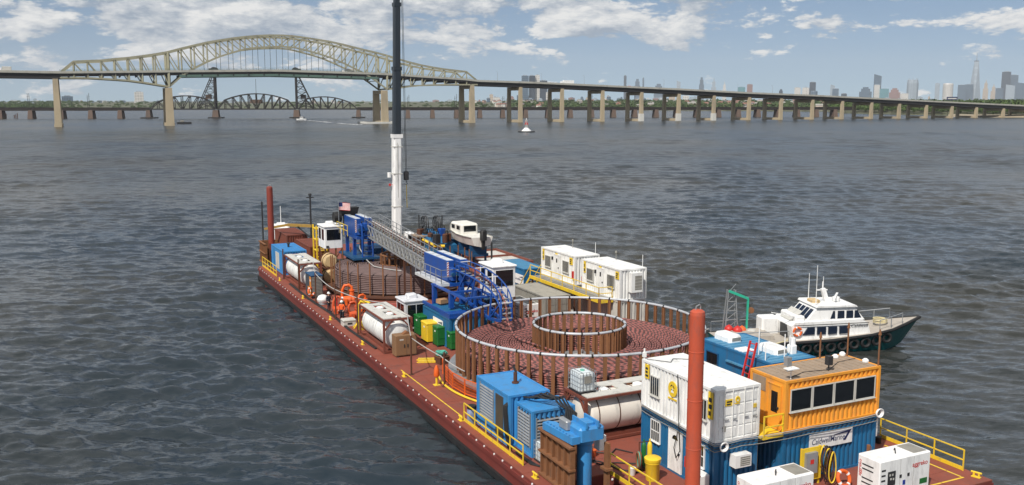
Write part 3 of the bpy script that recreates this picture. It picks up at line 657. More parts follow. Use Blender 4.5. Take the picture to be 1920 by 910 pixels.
for tt, sgn in ((tB, -1), (tC, 1)):
    tw = obj('lift_tower', None, rail); zt = on_rail(404, 140)[1]; mb = MB()
    for off in (-.5, RWD+.5):
        mb.bar(RW(tt, off, ZR), RW(tt, off, zt), 1.6); mb.bar(RW(tt+sgn*20, off, ZR+3), RW(tt+sgn*2.5, off, zt), .9)
        for k in range(1, 6):
            z = ZR + (zt-ZR)*k/6; x = 20 - 17.5*k/6; z2 = ZR + (zt-ZR)*(k-1)/6; x2 = 20 - 17.5*(k-1)/6
            mb.bar(RW(tt, off, z), RW(tt+sgn*x, off, z), .5); mb.bar(RW(tt, off, z2), RW(tt+sgn*x, off, z), .45); mb.bar(RW(tt+sgn*x2, off, z2+1), RW(tt, off, z), .35)
    mb.build('lattice', BRDARK, tw); mb = MB()
    for k in (0, 1, 2): mb.lathe([(.3,-.5),(3.6,-.5),(3.6,.5),(.3,.5)], 16, 'y', (0,0,0)) if False else None
    c = RW(tt+sgn*1.5, RWD/2, zt+5.0)
    for off in (0, RWD):
        p = RW(tt, off, zt+4.5); mb.cyl(p - RN*.6, p + RN*.6, 4.2, n=18)
    mb.build('sheave', BRDARK, tw); mb = MB(); mb.bar(RW(tt-2, RWD/2, zt+.6), RW(tt+4*sgn, RWD/2, zt+.6), RWD+3, 1.2); mb.bar(RW(tt+1*sgn, RWD/2, zt+5), RW(tt+6*sgn, RWD/2, zt+5), RWD*.7, 4); mb.build('machine_house', BRDARK, tw)
    mb = MB(); mb.bar(RW(tt+sgn*5, RWD/2, ZR+14.5), RW(tt+sgn*11, RWD/2, ZR+14.5), RWD*.8, 5); mb.build('counterweight', RPIER, tw) if sgn < 0 else mb.build('counterweight', BRDARK, tw)
tm = (tB+tC)/2; mb = MB(); mb.bar(RW(tm-7, RWD/2, ZR+9), RW(tm+7, RWD/2, ZR+9), 6, 4.5); mb.build('engine_house', RPIER, rail)
mb = MB(); mb.cyl(RW(tm, RWD/2, ZR+11), RW(tm, RWD/2, on_rail(480, 148)[1]), .3, .2, 6); mb.build('signal_mast', BRDARK, rail)
for px in (-60,0,57,115,170,225,278,404,556,672,765,811,856,900,943,986,1028,1070,1110,1151,1191,1231,1270,1308,1348,1385,1422,1460,1496,1531,1566):
    t = on_rail(px, 215)[0]; big = px in (404, 556); mb = MB(); w0, w1 = (8, 6) if big else (6, 4.4); vs = []
    for z, w, dd in ((-2, w0, RWD+5), (ZR-1.0, w1, RWD+1)):
        for i, j in ((-1,-1),(1,-1),(1,1),(-1,1)): q_ = RW(t + i*w/2, RWD/2 + j*dd/2, z); vs.append(q_)
    mb.add(vs, [(3,2,1,0),(4,5,6,7),(0,1,5,4),(1,2,6,5),(2,3,7,6),(3,0,4,7)]); pr = mb.build('pier', RPIER, rail)
    if big or px in (278, 672): mb = MB(); mb.bar(RW(t-8, RWD/2, .5), RW(t+8, RWD/2, .5), RWD+10, 1.6); mb.build('fender', BRDARK, pr)
for px in (53, 56, 165, 168, 764, 767, 853, 856, 942, 945, 1027, 1030, 1110, 1190, 1430, 1436):
    t = on_rail(px, 205)[0]; mb = MB(); h = random.uniform(15, 22); mb.cyl(RW(t, 0, ZR+1.5), RW(t, 0, ZR+h), .35, .2, 5); mb.bar(RW(t-1, 0, ZR+h*.8), RW(t+1, 0, ZR+h*.8), .2); mb.build('catenary_mast', BRDARK, rail)
# ================================================================== THINGS ON THE WATER FAR OFF
def beacon():
    p = on_level(987, 248, 0); o = thing('channel_beacon', 'white channel beacon with a red lattice top on a low dark float', 'beacon', p, 0); o.scale = (.6,.6,.72)
    mb = MB(); mb.lathe([(9,-.5),(9.5,.4),(9,1.0),(7,1.05)], 20); mb.build('float', DARK, o)
    mb = MB(); mb.lathe([(5.5,1.0),(5,1.5),(2.2,3.6),(2,4)], 14); mb.build('cone', CLEANW, o, smooth=True)
    mb = MB()
    for i in range(4):
        a = i*math.pi/2; x, y = math.cos(a)*1.3, math.sin(a)*1.3; x2, y2 = math.cos(a+math.pi/2)*1.3, math.sin(a+math.pi/2)*1.3
        mb.bar((x,y,3.8),(x*.7,y*.7,11),.3)
        for z in (5, 7, 9): mb.bar((x,y,z),(x2,y2,z+2),.2); mb.bar((x,y,z),(x2,y2,z),.2)
    mb.build('lattice', LGREY, o)
    mb = MB(); mb.add([(-2,-.9,6.8),(2,-.9,6.8),(0,-.9,10.5),(-2,-.7,6.8),(2,-.7,6.8),(0,-.7,10.5)], [(0,1,2),(5,4,3),(0,3,4,1),(1,4,5,2),(2,5,3,0)]); mb.build('daymark', REDP, o)
    mb = MB(); mb.cyl((0,0,11),(0,0,12.6),.4,.3,8); mb.build('lantern', CLEANW, o)
beacon()
def motorboat():
    p = on_level(566, 225.5, 0); o = thing('motorboat', 'small white motorboat racing away from the lift bridge pier', 'boat', p, R(180))
    mb = MB(); pts = [(-5,1.6),(2,1.6),(6,0),(2,-1.6),(-5,-1.6)]
    n = 5; mb.add([(x*.92,y*.7,-.3) for x,y in pts]+[(x,y,1.5) for x,y in pts], [(4,3,2,1,0),(5,6,7,8,9)]+[(i,(i+1)%n,(i+1)%n+n,i+n) for i in range(n)]); mb.build('hull', CLEANW, o)
    mb = MB(); mb.bbox(-1.5,-1.2,1.5,2.2,1.2,3.3,.3); mb.build('cabin', CLEANW, o); mb = MB(); mb.box(-1.2,-1.25,2.2,2.25,1.25,2.9); mb.build('window', GLASS, o)
    a = on_level(566, 225.5, .06); mb = MB(); foam = bpy.data.materials.new('wake_foam'); foam.use_nodes = True; nt = foam.node_tree
    b = nt.nodes['Principled BSDF']; b.inputs['Base Color'].default_value = (.75,.78,.8,1); b.inputs['Roughness'].default_value = .9
    tc = N(nt, 'ShaderNodeNewGeometry'); nz = N(nt, 'ShaderNodeTexNoise'); nz.inputs['Scale'].default_value = .22; nz.inputs['Detail'].default_value = 6; nt.links.new(tc.outputs['Position'], nz.inputs['Vector'])
    mr = N(nt, 'ShaderNodeMapRange'); nt.links.new(nz.outputs[0], mr.inputs[0]); mr.inputs[1].default_value = .42; mr.inputs[2].default_value = .62; mr.inputs[4].default_value = .9; nt.links.new(mr.outputs[0], b.inputs['Alpha'])
    L_ = [(566,225.5,1),(574,225.8,2.2),(590,227,3.5),(610,229,5),(640,232,6),(680,234.5,6.5)]
    vs = []
    for x, y, w in L_:
        q_ = on_level(x, y, .22); vs += [(q_.x-w*.2, q_.y-w, .22), (q_.x, q_.y, .22+.05*w), (q_.x+w*.2, q_.y+w, .22)]
    mb.add(vs, [(i*3+j, (i+1)*3+j, (i+1)*3+j+1, i*3+j+1) for i in range(len(L_)-1) for j in range(2)])
    w_ = mb.build('boat_wake', foam, label='long pale foam wake trailing behind the small motorboat', cat='wake', kind='stuff')
motorboat()
def work_float():
    p = on_level(343, 232.5, 0); o = thing('work_float', 'small dark work float tied beside the left arch pier', 'float', p, BTH)
    mb = MB(); mb.box(-5,-4,-.3,7,4,1.6); mb.build('hull', DARK, o); mb = MB(); mb.bbox(-2,-1.5,1.6,1,1.5,3.2,.1); mb.build('shed', GREY, o); mb = MB(); mb.bar((-4.5,-3.8,2.6),(6.5,-3.8,2.6),.15); mb.bar((-4.5,-3.8,1.6),(-4.5,-3.8,2.6),.15); mb.bar((6.5,-3.8,1.6),(6.5,-3.8,2.6),.15); mb.build('railing', GALV, o)
work_float()
def pilings():
    for i, (x, y) in enumerate([(27,222),(30,223),(33,222),(12,219)]):
        p = on_level(x, y, 0); o = MB(); o.cyl((0,0,-1),(0,0,4+i%3),.5,.45,8); o.lathe([(.55,3),(.6,3.2),(.55,3.4)],8)
        w_ = o.build('mooring_pile', RUSTD, label='old dark timber pile standing in the water off the rocky point', cat='pile', group='old piles off the rocky point'); w_.location = p
pilings()
# ================================================================== BARGE
def hull():
    o = on_barge('cable_barge', 'long red steel deck barge carrying the cable tanks and containers', 'barge', 0, 0, 0)
    poly = [(0,0),(3.8,0),(3.8,12.5),(20.6,12.5),(20.6,-77.8),(3.87,-77.8),(3.87,-68.7),(1.05,-68.7),(1.05,-70.6),(0,-70.6)][::-1]
    mb = MB(); mb.prism(poly, -2.6, -.06); mb.build('hull', HULLR, o)
    ins = [(a, b) for a, b in poly]
    mb = MB(); mb.prism(ins, -.056, 0.0); mb.build('deck', DECKR, o)
    mb = MB()                                             # low coaming and rub rail along the sides
    mb.box(-.10,-70.6,-.42,-.003,0,-.18); mb.box(20.603,-77.8,-.42,20.72,12.5,-.18); mb.build('rub_rail', HULLR, o)
    mb = MB(); mb.box(-.16,-70.5,-1.35,-.004,0,-1.0); mb.build('fender_strip', BLACK, o)
    st = MB(); st.cyl((-.05,0,0),(.0,0,0),.058,.058,8); sm = st.mesh('stud', CLEANW)
    k = 0
    b = -1.0
    while b > -70:
        place(sm, 'stud', o, (-.003, b, -.13)); b -= 1.05 if k % 3 else 1.3; k += 1
    for i in range(9):
        place(sm, 'stud', o, (3.87, -69.2 - i*.98, -.13))
    ln = MB(); ln.box(.62,-57.5,.004,.70,-46.6,.008); ln.build('deck_line', YEL, o)
    ln = MB(); ln.box(17.0,-77.0,.004,19.6,-76.9,.008); ln.build('deck_line', YEL, o)
    ln = MB(); ln.box(19.5,-76.85,.004,19.6,-72,.008); ln.build('deck_line', YEL, o)
    seam = MB()
    for bb in np.arange(-76, 12, 3.05): seam.box(.05 if bb > -68 and bb < 0 else 3.95, bb, .003, 20.55, bb+.035, .012)
    for aa in (1.5, 4.6, 9.0, 13.5, 18.0): seam.box(aa, -68 if aa < 4 else -77.7, .003, aa+.035, -.1, .0135)
    seam.build('weld_seam', DECKR, o, kind='stuff')
    # mooring bollards cast on the deck edge
    bm = MB(); bm.box(-.16,-.3,0,.16,.3,.05); bm.cyl((0,-.17,.04),(0,-.17,.34),.075,n=8); bm.cyl((0,.17,.04),(0,.17,.34),.075,n=8); bm.cyl((0,-.36,.33),(0,.36,.33),.07,n=8)
    bme = bm.mesh('cleat', YEL, True); CS = (.72,.72,.72)
    for b_ in (-9.5,-19.6,-29.4,-38.7,-48.2,-58.1,-67.6): place(bme, 'cleat', o, (.32, b_, .0), (0,0,0), CS)
    for a_, b_ in ((20.2,-77.2),(20.3,-68),(20.3,-58)): place(bme, 'cleat', o, (a_, b_, 0), (0,0,.3), CS)
    return o
BARGE = hull()
def pontoon():
    o = on_barge('pontoon', 'narrow sectional steel pontoon lashed along the barge under the white offices', 'pontoon', 22.1, -22, 0)
    mb = MB(); mb.box(-1.42,-24,-2.2,1.5,22,-.06); mb.build('hull', HULLR, o); mb = MB(); mb.box(-1.42,-24,-.056,1.5,22,0); mb.build('deck', DECKR, o)
    for b in (-18,-12,-6,0,6,12,18): mb = MB(); mb.box(-1.42,b-.04,0,1.5,b+.04,.05); mb.build('joint_bar', RUSTD, o)
pontoon()
def red_float():
    o = on_barge('work_raft', 'low pale deck raft with red edges floating beside the far end', 'raft', 28.2, -2.4, -1.4, 0)
    mb = MB(); mb.box(-3.0,-5.3,-.3,3.0,5.3,.66); mb.build('hull', HULLR, o); mb = MB(); mb.box(-2.9,-5.2,.664,2.9,5.2,.70); mb.build('deck', LGREY, o)
    for x in (-2.9, 2.9): mb = MB(); mb.box(x-.12,-5.3,.66,x+.12,5.3,.95); mb.build('edge_beam', REDBR, o)
    for y in (-5.2, 0.4, 5.2): mb = MB(); mb.box(-2.78,y-.12,.70,2.78,y+.12,.93); mb.build('edge_beam', REDBR, o)
    mb = MB(); mb.cyl((-1.5,-3,.7),(-1.5,-3,3.2),.12,.12,8); mb.build('post', DARK, o)
red_float()
# ------------------------------------------------------------------ corrugated containers
class Face:
    def __init__(s, La, Lb, f):
        s.w = Lb if f in 'LR' else La
        s.o, s.u, s.n = {'L': (Vector((-La/2, Lb/2, 0)), Vector((0,-1,0)), Vector((-1,0,0))), 'R': (Vector((La/2,-Lb/2,0)), Vector((0,1,0)), Vector((1,0,0))),
            'N': (Vector((-La/2,-Lb/2,0)), Vector((1,0,0)), Vector((0,-1,0))), 'F': (Vector((La/2,Lb/2,0)), Vector((-1,0,0)), Vector((0,1,0)))}[f]
        s.M = Matrix(((s.u.x, 0, s.n.x, s.o.x), (s.u.y, 0, s.n.y, s.o.y), (0, 1, 0, 0), (0, 0, 0, 1)))   # (u, z, d) -> xyz
        s.rot = s.M.to_3x3().to_euler()
    def mb(s): m = MB(); m.M = s.M; return m
def corrugated(F, z0, z1, u0, u1, pitch=.30, dep=.085, inset=.03):
    m = F.mb(); n = max(1, round((u1-u0)/pitch)); p = (u1-u0)/n; prof = []
    for i in range(n): prof += [(u0+i*p, 0), (u0+i*p+p*.36, 0), (u0+i*p+p*.5, -dep), (u0+i*p+p*.86, -dep)]
    prof.append((u1, 0)); vs = [(u, z, -inset+dd) for u, dd in prof for z in (z0, z1)]
    m.add(vs, [(2*i, 2*i+2, 2*i+3, 2*i+1) for i in range(len(prof)-1)]); return m
def window(o, F, u, z, w, h, bars=0, fm=None, rails=0, gm=None):
    fm = fm or WHITE; m = F.mb(); t = .05
    for a in ((u-t,z-t,u+w+t,z),(u-t,z+h,u+w+t,z+h+t),(u-t,z,u,z+h),(u+w,z,u+w+t,z+h)): m.box(a[0],a[1],-.06,a[2],a[3],.035)
    wn_ = m.build('window', fm, o); m = F.mb(); m.box(u,z,-.055,u+w,z+h,.0); m.build('pane', gm or GLASS, wn_)
    for i in range(bars): x = u + w*(i+1)/(bars+1); m = F.mb(); m.box(x-.013,z,.005,x+.013,z+h,.03); m.build('bar', fm, wn_)
    for i in range(rails): y = z + h*(i+1)/(rails+1); m = F.mb(); m.box(u,y-.02,.004,u+w,y+.02,.028); m.build('bar', fm, wn_)
    m = F.mb(); m.box(u-t-.03,z-t-.04,-.03,u+w+t+.03,z-t-.003,.08); m.build('sill', fm, wn_); return wn_
def door(o, F, u, z, w, h, mat, win=None):
    m = F.mb(); m.box(u-.06,z,-.06,u,z+h+.06,.04); m.box(u+w,z,-.06,u+w+.06,z+h+.06,.04); m.box(u,z+h,-.06,u+w,z+h+.06,.04); fr = m
    m = F.mb(); m.box(u,z,-.055,u+w,z+h,.015); d_ = m.build('door', mat, o); fr.build('door_frame', mat, d_)
    m = F.mb(); m.box(u+w-.16,z+h*.45,.015,u+w-.08,z+h*.5,.09); m.build('handle', DARK, d_)
    if win: m = F.mb(); m.box(u+w*win[0],z+h*win[1],.01,u+w*win[2],z+h*win[3],.022); m.build('pane', GLASS, d_)
    return d_
def decal(o, F, u, z, w, h, mat=None, marks=3, name='decal'):
    m = F.mb(); m.box(u,z,-.03,u+w,z+h,.008); d_ = m.build(name, mat or YEL, o); r_ = random.Random(int(u*100+z*10))
    if marks:
        m = F.mb()
        for i in range(marks):
            zz = z + h*(.12 + .76*i/marks); m.box(u+w*.14,zz,.004,u+w*r_.uniform(.6,.88),zz+h*.5/marks,.012)
        m.build('print', DARK, d_)
    return d_
def emblem(o, F, u, z, r):
    m = F.mb(); m.prism([(u+math.cos(a)*r, z+math.sin(a)*r*1.12) for a in np.linspace(0, 2*math.pi, 25)[:-1]], -.04, .009); e = m.build('emblem', YEL, o)
    m = F.mb(); m.bar((u-r*.45,z+r*.3,.011),(u-r*.1,z+r*.6,.011),r*.16,.006); m.bar((u+r*.05,z+r*.55,.011),(u+r*.45,z+r*.2,.011),r*.16,.006); m.bar((u-r*.3,z-r*.1,.011),(u+r*.3,z-r*.1,.011),r*.1,.006); m.build('print', DARK, e)
    m = F.mb(); m.prism([(u-r*.35,z-r*.5),(u+r*.35,z-r*.5),(u,z+r*.15)], .006, .014); m.build('print', CLEANW, e)
    m = F.mb()
    for i in range(6): m.box(u-r+i*r*.34,z-r*1.55,-.04,u-r+i*r*.34+r*.25,z-r*1.32,.009)
    m.build('print', YEL, e)
def ac_unit(o, F, u, z, w=.75, h=.5, dep=.45, mat=None):
    m = F.mb(); m.box(u,z,-.05,u+w,z+h,dep); a = m.build('air_conditioner', mat or WHITE, o); m = F.mb()
    m.box(u+w*.3,z+h*.12,dep-.01,u+w*.93,z+h*.85,dep+.006); m.build('grille', GREY, a)
    for i in range(4): m = F.mb(); y = z+h*(.2+.16*i); m.box(u+w*.3,y,dep+.006,u+w*.93,y+.025,dep+.02); m.build('louvre', LGREY, a)
def container(name, label, a0, a1, b0, b1, z0, h, mat, roofmat=None, doors='', plain='', cat='container', roofrib=True, frame=None, group=None):
    La, Lb = a1-a0, b1-b0; o = on_barge(name, label, cat, (a0+a1)/2, (b0+b1)/2, z0, 0, group); fm = frame or mat
    x, y = La/2, Lb/2; c = .13
    for i, j in ((-1,-1),(1,-1),(1,1),(-1,1)):
        m = MB(); m.box(i*x, j*y, .02, i*(x-c), j*(y-c), h); m.build('corner_post', fm, o)
    for zz in (.0, h-.12):
        m = MB(); m.box(-x+c,-y,zz,x-c,-y+.1,zz+.12); m.box(-x+c,y-.1,zz,x-c,y,zz+.12); m.box(-x,-y+c,zz,-x+.1,y-c,zz+.12); m.box(x-.1,-y+c,zz,x,y-c,zz+.12); m.build('bottom_rail' if zz < 1 else 'top_rail', fm, o)
    for f in 'LRNF':
        F = Face(La, Lb, f)
        if f in plain: m = F.mb(); m.box(c,.12,-.1,F.w-c,h-.12,-.03); m.build('wall', mat, o)
        elif f in doors:
            for k in (0, 1):
                u0 = c + k*(F.w-2*c)/2 + .01; u1 = u0 + (F.w-2*c)/2 - .02
                m = F.mb(); m.box(u0,.12,-.1,u1,h-.12,-.045); d_ = m.build('door', mat, o)
                for q in range(4):
                    zz = .2 + q*(h-.4)/4; m = F.mb(); m.box(u0+.08,zz,-.046,u1-.08,zz+(h-.4)/4-.1,-.02); m.build('door_panel', mat, d_)
                for q in (.3, .72):
                    uu = u0 + (u1-u0)*q; m = F.mb(); m.cyl((uu,.06,.01),(uu,h-.06,.01),.022,n=6); m.build('lock_rod', mat, d_)
                    m = F.mb(); m.bar((uu,h*.42,.03),(uu+.26,h*.42,.03),.035); m.build('handle', GALV, d_)
        else: corrugated(F, .12, h-.12, c, F.w-c).build('wall', mat, o)
    m = MB(); m.box(-x+.1,-y+.1,h-.1,x-.1,y-.1,h-.03)
    r_ = m.build('roof', roofmat or mat, o)
    if roofrib:
        lo = La > Lb; n = int((max(La, Lb)-.4)/.42)
        rb = MB()
        for i in range(n):
            s = -max(x,y)+.3+i*.42
            if lo: rb.box(s,-y+.12,h-.03,s+.22,y-.12,h-.008)
            else: rb.box(-x+.12,s,h-.03,x-.12,s+.22,h-.008)
        rb.build('roof_rib', roofmat or mat, r_, kind='stuff')
    return o, {f: Face(La, Lb, f) for f in 'LRNF'}
CH = 2.59
# near stack: blue workshop below, white office above
o, F = container('storage_container', 'blue ground-level container with a white door under the white office', 6.9, 9.5, -73.3, -67.15, 0, CH, BLUEC)
fl = F['L']; window(o, fl, .95, 1.15, .72, 1.05, 3, rails=1); window(o, fl, 4.75, 1.15, .6, 1.05, 2, rails=1)
d_ = door(o, fl, 2.55, .12, .98, 2.1, CLEANW)
m = fl.mb(); m.prism([(3.04+math.cos(t)*.24, 1.78+math.sin(t)*.24) for t in np.linspace(0, math.pi, 9)], .01, .02); m.build('fan_light', GLASS, d_)
m = fl.mb(); m.box(4.05,.75,.02,4.25,1.3,.16); m.build('extinguisher_box', REDP, o)
ac_unit(o, F['N'], .95, 1.35, .95, .62, .4)
o, F = container('office_container', 'white ribbed office container with round yellow emblem stacked on the blue one', 6.9, 9.55, -73.3, -67.1, CH+.02, CH, WHITE, doors='N')
fl = F['L']; window(o, fl, .85, .95, .72, .95, 3, fm=LGREY); window(o, fl, 4.9, .95, .6, .95, 2, fm=LGREY); emblem(o, fl, 2.75, 1.7, .36)
decal(o, fl, .3, 1.65, .36, .75, marks=3); decal(o, fl, 5.6, 1.1, .36, 1.3, marks=3)
fn = F['N']; decal(o, fn, .55, 1.75, .5, .32, marks=2); emblem(o, fn, 1.28, 2.0, .14); decal(o, fn, 2.25, 1.45, .18, .2, marks=0); m = fn.mb(); m.box(.45,.5,-.05,.62,.78,.0); m.build('vent', GREY, o)
m = MB(); m.cyl((-1.25,3.0,2.5),(-1.25,3.0,3.15),.05,n=6); m.box(-1.34,2.93,2.7,-1.16,3.07,2.95); m.build('antenna', WHITE, o)
# orange control room on a blue container
o, F = container('storage_container', 'blue ribbed container with the company sign under the orange control room', 10.85, 17.1, -73.55, -71.05, 0, CH, BLUEC)
SIGNF = (o, F)
o, F = container('control_room', 'orange ribbed control room with four dark windows on top of the blue container', 10.85, 17.15, -73.6, -71.0, CH+.02, CH, ORANGE, TANROOF, plain='L')
fn = F['N']
for i, u in enumerate((.36, 1.78, 3.2, 4.62)):
    m = fn.mb(); m.box(u-.07,.95,-.14,u+1.37,2.2,-.005); m.build('wall_plate', ORANGE, o); window(o, fn, u, 1.04, 1.28, 1.05, 0, fm=LGREY)
door(o, F['L'], 1.35, .12, .9, 2.1, ORANGE, (.3,.35,.8,.85)); m = F['L'].mb(); m.box(.2,1.7,-.03,1.15,2.4,-.0); m.build('shutter', TANROOF, o)
decal(o, F['L'], 1.7, .95, .3, .3, CLEANW, 0)
for (x, y, r_) in ((-1.9,.0,.0),(.1,-.75,0)):
    m = MB(); m.cyl((x,y,CH),(x,y,CH+.5),.04,n=6); m.box(x-.14,y-.14,CH+.3,x+.14,y+.14,CH+.75); m.build('roof_instrument', DARK if x > 0 else GALV, o)
m = MB(); m.cyl((-2.6,-1.0,CH-.03),(-2.6,-1.0,CH+.55),.03,n=6); m.box(-2.95,-1.25,CH+.5,-2.3,-.85,CH+.55); m.build('satellite_panel', CLEANW, o)
for (x, y) in ((2.9,1.1),(2.2,.9),(3.0,-.4)): m = MB(); m.lathe([(.17,CH),(.17,CH+.1),(.08,CH+.18)], 12, 'z', (x,y,0)); m.build('gps_dome', CLEANW, o, smooth=True)
for (x, y, hh) in ((3.05,.9,1.5),(3.05,-1.2,1.6),(1.4,1.2,1.1)): m = MB(); m.cyl((x,y,CH-.1),(x,y,CH+hh),.045,n=6); m.cyl((x,y,CH+hh),(x,y,CH+hh+.3),.09,.03,6); m.build('antenna_mast', RUST, o)
m = MB(); m.tube([(-2.5,-.9,CH+.02),(-1.2,-.4,CH+.0),(.2,-.7,CH+.02),(1.7,.2,CH),(3,.3,CH+.01)], .018, 5); m.build('cable', BLACK, o)
so_, SF = SIGNF; F = SF['N']
def company_sign(o, F, u, z, w, h, size):
    m = F.mb(); m.box(u,z,-.02,u+w,z+h,.03); s_ = m.build('company_sign', CLEANW, o); NV = paint('navy', (.01,.02,.09), .5)
    p = F.M @ Vector((u+w*.43, z+h*.48, .036)); text('CaldwellMarine', size, NV, s_, p, F.rot, sx=.84, shear=.18, bold=.003)
    m = F.mb(); x1, y1 = u+w*.97, z+h*.9
    m.prism([(u+w*.55,z+h*.74),(x1,y1),(x1-w*.06,z+h*.74),(u+w*.6,z+h*.70)], .028, .042); m.prism([(x1,y1),(x1-w*.13,z+h*.24),(x1-w*.19,z+h*.24),(x1-w*.075,z+h*.74)], .028, .0425); m.build('swoosh', NV, s_)
    return s_
company_sign(so_, F, 1.72, 1.42, 2.85, .78, .42)
def sagging(name, label, pts, r, mat, sag=.15, n=10, cat='cable', group=None, parent=None):
    P = []
    for p, q in zip(pts[:-1], pts[1:]):
        p, q = Vector(p), Vector(q)
        for i in range(n): t = i/n; v = p.lerp(q, t); v.z -= sag*4*t*(1-t)*(p-q).length*.25; P.append(v)
    P.append(Vector(pts[-1])); m = MB(); m.tube([B(*p) - B(0,0,0) for p in P], r, 6); o = m.build(name, mat, label=label, cat=cat, group=group, smooth=True); o.location = B(0,0,0); return o
for k, (dz, mt) in enumerate(((.02,GREY),(.1,ROPEW),(-.12,DARK),(-.26,GREY))):
    sagging('power_cable', ['black cable along the joint below the orange control room','white cable along the joint below the orange control room','dark cable slung under the joint of orange and blue containers','lowest black cable slung across the blue container front'][k],
        [(6.85,-67.2,CH+.1+dz),(6.82,-70.3,CH+.02+dz),(6.8,-73.42,CH-.08+dz),(8.4,-73.45,CH+dz),(10.0,-73.6,CH-.02+dz),(12.4,-73.75,CH+.06+dz),(14.8,-73.75,CH-.02+dz),(17.2,-73.7,CH+.02+dz)], .02, mt, .045)
# yellow landing between office and control room
def landing():
    o = on_barge('landing', 'yellow steel landing with railing between white office and orange control room', 'landing', 10.2, -72.6, 0)
    m = MB(); m.box(-.64,-1.0,2.45,.62,1.0,2.6); m.build('platform', YEL, o)
    for z in (3.05, 3.6): m = MB(); m.bar((-.62,-.98,z),(.6,-.98,z),.06); m.build('rail', YEL, o)
    for x in (-.6, .58): m = MB(); m.bar((x,-.98,2.6),(x,-.98,3.62),.06); m.build('post', YEL, o)
    m = MB(); m.bar((-.55,.8,0),(-.55,.8,2.5),.1); m.bar((.55,.8,0),(.55,.8,2.5),.1); m.build('prop', YEL, o)
landing()
# blue cabin on second level behind the control room
o, F = container('storage_container', 'blue ground-level container half hidden behind the white office stack', 12.35, 15.4, -70.85, -65.0, 0, CH, BLUEC)
o, F = container('blue_cabin', 'blue cabin with pale blue roof, two roof air conditioners and a dark window', 12.35, 15.4, -70.85, -65.0, CH+.02, CH, BLUEC, MIDB, plain='L')
window(o, F['L'], .55, .85, .95, 1.15, 0, fm=DKBLUE, gm=GLASS); m = F['L'].mb(); m.box(2.3,1.85,-.03,4.0,1.93,.12); m.build('rain_hood', MIDB, o); decal(o, F['L'], 3.75, .85, .45, .4, CLEANW, 0); m = F['L'].mb(); m.box(3.85,1.35,-.03,4.15,1.75,.0); m.build('port', DARK, o)
for (x, y) in ((-.3,2.1),(.2,-1.05)):
    m = MB(); m.bbox(x-.45,y-.75,CH-.03,x+.45,y+.75,CH+.38,.14); a_ = m.build('roof_air_conditioner', CLEANW, o, smooth=True)
    m = MB(); m.box(x-.3,y-.757,CH+.06,x+.3,y-.74,CH+.26); m.build('grille', GREY, a_)
for (x, y, hh) in ((-.9,-1.2,1.5),(-.2,-2.4,1.3),(.7,-1.8,1.0),(-1.3,-2.2,.9)): m = MB(); m.cyl((x,y,CH-.05),(x,y,CH+hh),.03,n=6); m.build('antenna', CLEANW, o)
m = MB(); m.bbox(.75,-1.9,CH-.03,1.15,-1.5,CH+.45,.05); m.cyl((1.0,-1.7,CH+.45),(1.0,-1.7,CH+.8),.15,n=8); m.build('floodlight', CLEANW, o)
m = MB(); m.bbox(-1.35,-.5,CH-.03,-.55,.25,CH+.06,.02); m.build('roof_hatch', CLEANW, o)
def ladder(name, label, a, b, z0, z1, da, db, w, mat, n=9):
    o = on_barge(name, label, 'ladder', a, b, z0); h = z1-z0; ux = Vector((db, -da, 0)); ux = ux.normalized() if ux.length > 1e-6 else Vector((0,1,0))
    for s in (-1, 1): m = MB(); m.bar(ux*(s*w/2), ux*(s*w/2)+Vector((da,db,h)), .1, .07); m.build('stile', mat, o)
    for i in range(n): t = (i+.7)/n; c = Vector((da,db,h))*t; m = MB(); m.bar(c-ux*(w/2), c+ux*(w/2), .035); m.build('rung', mat, o)
ladder('ladder', 'red ladder leaning on the blue cabin beside the orange control room', 11.35, -69.6, 2.62, 6.1, .85, .0, .5, REDP)
# ------------------------------------------------------------------ right-hand white offices, walkway and what carries them
for i, (b0, b1, lab) in enumerate(((-36.95,-30.7,'white office container at the stair end of the yellow walkway'),(-44.3,-38.25,'white office container with an air conditioner on its end wall'))):
    container('support_container', ['cream container carrying the office at the stair end','cream container carrying the office with the end air conditioner'][i], 20.1, 22.6, b0+.05, b1-.05, 0, CH, LGREY)
    o, F = container('office_container', lab, 20.1, 22.65, b0, b1, CH+.02, CH, WHITE); fl = F['L']
    window(o, fl, .85, .95, .95, .95, 4, fm=LGREY); window(o, fl, 4.15, .95, .98, .95, 4, fm=LGREY); door(o, fl, 2.55, .12, .98, 2.1, WHITE, (.4,.68,.6,.86)); decal(o, fl, .28, 1.45, .3, 1.0, marks=2); decal(o, fl, 5.35, 1.75, .55, .62, marks=3); decal(o, fl, 2.75, 2.28, .4, .12, marks=0)
    m = fl.mb(); m.box(2.2,1.7,-.03,2.32,2.0,.1); m.build('lamp', DARK, o)
    if i == 1:
        ac_unit(o, F['N'], .85, .7, 1.05, 1.6, .42); emblem(o, F['N'], 1.4, 1.98, .001) if False else None
    m = MB(); m.cyl((1.15,-2.6,CH),(1.15,-2.6,CH+1.0),.025,n=5); m.build('antenna', CLEANW, o)
    m = MB(); m.cyl((1.0,1.2,CH),(1.0,1.2,CH+.7),.03,n=5); m.lathe([(.09,CH+.6),(.09,CH+.75),(.03,CH+.8)],8,'z',(1.0,1.2,0)); m.build('roof_mast', GREY, o)
    m = fl.mb(); m.box(6.0,.6,.0,6.16,1.25,.14) if i == 0 else m.box(-.25,.45,-.3,-.07,1.0,-.1); m.build('extinguisher', REDP, o)
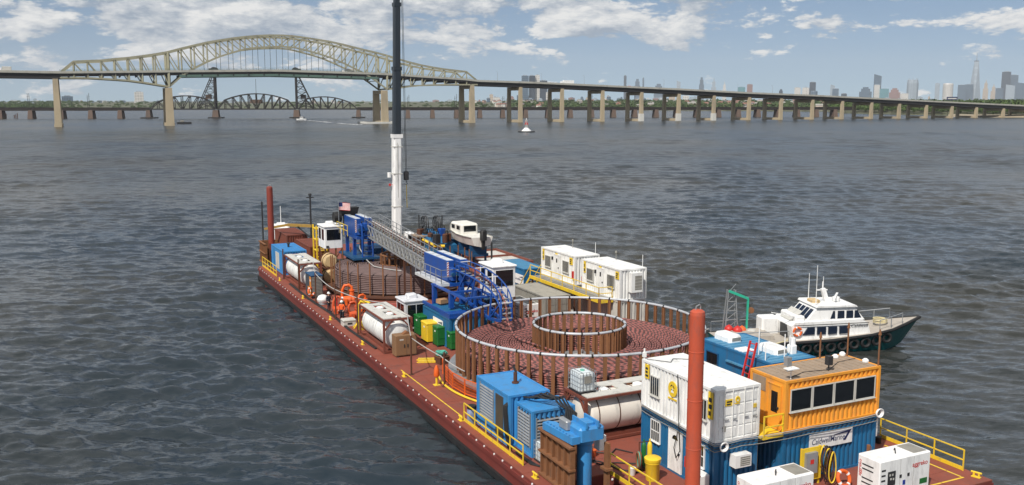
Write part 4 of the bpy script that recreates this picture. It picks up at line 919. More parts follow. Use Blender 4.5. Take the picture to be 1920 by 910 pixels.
def railing(name, label, pts, h=1.1, mat=None, mid=True, kick=True, every=2.0, cat='railing', group=None):
    mat = mat or YEL; o = on_barge(name, label, cat, *pts[0], 0 if len(pts[0]) == 2 else None, group=group) if len(pts[0]) == 2 else on_barge(name, label, cat, *pts[0], group=group)
    P = [Vector((p[0], p[1], p[2] if len(p) > 2 else 0)) for p in pts]; b = P[0]
    for p, q in zip(P[:-1], P[1:]):
        p, q = p-b, q-b; n = max(1, round((q-p).length/every))
        for i in range(n+1):
            v = p.lerp(q, i/n); m = MB(); m.bar(v, v+Vector((0,0,h)), .055); m.build('post', mat, o)
        for z in ([h, h*.52] if mid else [h]): m = MB(); m.bar(p+Vector((0,0,z)), q+Vector((0,0,z)), .055); m.build('rail', mat, o)
        if kick: m = MB(); m.bar(p+Vector((0,0,.11)), q+Vector((0,0,.11)), .03, .2); m.build('toe_board', mat, o)
    return o
def walkway():
    o = on_barge('walkway', 'yellow edged steel walkway in front of the white offices', 'walkway', 19.45, -37.5, 0)
    m = MB(); m.box(-.58,-5.8,2.5,.6,6.6,2.58); m.build('grating', GREY, o)
    m = MB(); m.box(-.7,-5.8,2.38,-.6,6.6,2.66); m.build('edge_beam', YEL, o); m = MB(); m.box(-.7,-5.9,2.38,.6,-5.81,2.66); m.build('edge_beam', YEL, o)
    for y in (-5.5,-1.5,2.5,6.3): m = MB(); m.bar((-.5,y,0),(-.5,y,2.45),.12); m.build('prop', RUSTD, o)
    for i in range(8): m = MB(); m.box(-.5,6.75+i*.28,2.2-i*.28,.5,7.05+i*.28,2.26-i*.28); m.build('step', GREY, o)
    for s in (-.55, .55):
        m = MB(); m.bar((s,6.65,2.5),(s,9.0,.15),.06,.2); m.build('stringer', YEL, o); m = MB(); m.bar((s,6.65,3.5),(s,9.0,1.15),.055); m.bar((s,9.0,.15),(s,9.0,1.15),.055); m.build('rail', YEL, o)
walkway()
railing('walkway_railing', 'yellow railing along the walkway of the white offices', [(18.8,-31.0,2.6),(18.8,-43.2,2.6),(20.0,-43.3,2.6)], 1.05, every=1.9, kick=False)
o, F = container('storage_container', 'grey ribbed container lying below the yellow walkway', 15.5, 17.95, -40.1, -34.1, 0, CH, GREY, paint('grey_roof', (.36,.34,.29), .8, .12), doors='N')
o, F = container('tool_container', 'dark blue open container with the sign of the company behind the white cab', 19.8, 22.2, -27.7, -21.9, 0, CH, BLUEC, MIDB, doors='N')
company_sign(o, F['L'], 3.85, 1.0, 1.9, .95, .3)
# ------------------------------------------------------------------ white hire generators
def hire_generator(label, a0, b0, La, Lb, h, txt=True, z=0):
    o = on_barge('generator', label, 'generator', a0+La/2, b0+Lb/2, z, 0, 'white hire generators'); x, y = La/2, Lb/2
    m = MB(); m.box(-x+.03,-y+.03,0,x-.03,y-.03,.26); m.build('skid', DARK, o)
    m = MB(); m.bbox(-x,-y,.26,x,y,h,.05); m.build('body', CLEANW, o); FN = Face(La, Lb, 'N'); FL = Face(La, Lb, 'L')
    for i in range(6):
        if i == 3: continue
        zz = .45+i*.22; m = FL.mb(); m.box(Lb*.22,zz,-.01,Lb*.72,zz+.06,.012); m.build('air_slot', DARK, o)
    for i in range(5): m = FN.mb(); m.box(.12,.5+i*.25,-.01,.38,.58+i*.25,.012); m.build('air_slot', DARK, o)
    m = FN.mb(); m.box(La*.16,.72,-.01,La*.31,1.42,.01); p_ = m.build('control_panel', DARK, o)
    for u, zz in ((.2,1.2),(.25,1.2),(.22,1.0),(.27,.98)): m = FN.mb(); m.box(La*u-.04,zz,.008,La*u+.05,zz+.1,.016); m.build('gauge', LGREY, p_)
    for u in (.39, .545): m = FN.mb(); m.box(La*u,1.0,-.01,La*u+.14,1.16,.014); m.build('latch', DARK, o)
    for u in (.4, .66): m = FN.mb(); m.box(La*u,.3,-.01,La*u+.012,h-.08,.006); m.build('door_seam', GREY, o)
    m = FN.mb(); m.box(La*.46,.62,-.01,La*.51,.85,.012); m.build('socket_plate', paint('socket_blue', (.02,.05,.3), .5), o); m = FN.mb(); m.box(La*.8,.45,-.01,La*.95,.72,.008); m.build('rating_decal', GREEN, o)
    m = MB(); m.box(x-1.0,-y+.15,h-.02,x-.12,y-.15,h+.012); g_ = m.build('roof_grille', GREY, o)
    m = MB(); m.tube([(-.15,-.18,h),(-.12,-.12,h+.12),(0,0,h+.16),(.12,.12,h+.12),(.15,.18,h)], .03, 6); m.build('lifting_eye', DARK, o)
    if txt:
        text('aggreko', .32, REDP, o, FN.M @ Vector((La*.79, h-.5, .006)), FN.rot, bold=.012); 
        e = Matrix.Rotation(0, 3, 'Z'); q = (FL.M.to_3x3() @ Matrix.Rotation(R(90), 3, 'Z')).to_euler(); text('aggreko', .26, REDP, o, FL.M @ Vector((.16, 1.35, .006)), q, bold=.012)
hire_generator('white hire generator beside the yellow corner railing at the barge end', 13.35, -77.3, 3.35, 1.35, 2.0)
hire_generator('white hire generator standing in front of the blue container air conditioner', 6.4, -76.85, 3.35, 1.35, 2.0)
hire_generator('white hire generator behind the cable tank under the white cab', 13.95, -39.2, 1.5, 3.6, 1.9, False)
bpy.context.view_layer.update()
g3 = [ob for ob in COL.objects if ob.get('label','').startswith('white hire generator behind')][0]
Fg = Face(1.5, 3.6, 'N'); text('aggreko', .36, REDP, g3, Fg.M @ Vector((.8, 1.3, .012)), Fg.rot, bold=.012)
# distribution board with coiled cables
def board():
    o = on_barge('distribution_board', 'yellow distribution board with grey box in front of the blue container', 'switchboard', 12.35, -74.35, 0)
    m = MB(); m.box(-1.0,-.03,.3,.25,.03,1.95); m.build('panel', YEL, o); m = MB(); m.box(-.85,-.2,.7,-.15,-.032,1.75); b_ = m.build('switch_box', GALV, o); m = MB(); m.box(-.62,-.21,1.2,-.4,-.202,1.42); m.build('warning_decal', REDP, b_)
    for x in (-.95, .2): m = MB(); m.bar((x,.08,0),(x,.08,1.95),.08); m.build('post', YEL, o)
    for k in range(9):
        m = MB(); c = Vector((.25+.12*(k%3), -.14-.05*k, 1.45-.06*k)); m.tube([c+Vector((math.cos(t)*.22, math.sin(t*2)*.03, math.sin(t)*(.55+.03*k))) for t in np.linspace(0, 6.28, 20)[:-1]], .035, 6, True); m.build('cable_coil', (YEL, BLACK, BLACK, RUSTD)[k % 4], o, smooth=True)
board()
def life_ring(a, b, z, rx, rz, label, r=.36, world=None):
    m = MB(); n = 28; m.tube([(math.cos(t)*r, math.sin(t)*r, 0) for t in np.linspace(0, 2*math.pi, n+1)[:-1]], .095, 8, True)
    o = m.build('life_ring', BUOYO, None, True, label=label, cat='life ring'); o.location = world or B(a, b, z); o.rotation_euler = (rx, 0, rz)
    for k in range(4):
        a_ = k*math.pi/2+.5; mm = MB(); mm.tube([(math.cos(t)*r, math.sin(t)*r, 0) for t in np.linspace(a_-.14, a_+.14, 5)], .1, 8); mm.build('band', CLEANW, o)
    return o
life_ring(13.35, -75.15, .42, R(65), A0, 'orange life ring leaning below the coiled cables')
def post_thing(name, label, a, b, z, h, r, mat, cat='post', group=None, cap=True):
    o = on_barge(name, label, cat, a, b, z, 0, group); m = MB(); m.cyl((0,0,0),(0,0,h),r,n=8); m.build('shaft', mat, o)
    m = MB(); m.box(-r*2.4,-r*2.4,0,r*2.4,r*2.4,.03); m.build('foot', mat, o)
    if cap: m = MB(); m.tube([(r,0,h-.08),(r*2.2,0,h-.14),(r*2.2,0,h-.24),(r,0,h-.28)], .015, 5); m.build('eye', mat, o)
    return o
post_thing('stanchion', 'rusty square stanchion between the coiled cables and the hire generator', 14.4, -75.6, 0, 2.1, .09, RUST)
# railings
railing('railing', 'yellow railing on the barge corner beside the hire generator', [(20.3,-71.0),(20.3,-76.35)], every=1.75)
railing('railing', 'yellow railing on the deck edge beside the blue louvred generators', [(.45,-58.3),(.5,-65.9)], every=1.5)
railing('railing', 'yellow railing along the spud slot in front of the yellow drum', [(3.95,-68.8),(3.95,-77.6)], every=1.75)
railing('railing', 'yellow railing on the deck edge beside the far blue container', [(.45,.0),(.5,-7.1)], every=1.35)
railing('railing', 'short yellow railing by the dark red far spud', [(4.2,9.0),(4.2,12.3),(6.5,12.35)], every=1.2)
# near spud, bright red tube with cap and eye
def spud(label, a, b, z0, z1, r, mat, name='spud'):
    o = on_barge(name, label, 'spud', a, b, 0); m = MB(); m.cyl((0,0,z0),(0,0,z1-.25),r,n=28); m.lathe([(r,z1-.25),(r*.92,z1-.1),(r*.6,z1-.02),(0.01,z1)], 28); m.build('tube', mat, o, smooth=True)
    m = MB(); m.tube([(-.1,0,z1-.05),(-.08,0,z1+.13),(.1,0,z1+.2),(.16,0,z1+.1),(.14,0,z1-.05)], .03, 6); m.build('lifting_eye', GALV, o)
    for k in range(5): zz = z1-1.9-k*2.2; m = MB(); m.lathe([(r+.001,zz),(r+.012,zz+.01),(r+.012,zz+.04),(r+.001,zz+.05)], 28); m.build('weld_ring', mat, o, smooth=True)
    for k in range(7): zz = z1-1.2-k*1.3; m = MB(); m.box(r-.02,-.06,zz,r+.07,.06,zz+.07); m.build('lug', mat, o)
    m = MB(); m.box(-r-.12,-r-.12,0.004,r+.12,r+.12,.5) if z0 > -9 else m.lathe([(r+.02,0.004),(r+.3,0.004),(r+.3,.18),(r+.02,.2)], 24); m.build('collar', REDBR, o)
spud('tall bright red tubular spud standing in front of the white office stack', 4.36, -75.0, -10, 9.7, .335, SPUDR)
spud('dark red tubular spud at the far corner of the barge', 2.0, 2.2, -10, 8.9, .35, SPUDD)
def spud_well(label, a, b, flip, topblue=True):
    o = on_barge('spud_well', label, 'spud well', a, b, 0)
    s = 1 if not flip else -1
    m = MB(); m.box(-.95,-1.55,.0,-.85,1.55,2.45); m.build('plate', RUST, o)
    for i in range(6): y = -1.5+i*.6; m = MB(); m.box(-1.1,y-.04,.0,-.953,y+.04,2.4); m.build('stiffener', RUST, o)
    for z in (.06, 1.25, 2.35): m = MB(); m.box(-1.2,-1.6,z,-.85,1.6,z+.1); m.build('flange', RUST, o)
    m = MB(); m.box(-.85,1.45,0,1.0,1.6,2.45); m.build('plate', RUST, o)
    m = MB(); m.box(.95,-1.55,-.8,1.1,-1.2,2.3); m.build('plate', RUST, o)
    for z in (-.3, .95): m = MB(); m.box(.8,-1.65,z,1.2,-1.1,z+.12); m.build('flange', RUST, o)
    return o
o = spud_well('rusty ribbed spud well with a bright blue spud head beside the slot', 1.85, -68.85, False)
m = MB(); m.cyl((.12,-.75,-3.2),(.12,-.75,2.75),.37,n=28); m.lathe([(.38,2.2),(.44,2.25),(.44,2.5),(.38,2.55)],28,'z',(.12,-.75,0)); m.build('blue_tube', GENB, o, smooth=True)
m = MB(); m.bbox(-.55,-1.45,2.55,.85,-.1,3.25,.12); hb = m.build('spud_head', GENB, o)
m = MB(); m.prism([(-1.15,1.2),(-.95,-1.4),(-.5,-1.4),(-.5,1.0),(-.8,1.3)], 2.5, 2.85); m.build('clamp_arm', GENB, o)
for k in range(8): m = MB(); m.cyl((-.98+.02*k*.3,1.0-k*.3,2.85),(-.98+.02*k*.3,1.0-k*.3,2.93),.05,n=6); m.build('bolt', GENB, hb)
for x in (-.2, .45): m = MB(); m.box(x-.04,-1.5,3.2,x+.04,-.15,3.5); m.build('rib', GENB, hb)
m = MB(); m.bbox(-.15,-1.2,3.24,.4,-.5,3.42,.05); m.build('motor_cover', GENB, hb); m = MB(); m.bbox(-.75,-.5,2.9,-.45,.3,3.35,.06); m.build('valve_block', GALV, hb)
m = MB(); m.bbox(1.05,-.6,1.6,1.45,-.1,2.35,.02); m.build('terminal_box', CLEANW, o)
o = spud_well('dark rusty spud well at the far corner beside the blue winch', 2.0, 2.1, True)
# hydraulic hoses from generators to the spud head
for k in range(7):
    a0 = 1.7+.12*k; P = [(a0*.55+.9,-63.2-.1*k,2.72),(2.2+.12*k,-64.2,2.95+.08*(k%3)),(2.7+.1*k,-65.2,3.1-.1*(k%2)),(2.3+.1*k,-67.2,3.2-.06*k),(1.4+.1*k,-68.6,3.0)]
    o = sagging('hydraulic_hose', 'black hydraulic hose looping from the blue generators to the blue spud head', P, .045, BLACK, .25, 8, 'hose', 'hoses from generators to spud head')
for k in range(4): sagging('hydraulic_hose', 'black hose hanging down the side of the louvred generator to the deck', [(1.3+.02*k,-63.1,2.7),(.78+.03*k,-63.0-.06*k,2.3),(.72+.04*k,-63.25-.05*k,1.0),(.85,-63.4-.1*k,.06)], .035, BLACK, .05, 6, 'hose', 'hoses down the generator side')
for k in range(3): sagging('deck_hose', 'thick black hose lying in a loop on the deck by the white tote', [(.95,-64.2-.12*k,.06),(.9+.1*k,-66.0-.1*k,.05),(1.4,-66.9-.12*k,.06),(2.1,-66.5+.1*k,.06)], .05, BLACK, .0, 10, 'hose', 'hoses on deck by the tote')
# ------------------------------------------------------------------ blue louvred generators
def louvres(o, F, u, z, w, h, n):
    m = F.mb(); m.box(u,z,-.07,u+w,z+h,-.035); b_ = m.build('louvre_panel', DARK, o)
    m = F.mb(); m.box(u-.05,z-.05,-.07,u,z+h+.05,.03); m.box(u+w,z-.05,-.07,u+w+.05,z+h+.05,.03); m.build('louvre_frame', GALV, b_)
    for i in range(n): zz = z+(i+.2)*h/n; mm = F.mb(); mm.add([(u,zz,.05),(u+w,zz,.05),(u+w,zz+h/n*.42,-.01),(u,zz+h/n*.42,-.01),(u,zz,.03),(u+w,zz,.03),(u+w,zz+h/n*.42,-.03),(u,zz+h/n*.42,-.03)], [(0,1,2,3),(7,6,5,4),(0,4,5,1),(1,5,6,2),(2,6,7,3),(3,7,4,0)]); mm.build('slat', GALV, b_)
o, F = container('generator', 'larger blue louvred generator with exhaust pipe on its roof', .95, 3.45, -63.3, -59.0, 0, 2.9, GENB, cat='generator', plain='L', roofrib=False)
louvres(o, F['L'], .55, .75, 1.75, 1.9, 11); m = F['L'].mb(); m.box(2.6,.25,-.03,3.55,2.6,.01); m.build('door', paint('dark_steel_door', (.12,.1,.08), .35, .2, metal=.4), o)
m = MB(); m.lathe([(.2,2.87),(.2,2.95),(.11,2.96),(.11,3.5)],12,'z',(.15,-.1,0)); e_ = m.build('exhaust', RUSTD, o); m = MB(); m.bar((.2,-.1,3.5),(.1,.05,3.8),.2,.03); m.build('rain_flap', DARK, e_)
o, F = container('generator', 'smaller blue louvred generator nearer the spud head', 1.35, 3.95, -65.25, -63.35, 0, 2.55, GENB, cat='generator', roofrib=False)
louvres(o, F['L'], .3, .55, 1.35, 1.75, 10); louvres(o, F['N'], .3, .75, 2.0, 1.35, 8)
# IBC totes
def ibc(label, a, b, z=0, s=1.0):
    o = on_barge('liquid_tote', label, 'tote', a, b, z); o.scale = (s,s,s)
    m = MB(); m.bbox(-.48,-.56,.15,.48,.56,1.1,.09); m.build('bottle', paint('tote_plastic', (.68,.74,.76), .35, .06), o, smooth=True)
    m = MB(); m.cyl((0,0,1.1),(0,0,1.16),.12,n=12); m.build('cap', paint('cap_green', (.15,.45,.35), .5), o)
    m = MB()
    for i in range(6):
        x = -.5+i*.2
        for y in (-.6, .6): m.bar((x,y,.14),(x,y,1.14),.022)
        m.bar((x,-.6,1.14),(x,.6,1.14),.022) if i in (1, 4) else None
    for i in range(1, 6):
        y = -.6+i*.2
        for x in (-.5, .5): m.bar((x,y,.14),(x,y,1.14),.022)
    for z_ in (.14, .38, .62, .88, 1.14): m.tube([(-.5,-.6,z_),(.5,-.6,z_),(.5,.6,z_),(-.5,.6,z_)], .014, 4, True)
    m.build('cage', GALV, o); m = MB(); m.box(-.22,-.622,.55,.2,-.605,.95); m.build('label_plate', GREY, o)
    m = MB(); m.box(-.5,-.6,.09,.5,.6,.14)
    for x in (-.42, 0, .42):
        m.box(x-.07,-.6,0,x+.07,.6,.09)
    m.build('pallet', DARK, o)
ibc('white caged liquid tote on the deck beside the louvred generator', 1.85, -66.0, 0, .95)
ibc('white caged liquid tote standing on top of the near tank frame', 5.45, -63.4, 2.62, 1.05)
# tank containers
def tank_container(label, a0, a1, b0, b1, along, tankmat, fr=None, wrap=False):
    La, Lb = a1-a0, b1-b0; o = on_barge('tank_container', label, 'tank', (a0+a1)/2, (b0+b1)/2, 0, 0 if along == 'a' else R(90)); fr = fr or REDBR
    Lx, Wy = (La, Lb) if along == 'a' else (Lb, La); x, y, h = Lx/2, Wy/2, 2.59
    for i in (-1, 1):
        for j in (-1, 1): m = MB(); m.box(i*x,j*y,0,i*(x-.15),j*(y-.15),h); m.build('corner_post', fr, o)
        m = MB(); m.box(i*x,-y+.15,h-.15,i*(x-.12),y-.15,h); m.box(i*x,-y+.15,.05,i*(x-.12),y-.15,.2); m.build('end_rail', fr, o)
        m = MB()
        for j in (-1, 1): m.bar((i*(x-.07),j*(y-.12),1.75),(i*(x-.07),j*(y-.75),h-.12),.1); m.bar((i*(x-.07),j*(y-.12),.8),(i*(x-.07),j*(y-.75),.18),.1)
        m.build('corner_brace', fr, o)
    for j in (-1, 1):
        m = MB(); m.box(-x+.15,j*y,h-.12,x-.15,j*(y-.1),h); m.box(-x+.15,j*y,.05,x-.15,j*(y-.1),.2); m.build('side_rail', fr, o)
    R_ = Wy/2-.09; c = .25+R_; pr = [(.02,-x+.2),(R_*.55,-x+.24),(R_*.86,-x+.36),(R_*.98,-x+.52),(R_,-x+.66),(R_,x-.66),(R_*.98,x-.52),(R_*.86,x-.36),(R_*.55,x-.24),(.02,x-.2)]
    m = MB(); m.lathe(pr, 36, 'x', (0,0,c)); t_ = m.build('tank', tankmat, o, smooth=True)
    for q in (-.52, -.18, .18, .52): m = MB(); m.lathe([(R_+.001,q*x*1.3-.03),(R_+.014,q*x*1.3-.03),(R_+.014,q*x*1.3+.03),(R_+.001,q*x*1.3+.03)], 36, 'x', (0,0,c)); m.build('band', RUSTD if tankmat is CREAM else LGREY, t_, smooth=True)
    if wrap: m = MB(); m.lathe([(R_*.6,x-.22),(R_*.88,x-.31),(R_*1.01,x-.48),(R_*1.02,x-.9)], 30, 'x', (0,0,c)); m.build('insulation_wrap', paint('foil', (.62,.63,.65), .3, .3, metal=.5, scale=5), t_)
    for j in (-1, 1): m = MB(); m.box(-x+.2,j*y*.92,h-.02,x-.2,j*y*.32,h+.035); m.build('walkway', LGREY, o)
    for q in (-.75, 0, .75): m = MB(); m.box(q*x-.35,-y*.31,h-.03,q*x+.35,y*.31,h+.03); m.build('walkway', LGREY, o)
    for q in (-.38, .38): m = MB(); m.lathe([(.3,h-.15),(.3,h+.02),(.18,h+.08)],14,'z',(q*x,0,0)); m.build('manhole', WHITE, o)
    for j in (-1, 1): m = MB(); m.bar((-x+.3,j*y*.5,.12),(x-.3,j*y*.5,.12),.2,.25); m.build('saddle', fr, o)
    return o
tank_container('white tank in a red-brown frame beside the far blue container, foil-wrapped end', 1.0, 3.35, -15.3, -8.6, 'b', WHITE, wrap=False)
tank_container('white tank in a red-brown frame with the tan site box at its end', .9, 3.2, -42.1, -35.9, 'b', WHITE)
tank_container('cream tank with dark bands lying across the deck behind the louvred generators', 4.85, 10.9, -64.8, -62.35, 'a', CREAM)
def site_box():
    o = on_barge('site_box', 'tan steel site box standing at the end of the white tank', 'tool box', 2.2, -43.0, 0); m = MB(); m.bbox(-.82,-.45,.1,.82,.45,1.62,.03); m.build('body', TAN, o)
    FN = Face(1.64, .9, 'N')
    for k in (0, 1): m = FN.mb(); m.box(.05+k*.78,.16,-.005,.8+k*.78,1.52,.02); d_ = m.build('door', TAN, o); m = FN.mb(); m.box(.62+k*.26,.7,.018,.7+k*.26,.95,.05); m.build('handle', DARK, d_)
    m = MB()
    for x in (-.7, .6): m.box(x,-.44,0,x+.12,.44,.1)
    m.build('runner', DARK, o); m = FN.mb(); m.box(.3,1.25,.018,.6,1.35,.026); m.build('name_plate', LGREY, o)
    m = MB(); m.add([(-.2,-.2,1.62),(.5,-.2,1.62),(.15,-.2,1.85),(-.2,.2,1.62),(.5,.2,1.62),(.15,.2,1.85)], [(0,1,2),(5,4,3),(0,3,4,1),(1,4,5,2),(2,5,3,0)]); m.build('lid_vent', RUST, o)
site_box()
def waste_bin(label, a0, a1, b0, b1, h, mat):
    o = on_barge('waste_bin', label, 'bin', (a0+a1)/2, (b0+b1)/2, 0); x, y = (a1-a0)/2, (b1-b0)/2
    m = MB(); m.bbox(-x,-y,.12,x,y,h,.05); m.build('body', mat, o); m = MB(); m.box(-x-.02,-y-.02,h-.12,x+.02,y+.02,h-.07); m.build('lip', mat, o)
    for q in ((.42,) if mat is GREEN else ()): m = MB(); m.box(-x-.025,-y*.85,h*q,-x-.003,y*.85,h*q+.07); m.box(-x*.85,-y-.025,h*q,x*.85,-y-.003,h*q+.07); m.build('rib', mat, o)
    for i, j in ((-1,-1),(1,-1),(1,1),(-1,1)): m = MB(); m.box(i*x,j*y,0,i*(x-.1),j*(y-.1),.13); m.build('foot', DARK, o)
    m = MB(); m.box(-x-.012,-y*.3,h*.72,-x-.002,y*.1,h*.8); m.build('decal', CLEANW, o)
waste_bin('green steel bin against the company sign behind the yellow bin', 5.15, 6.25, -38.2, -36.95, 1.6, GREEN)
waste_bin('yellow steel bin between the green bins', 4.9, 5.85, -40.6, -39.3, 1.6, YEL)
waste_bin('green steel bin in front of the yellow bin', 5.2, 6.2, -42.0, -41.0, 1.55, GREEN)
waste_bin('green steel bin close to the rim of the cable tank', 5.75, 6.5, -43.4, -42.5, 1.4, GREEN)
def drum():
    o = on_barge('overpack_drum', 'yellow plastic drum with screw lid beside the gas cylinder cart', 'drum', 5.45, -70.35, 0)
    m = MB(); m.lathe([(.32,.0),(.34,.04),(.36,.85),(.40,.9),(.40,.98),(.37,1.0)], 24); m.build('body', YEL, o, smooth=True); m = MB(); m.lathe([(.41,.98),(.42,1.0),(.42,1.14),(.36,1.18),(.1,1.19)], 24); m.build('lid', YEL, o, smooth=True)
drum()
def gas_cart():
    o = on_barge('gas_cart', 'hand cart with green and yellow gas cylinders and a coiled hose by the blue container', 'cart', 5.95, -69.1, 0, -.2)
    for x in (-.16, .16):
        m = MB(); m.lathe([(.12,.12),(.13,.16),(.13,1.25),(.09,1.4),(.04,1.45),(.04,1.6)], 14, 'z', (x,0,0)); m.build('cylinder', (GREEN if x < 0 else YEL), o, smooth=True)
        m = MB(); m.cyl((x*2.2,-.15,.16),(x*2.2,-.05,.16),.17,n=14); m.build('wheel', BLACK, o)
    m = MB()
    for x in (-.3, .3): m.bar((x,.15,.1),(x,.3,1.35),.04)
    m.bar((-.3,.3,1.35),(.3,.3,1.35),.04); m.box(-.32,-.2,.08,.32,.2,.12); m.build('frame', RUSTD, o)
    for k in range(4): m = MB(); m.tube([(-.45-.05*k+math.cos(t)*.05, -.2-.03*k+math.cos(t)*.3, .62+math.sin(t)*.42) for t in np.linspace(0, 6.28, 22)[:-1]], .045, 6, True); m.build('hose_coil', (RUST, REDBR, ROPEG, RUST)[k], o, smooth=True)
gas_cart()
def white_cabinet():
    o = on_barge('cable_cabinet', 'white steel cabinet beside the blue container corner behind the red spud', 'cabinet', 6.5, -72.6, 0); m = MB(); m.bbox(-.35,-.5,0,.35,.5,1.05,.06); m.build('body', WHITE, o); m = MB(); m.box(-.36,-.45,.1,-.352,.45,.95); m.build('door', WHITE, o); m = MB(); m.box(-.38,-.3,.5,-.36,-.2,.65); m.build('handle', DARK, o)
white_cabinet()
def barrel():
    o = on_barge('barrel', 'blue and white barrel with black lid behind the louvred generator', 'barrel', .75, -58.75, 0); m = MB(); m.lathe([(.26,0),(.28,.05),(.29,.4),(.28,.8),(.25,.86)],18); m.build('body', paint('barrel_blue', (.25,.3,.45), .5, .6, rust=.5, rustcol=(.01,.03,.2), scale=2), o, smooth=True); m = MB(); m.lathe([(.27,.86),(.28,.9),(.28,1.05),(.2,1.08)],18); m.build('lid', BLACK, o, smooth=True)
barrel()
# ------------------------------------------------------------------ cable tanks
def cable_mat(name, ca, cb, period):
    m = bpy.data.materials.new(name); m.use_nodes = True; nt = m.node_tree; L = nt.links.new; b = nt.nodes['Principled BSDF']; b.inputs['Roughness'].default_value = .75
    uv = N(nt, 'ShaderNodeUVMap'); uv.uv_map = 'UVMap'; s = N(nt, 'ShaderNodeSeparateXYZ'); L(uv.outputs[0], s.inputs[0])
    ph = math_(nt, 'ADD', math_(nt, 'MULTIPLY', s.outputs[0], 1/period), s.outputs[1]); fr = math_(nt, 'FRACT', ph)
    st = math_(nt, 'GREATER_THAN', fr, .5); c = N(nt, 'ShaderNodeMix', data_type='RGBA'); L(st, c.inputs[0]); c.inputs[6].default_value = ca+(1,); c.inputs[7].default_value = cb+(1,)
    g = N(nt, 'ShaderNodeNewGeometry'); n = N(nt, 'ShaderNodeTexNoise'); n.inputs['Scale'].default_value = 1.2; n.inputs['Detail'].default_value = 6; L(g.outputs['Position'], n.inputs['Vector'])
    c2 = N(nt, 'ShaderNodeMix', data_type='RGBA', blend_type='MULTIPLY'); c2.inputs[0].default_value = .55; L(c.outputs[2], c2.inputs[6]); L(n.outputs[1], c2.inputs[7]); L(n.outputs[0], c2.inputs[7])
    hb = N(nt, 'ShaderNodeHueSaturation'); hb.inputs['Value'].default_value = 1.35; L(c2.outputs[2], hb.inputs['Color']); L(hb.outputs[0], b.inputs['Base Color']); return m
CABR = cable_mat('striped_cable', (.30,.105,.09), (.085,.042,.04), .46); CABD = cable_mat('dark_cable', (.15,.10,.095), (.135,.09,.085), 1.6)
def coil(name, label, a, b, r0, r1, z0, z1, dia, mat, seed, lumps=True):
    """every turn of the top layer and of the outer and inner wall layers is its own ring of tube"""
    rg = random.Random(seed); V = []; F = []; UV = []; n_seg, n_t = 150, 6; arc = 0.0
    rings = []
    nt = int((r1-r0)/dia)
    for i in range(nt): rings.append((r0+dia*(i+.5), z1-dia/2 + rg.uniform(-.018,.018) - (.05 if i % 9 == 4 else 0)))
    z = z1-dia*1.45
    while z > z0+dia*.4:
        rings.append((r1-dia*.5+rg.uniform(-.03,.02), z)); rings.append((r0+dia*.5, z)); z -= dia*.93
    for (r, z) in rings:
        o = len(V); ph = rg.uniform(0, 6.28); wob = rg.uniform(.005,.03)
        for k in range(n_seg+1):
            t = 2*math.pi*k/n_seg; rr = r + wob*math.sin(3*t+ph); zz = z + .012*math.sin(5*t+ph*2)
            for q in range(n_t):
                f = 2*math.pi*q/n_t; V.append(((rr+math.cos(f)*dia*.5)*math.cos(t), (rr+math.cos(f)*dia*.5)*math.sin(t), zz+math.sin(f)*dia*.5)); UV.append((arc + t*r, q/n_t*1.0))
        for k in range(n_seg):
            for q in range(n_t): F.append((o+k*n_t+q, o+(k+1)*n_t+q, o+(k+1)*n_t+(q+1)%n_t, o+k*n_t+(q+1)%n_t))
        arc += 2*math.pi*r
    me = bpy.data.meshes.new(name); me.from_pydata(V, [], F); ul = me.uv_layers.new(name='UVMap'); uvs = np.array(UV)
    li = np.empty(len(me.loops), np.int32); me.loops.foreach_get('vertex_index', li); u = uvs[li].copy()
    u = u.reshape(-1, 4, 2); w = (u[:,:,1].max(1) - u[:,:,1].min(1)) > .6; fix = (u[:,:,1] < .4) & w[:,None]; u[:,:,1] += fix
    ul.data.foreach_set('uv', u.ravel()); me.materials.append(mat); me.polygons.foreach_set('use_smooth', [True]*len(me.polygons)); me.update()
    o = obj(name, me, None, label, 'cable coil'); o.location = B(a, b, 0); o.rotation_euler = (0,0,A0+.6); return o
TANK1 = (11.7, -52.3)
coil('cable_coil', 'huge flat coil of red and black striped cable filling the near tank', *TANK1, 3.35, 8.3, .55, 2.1, .165, CABR, 1)
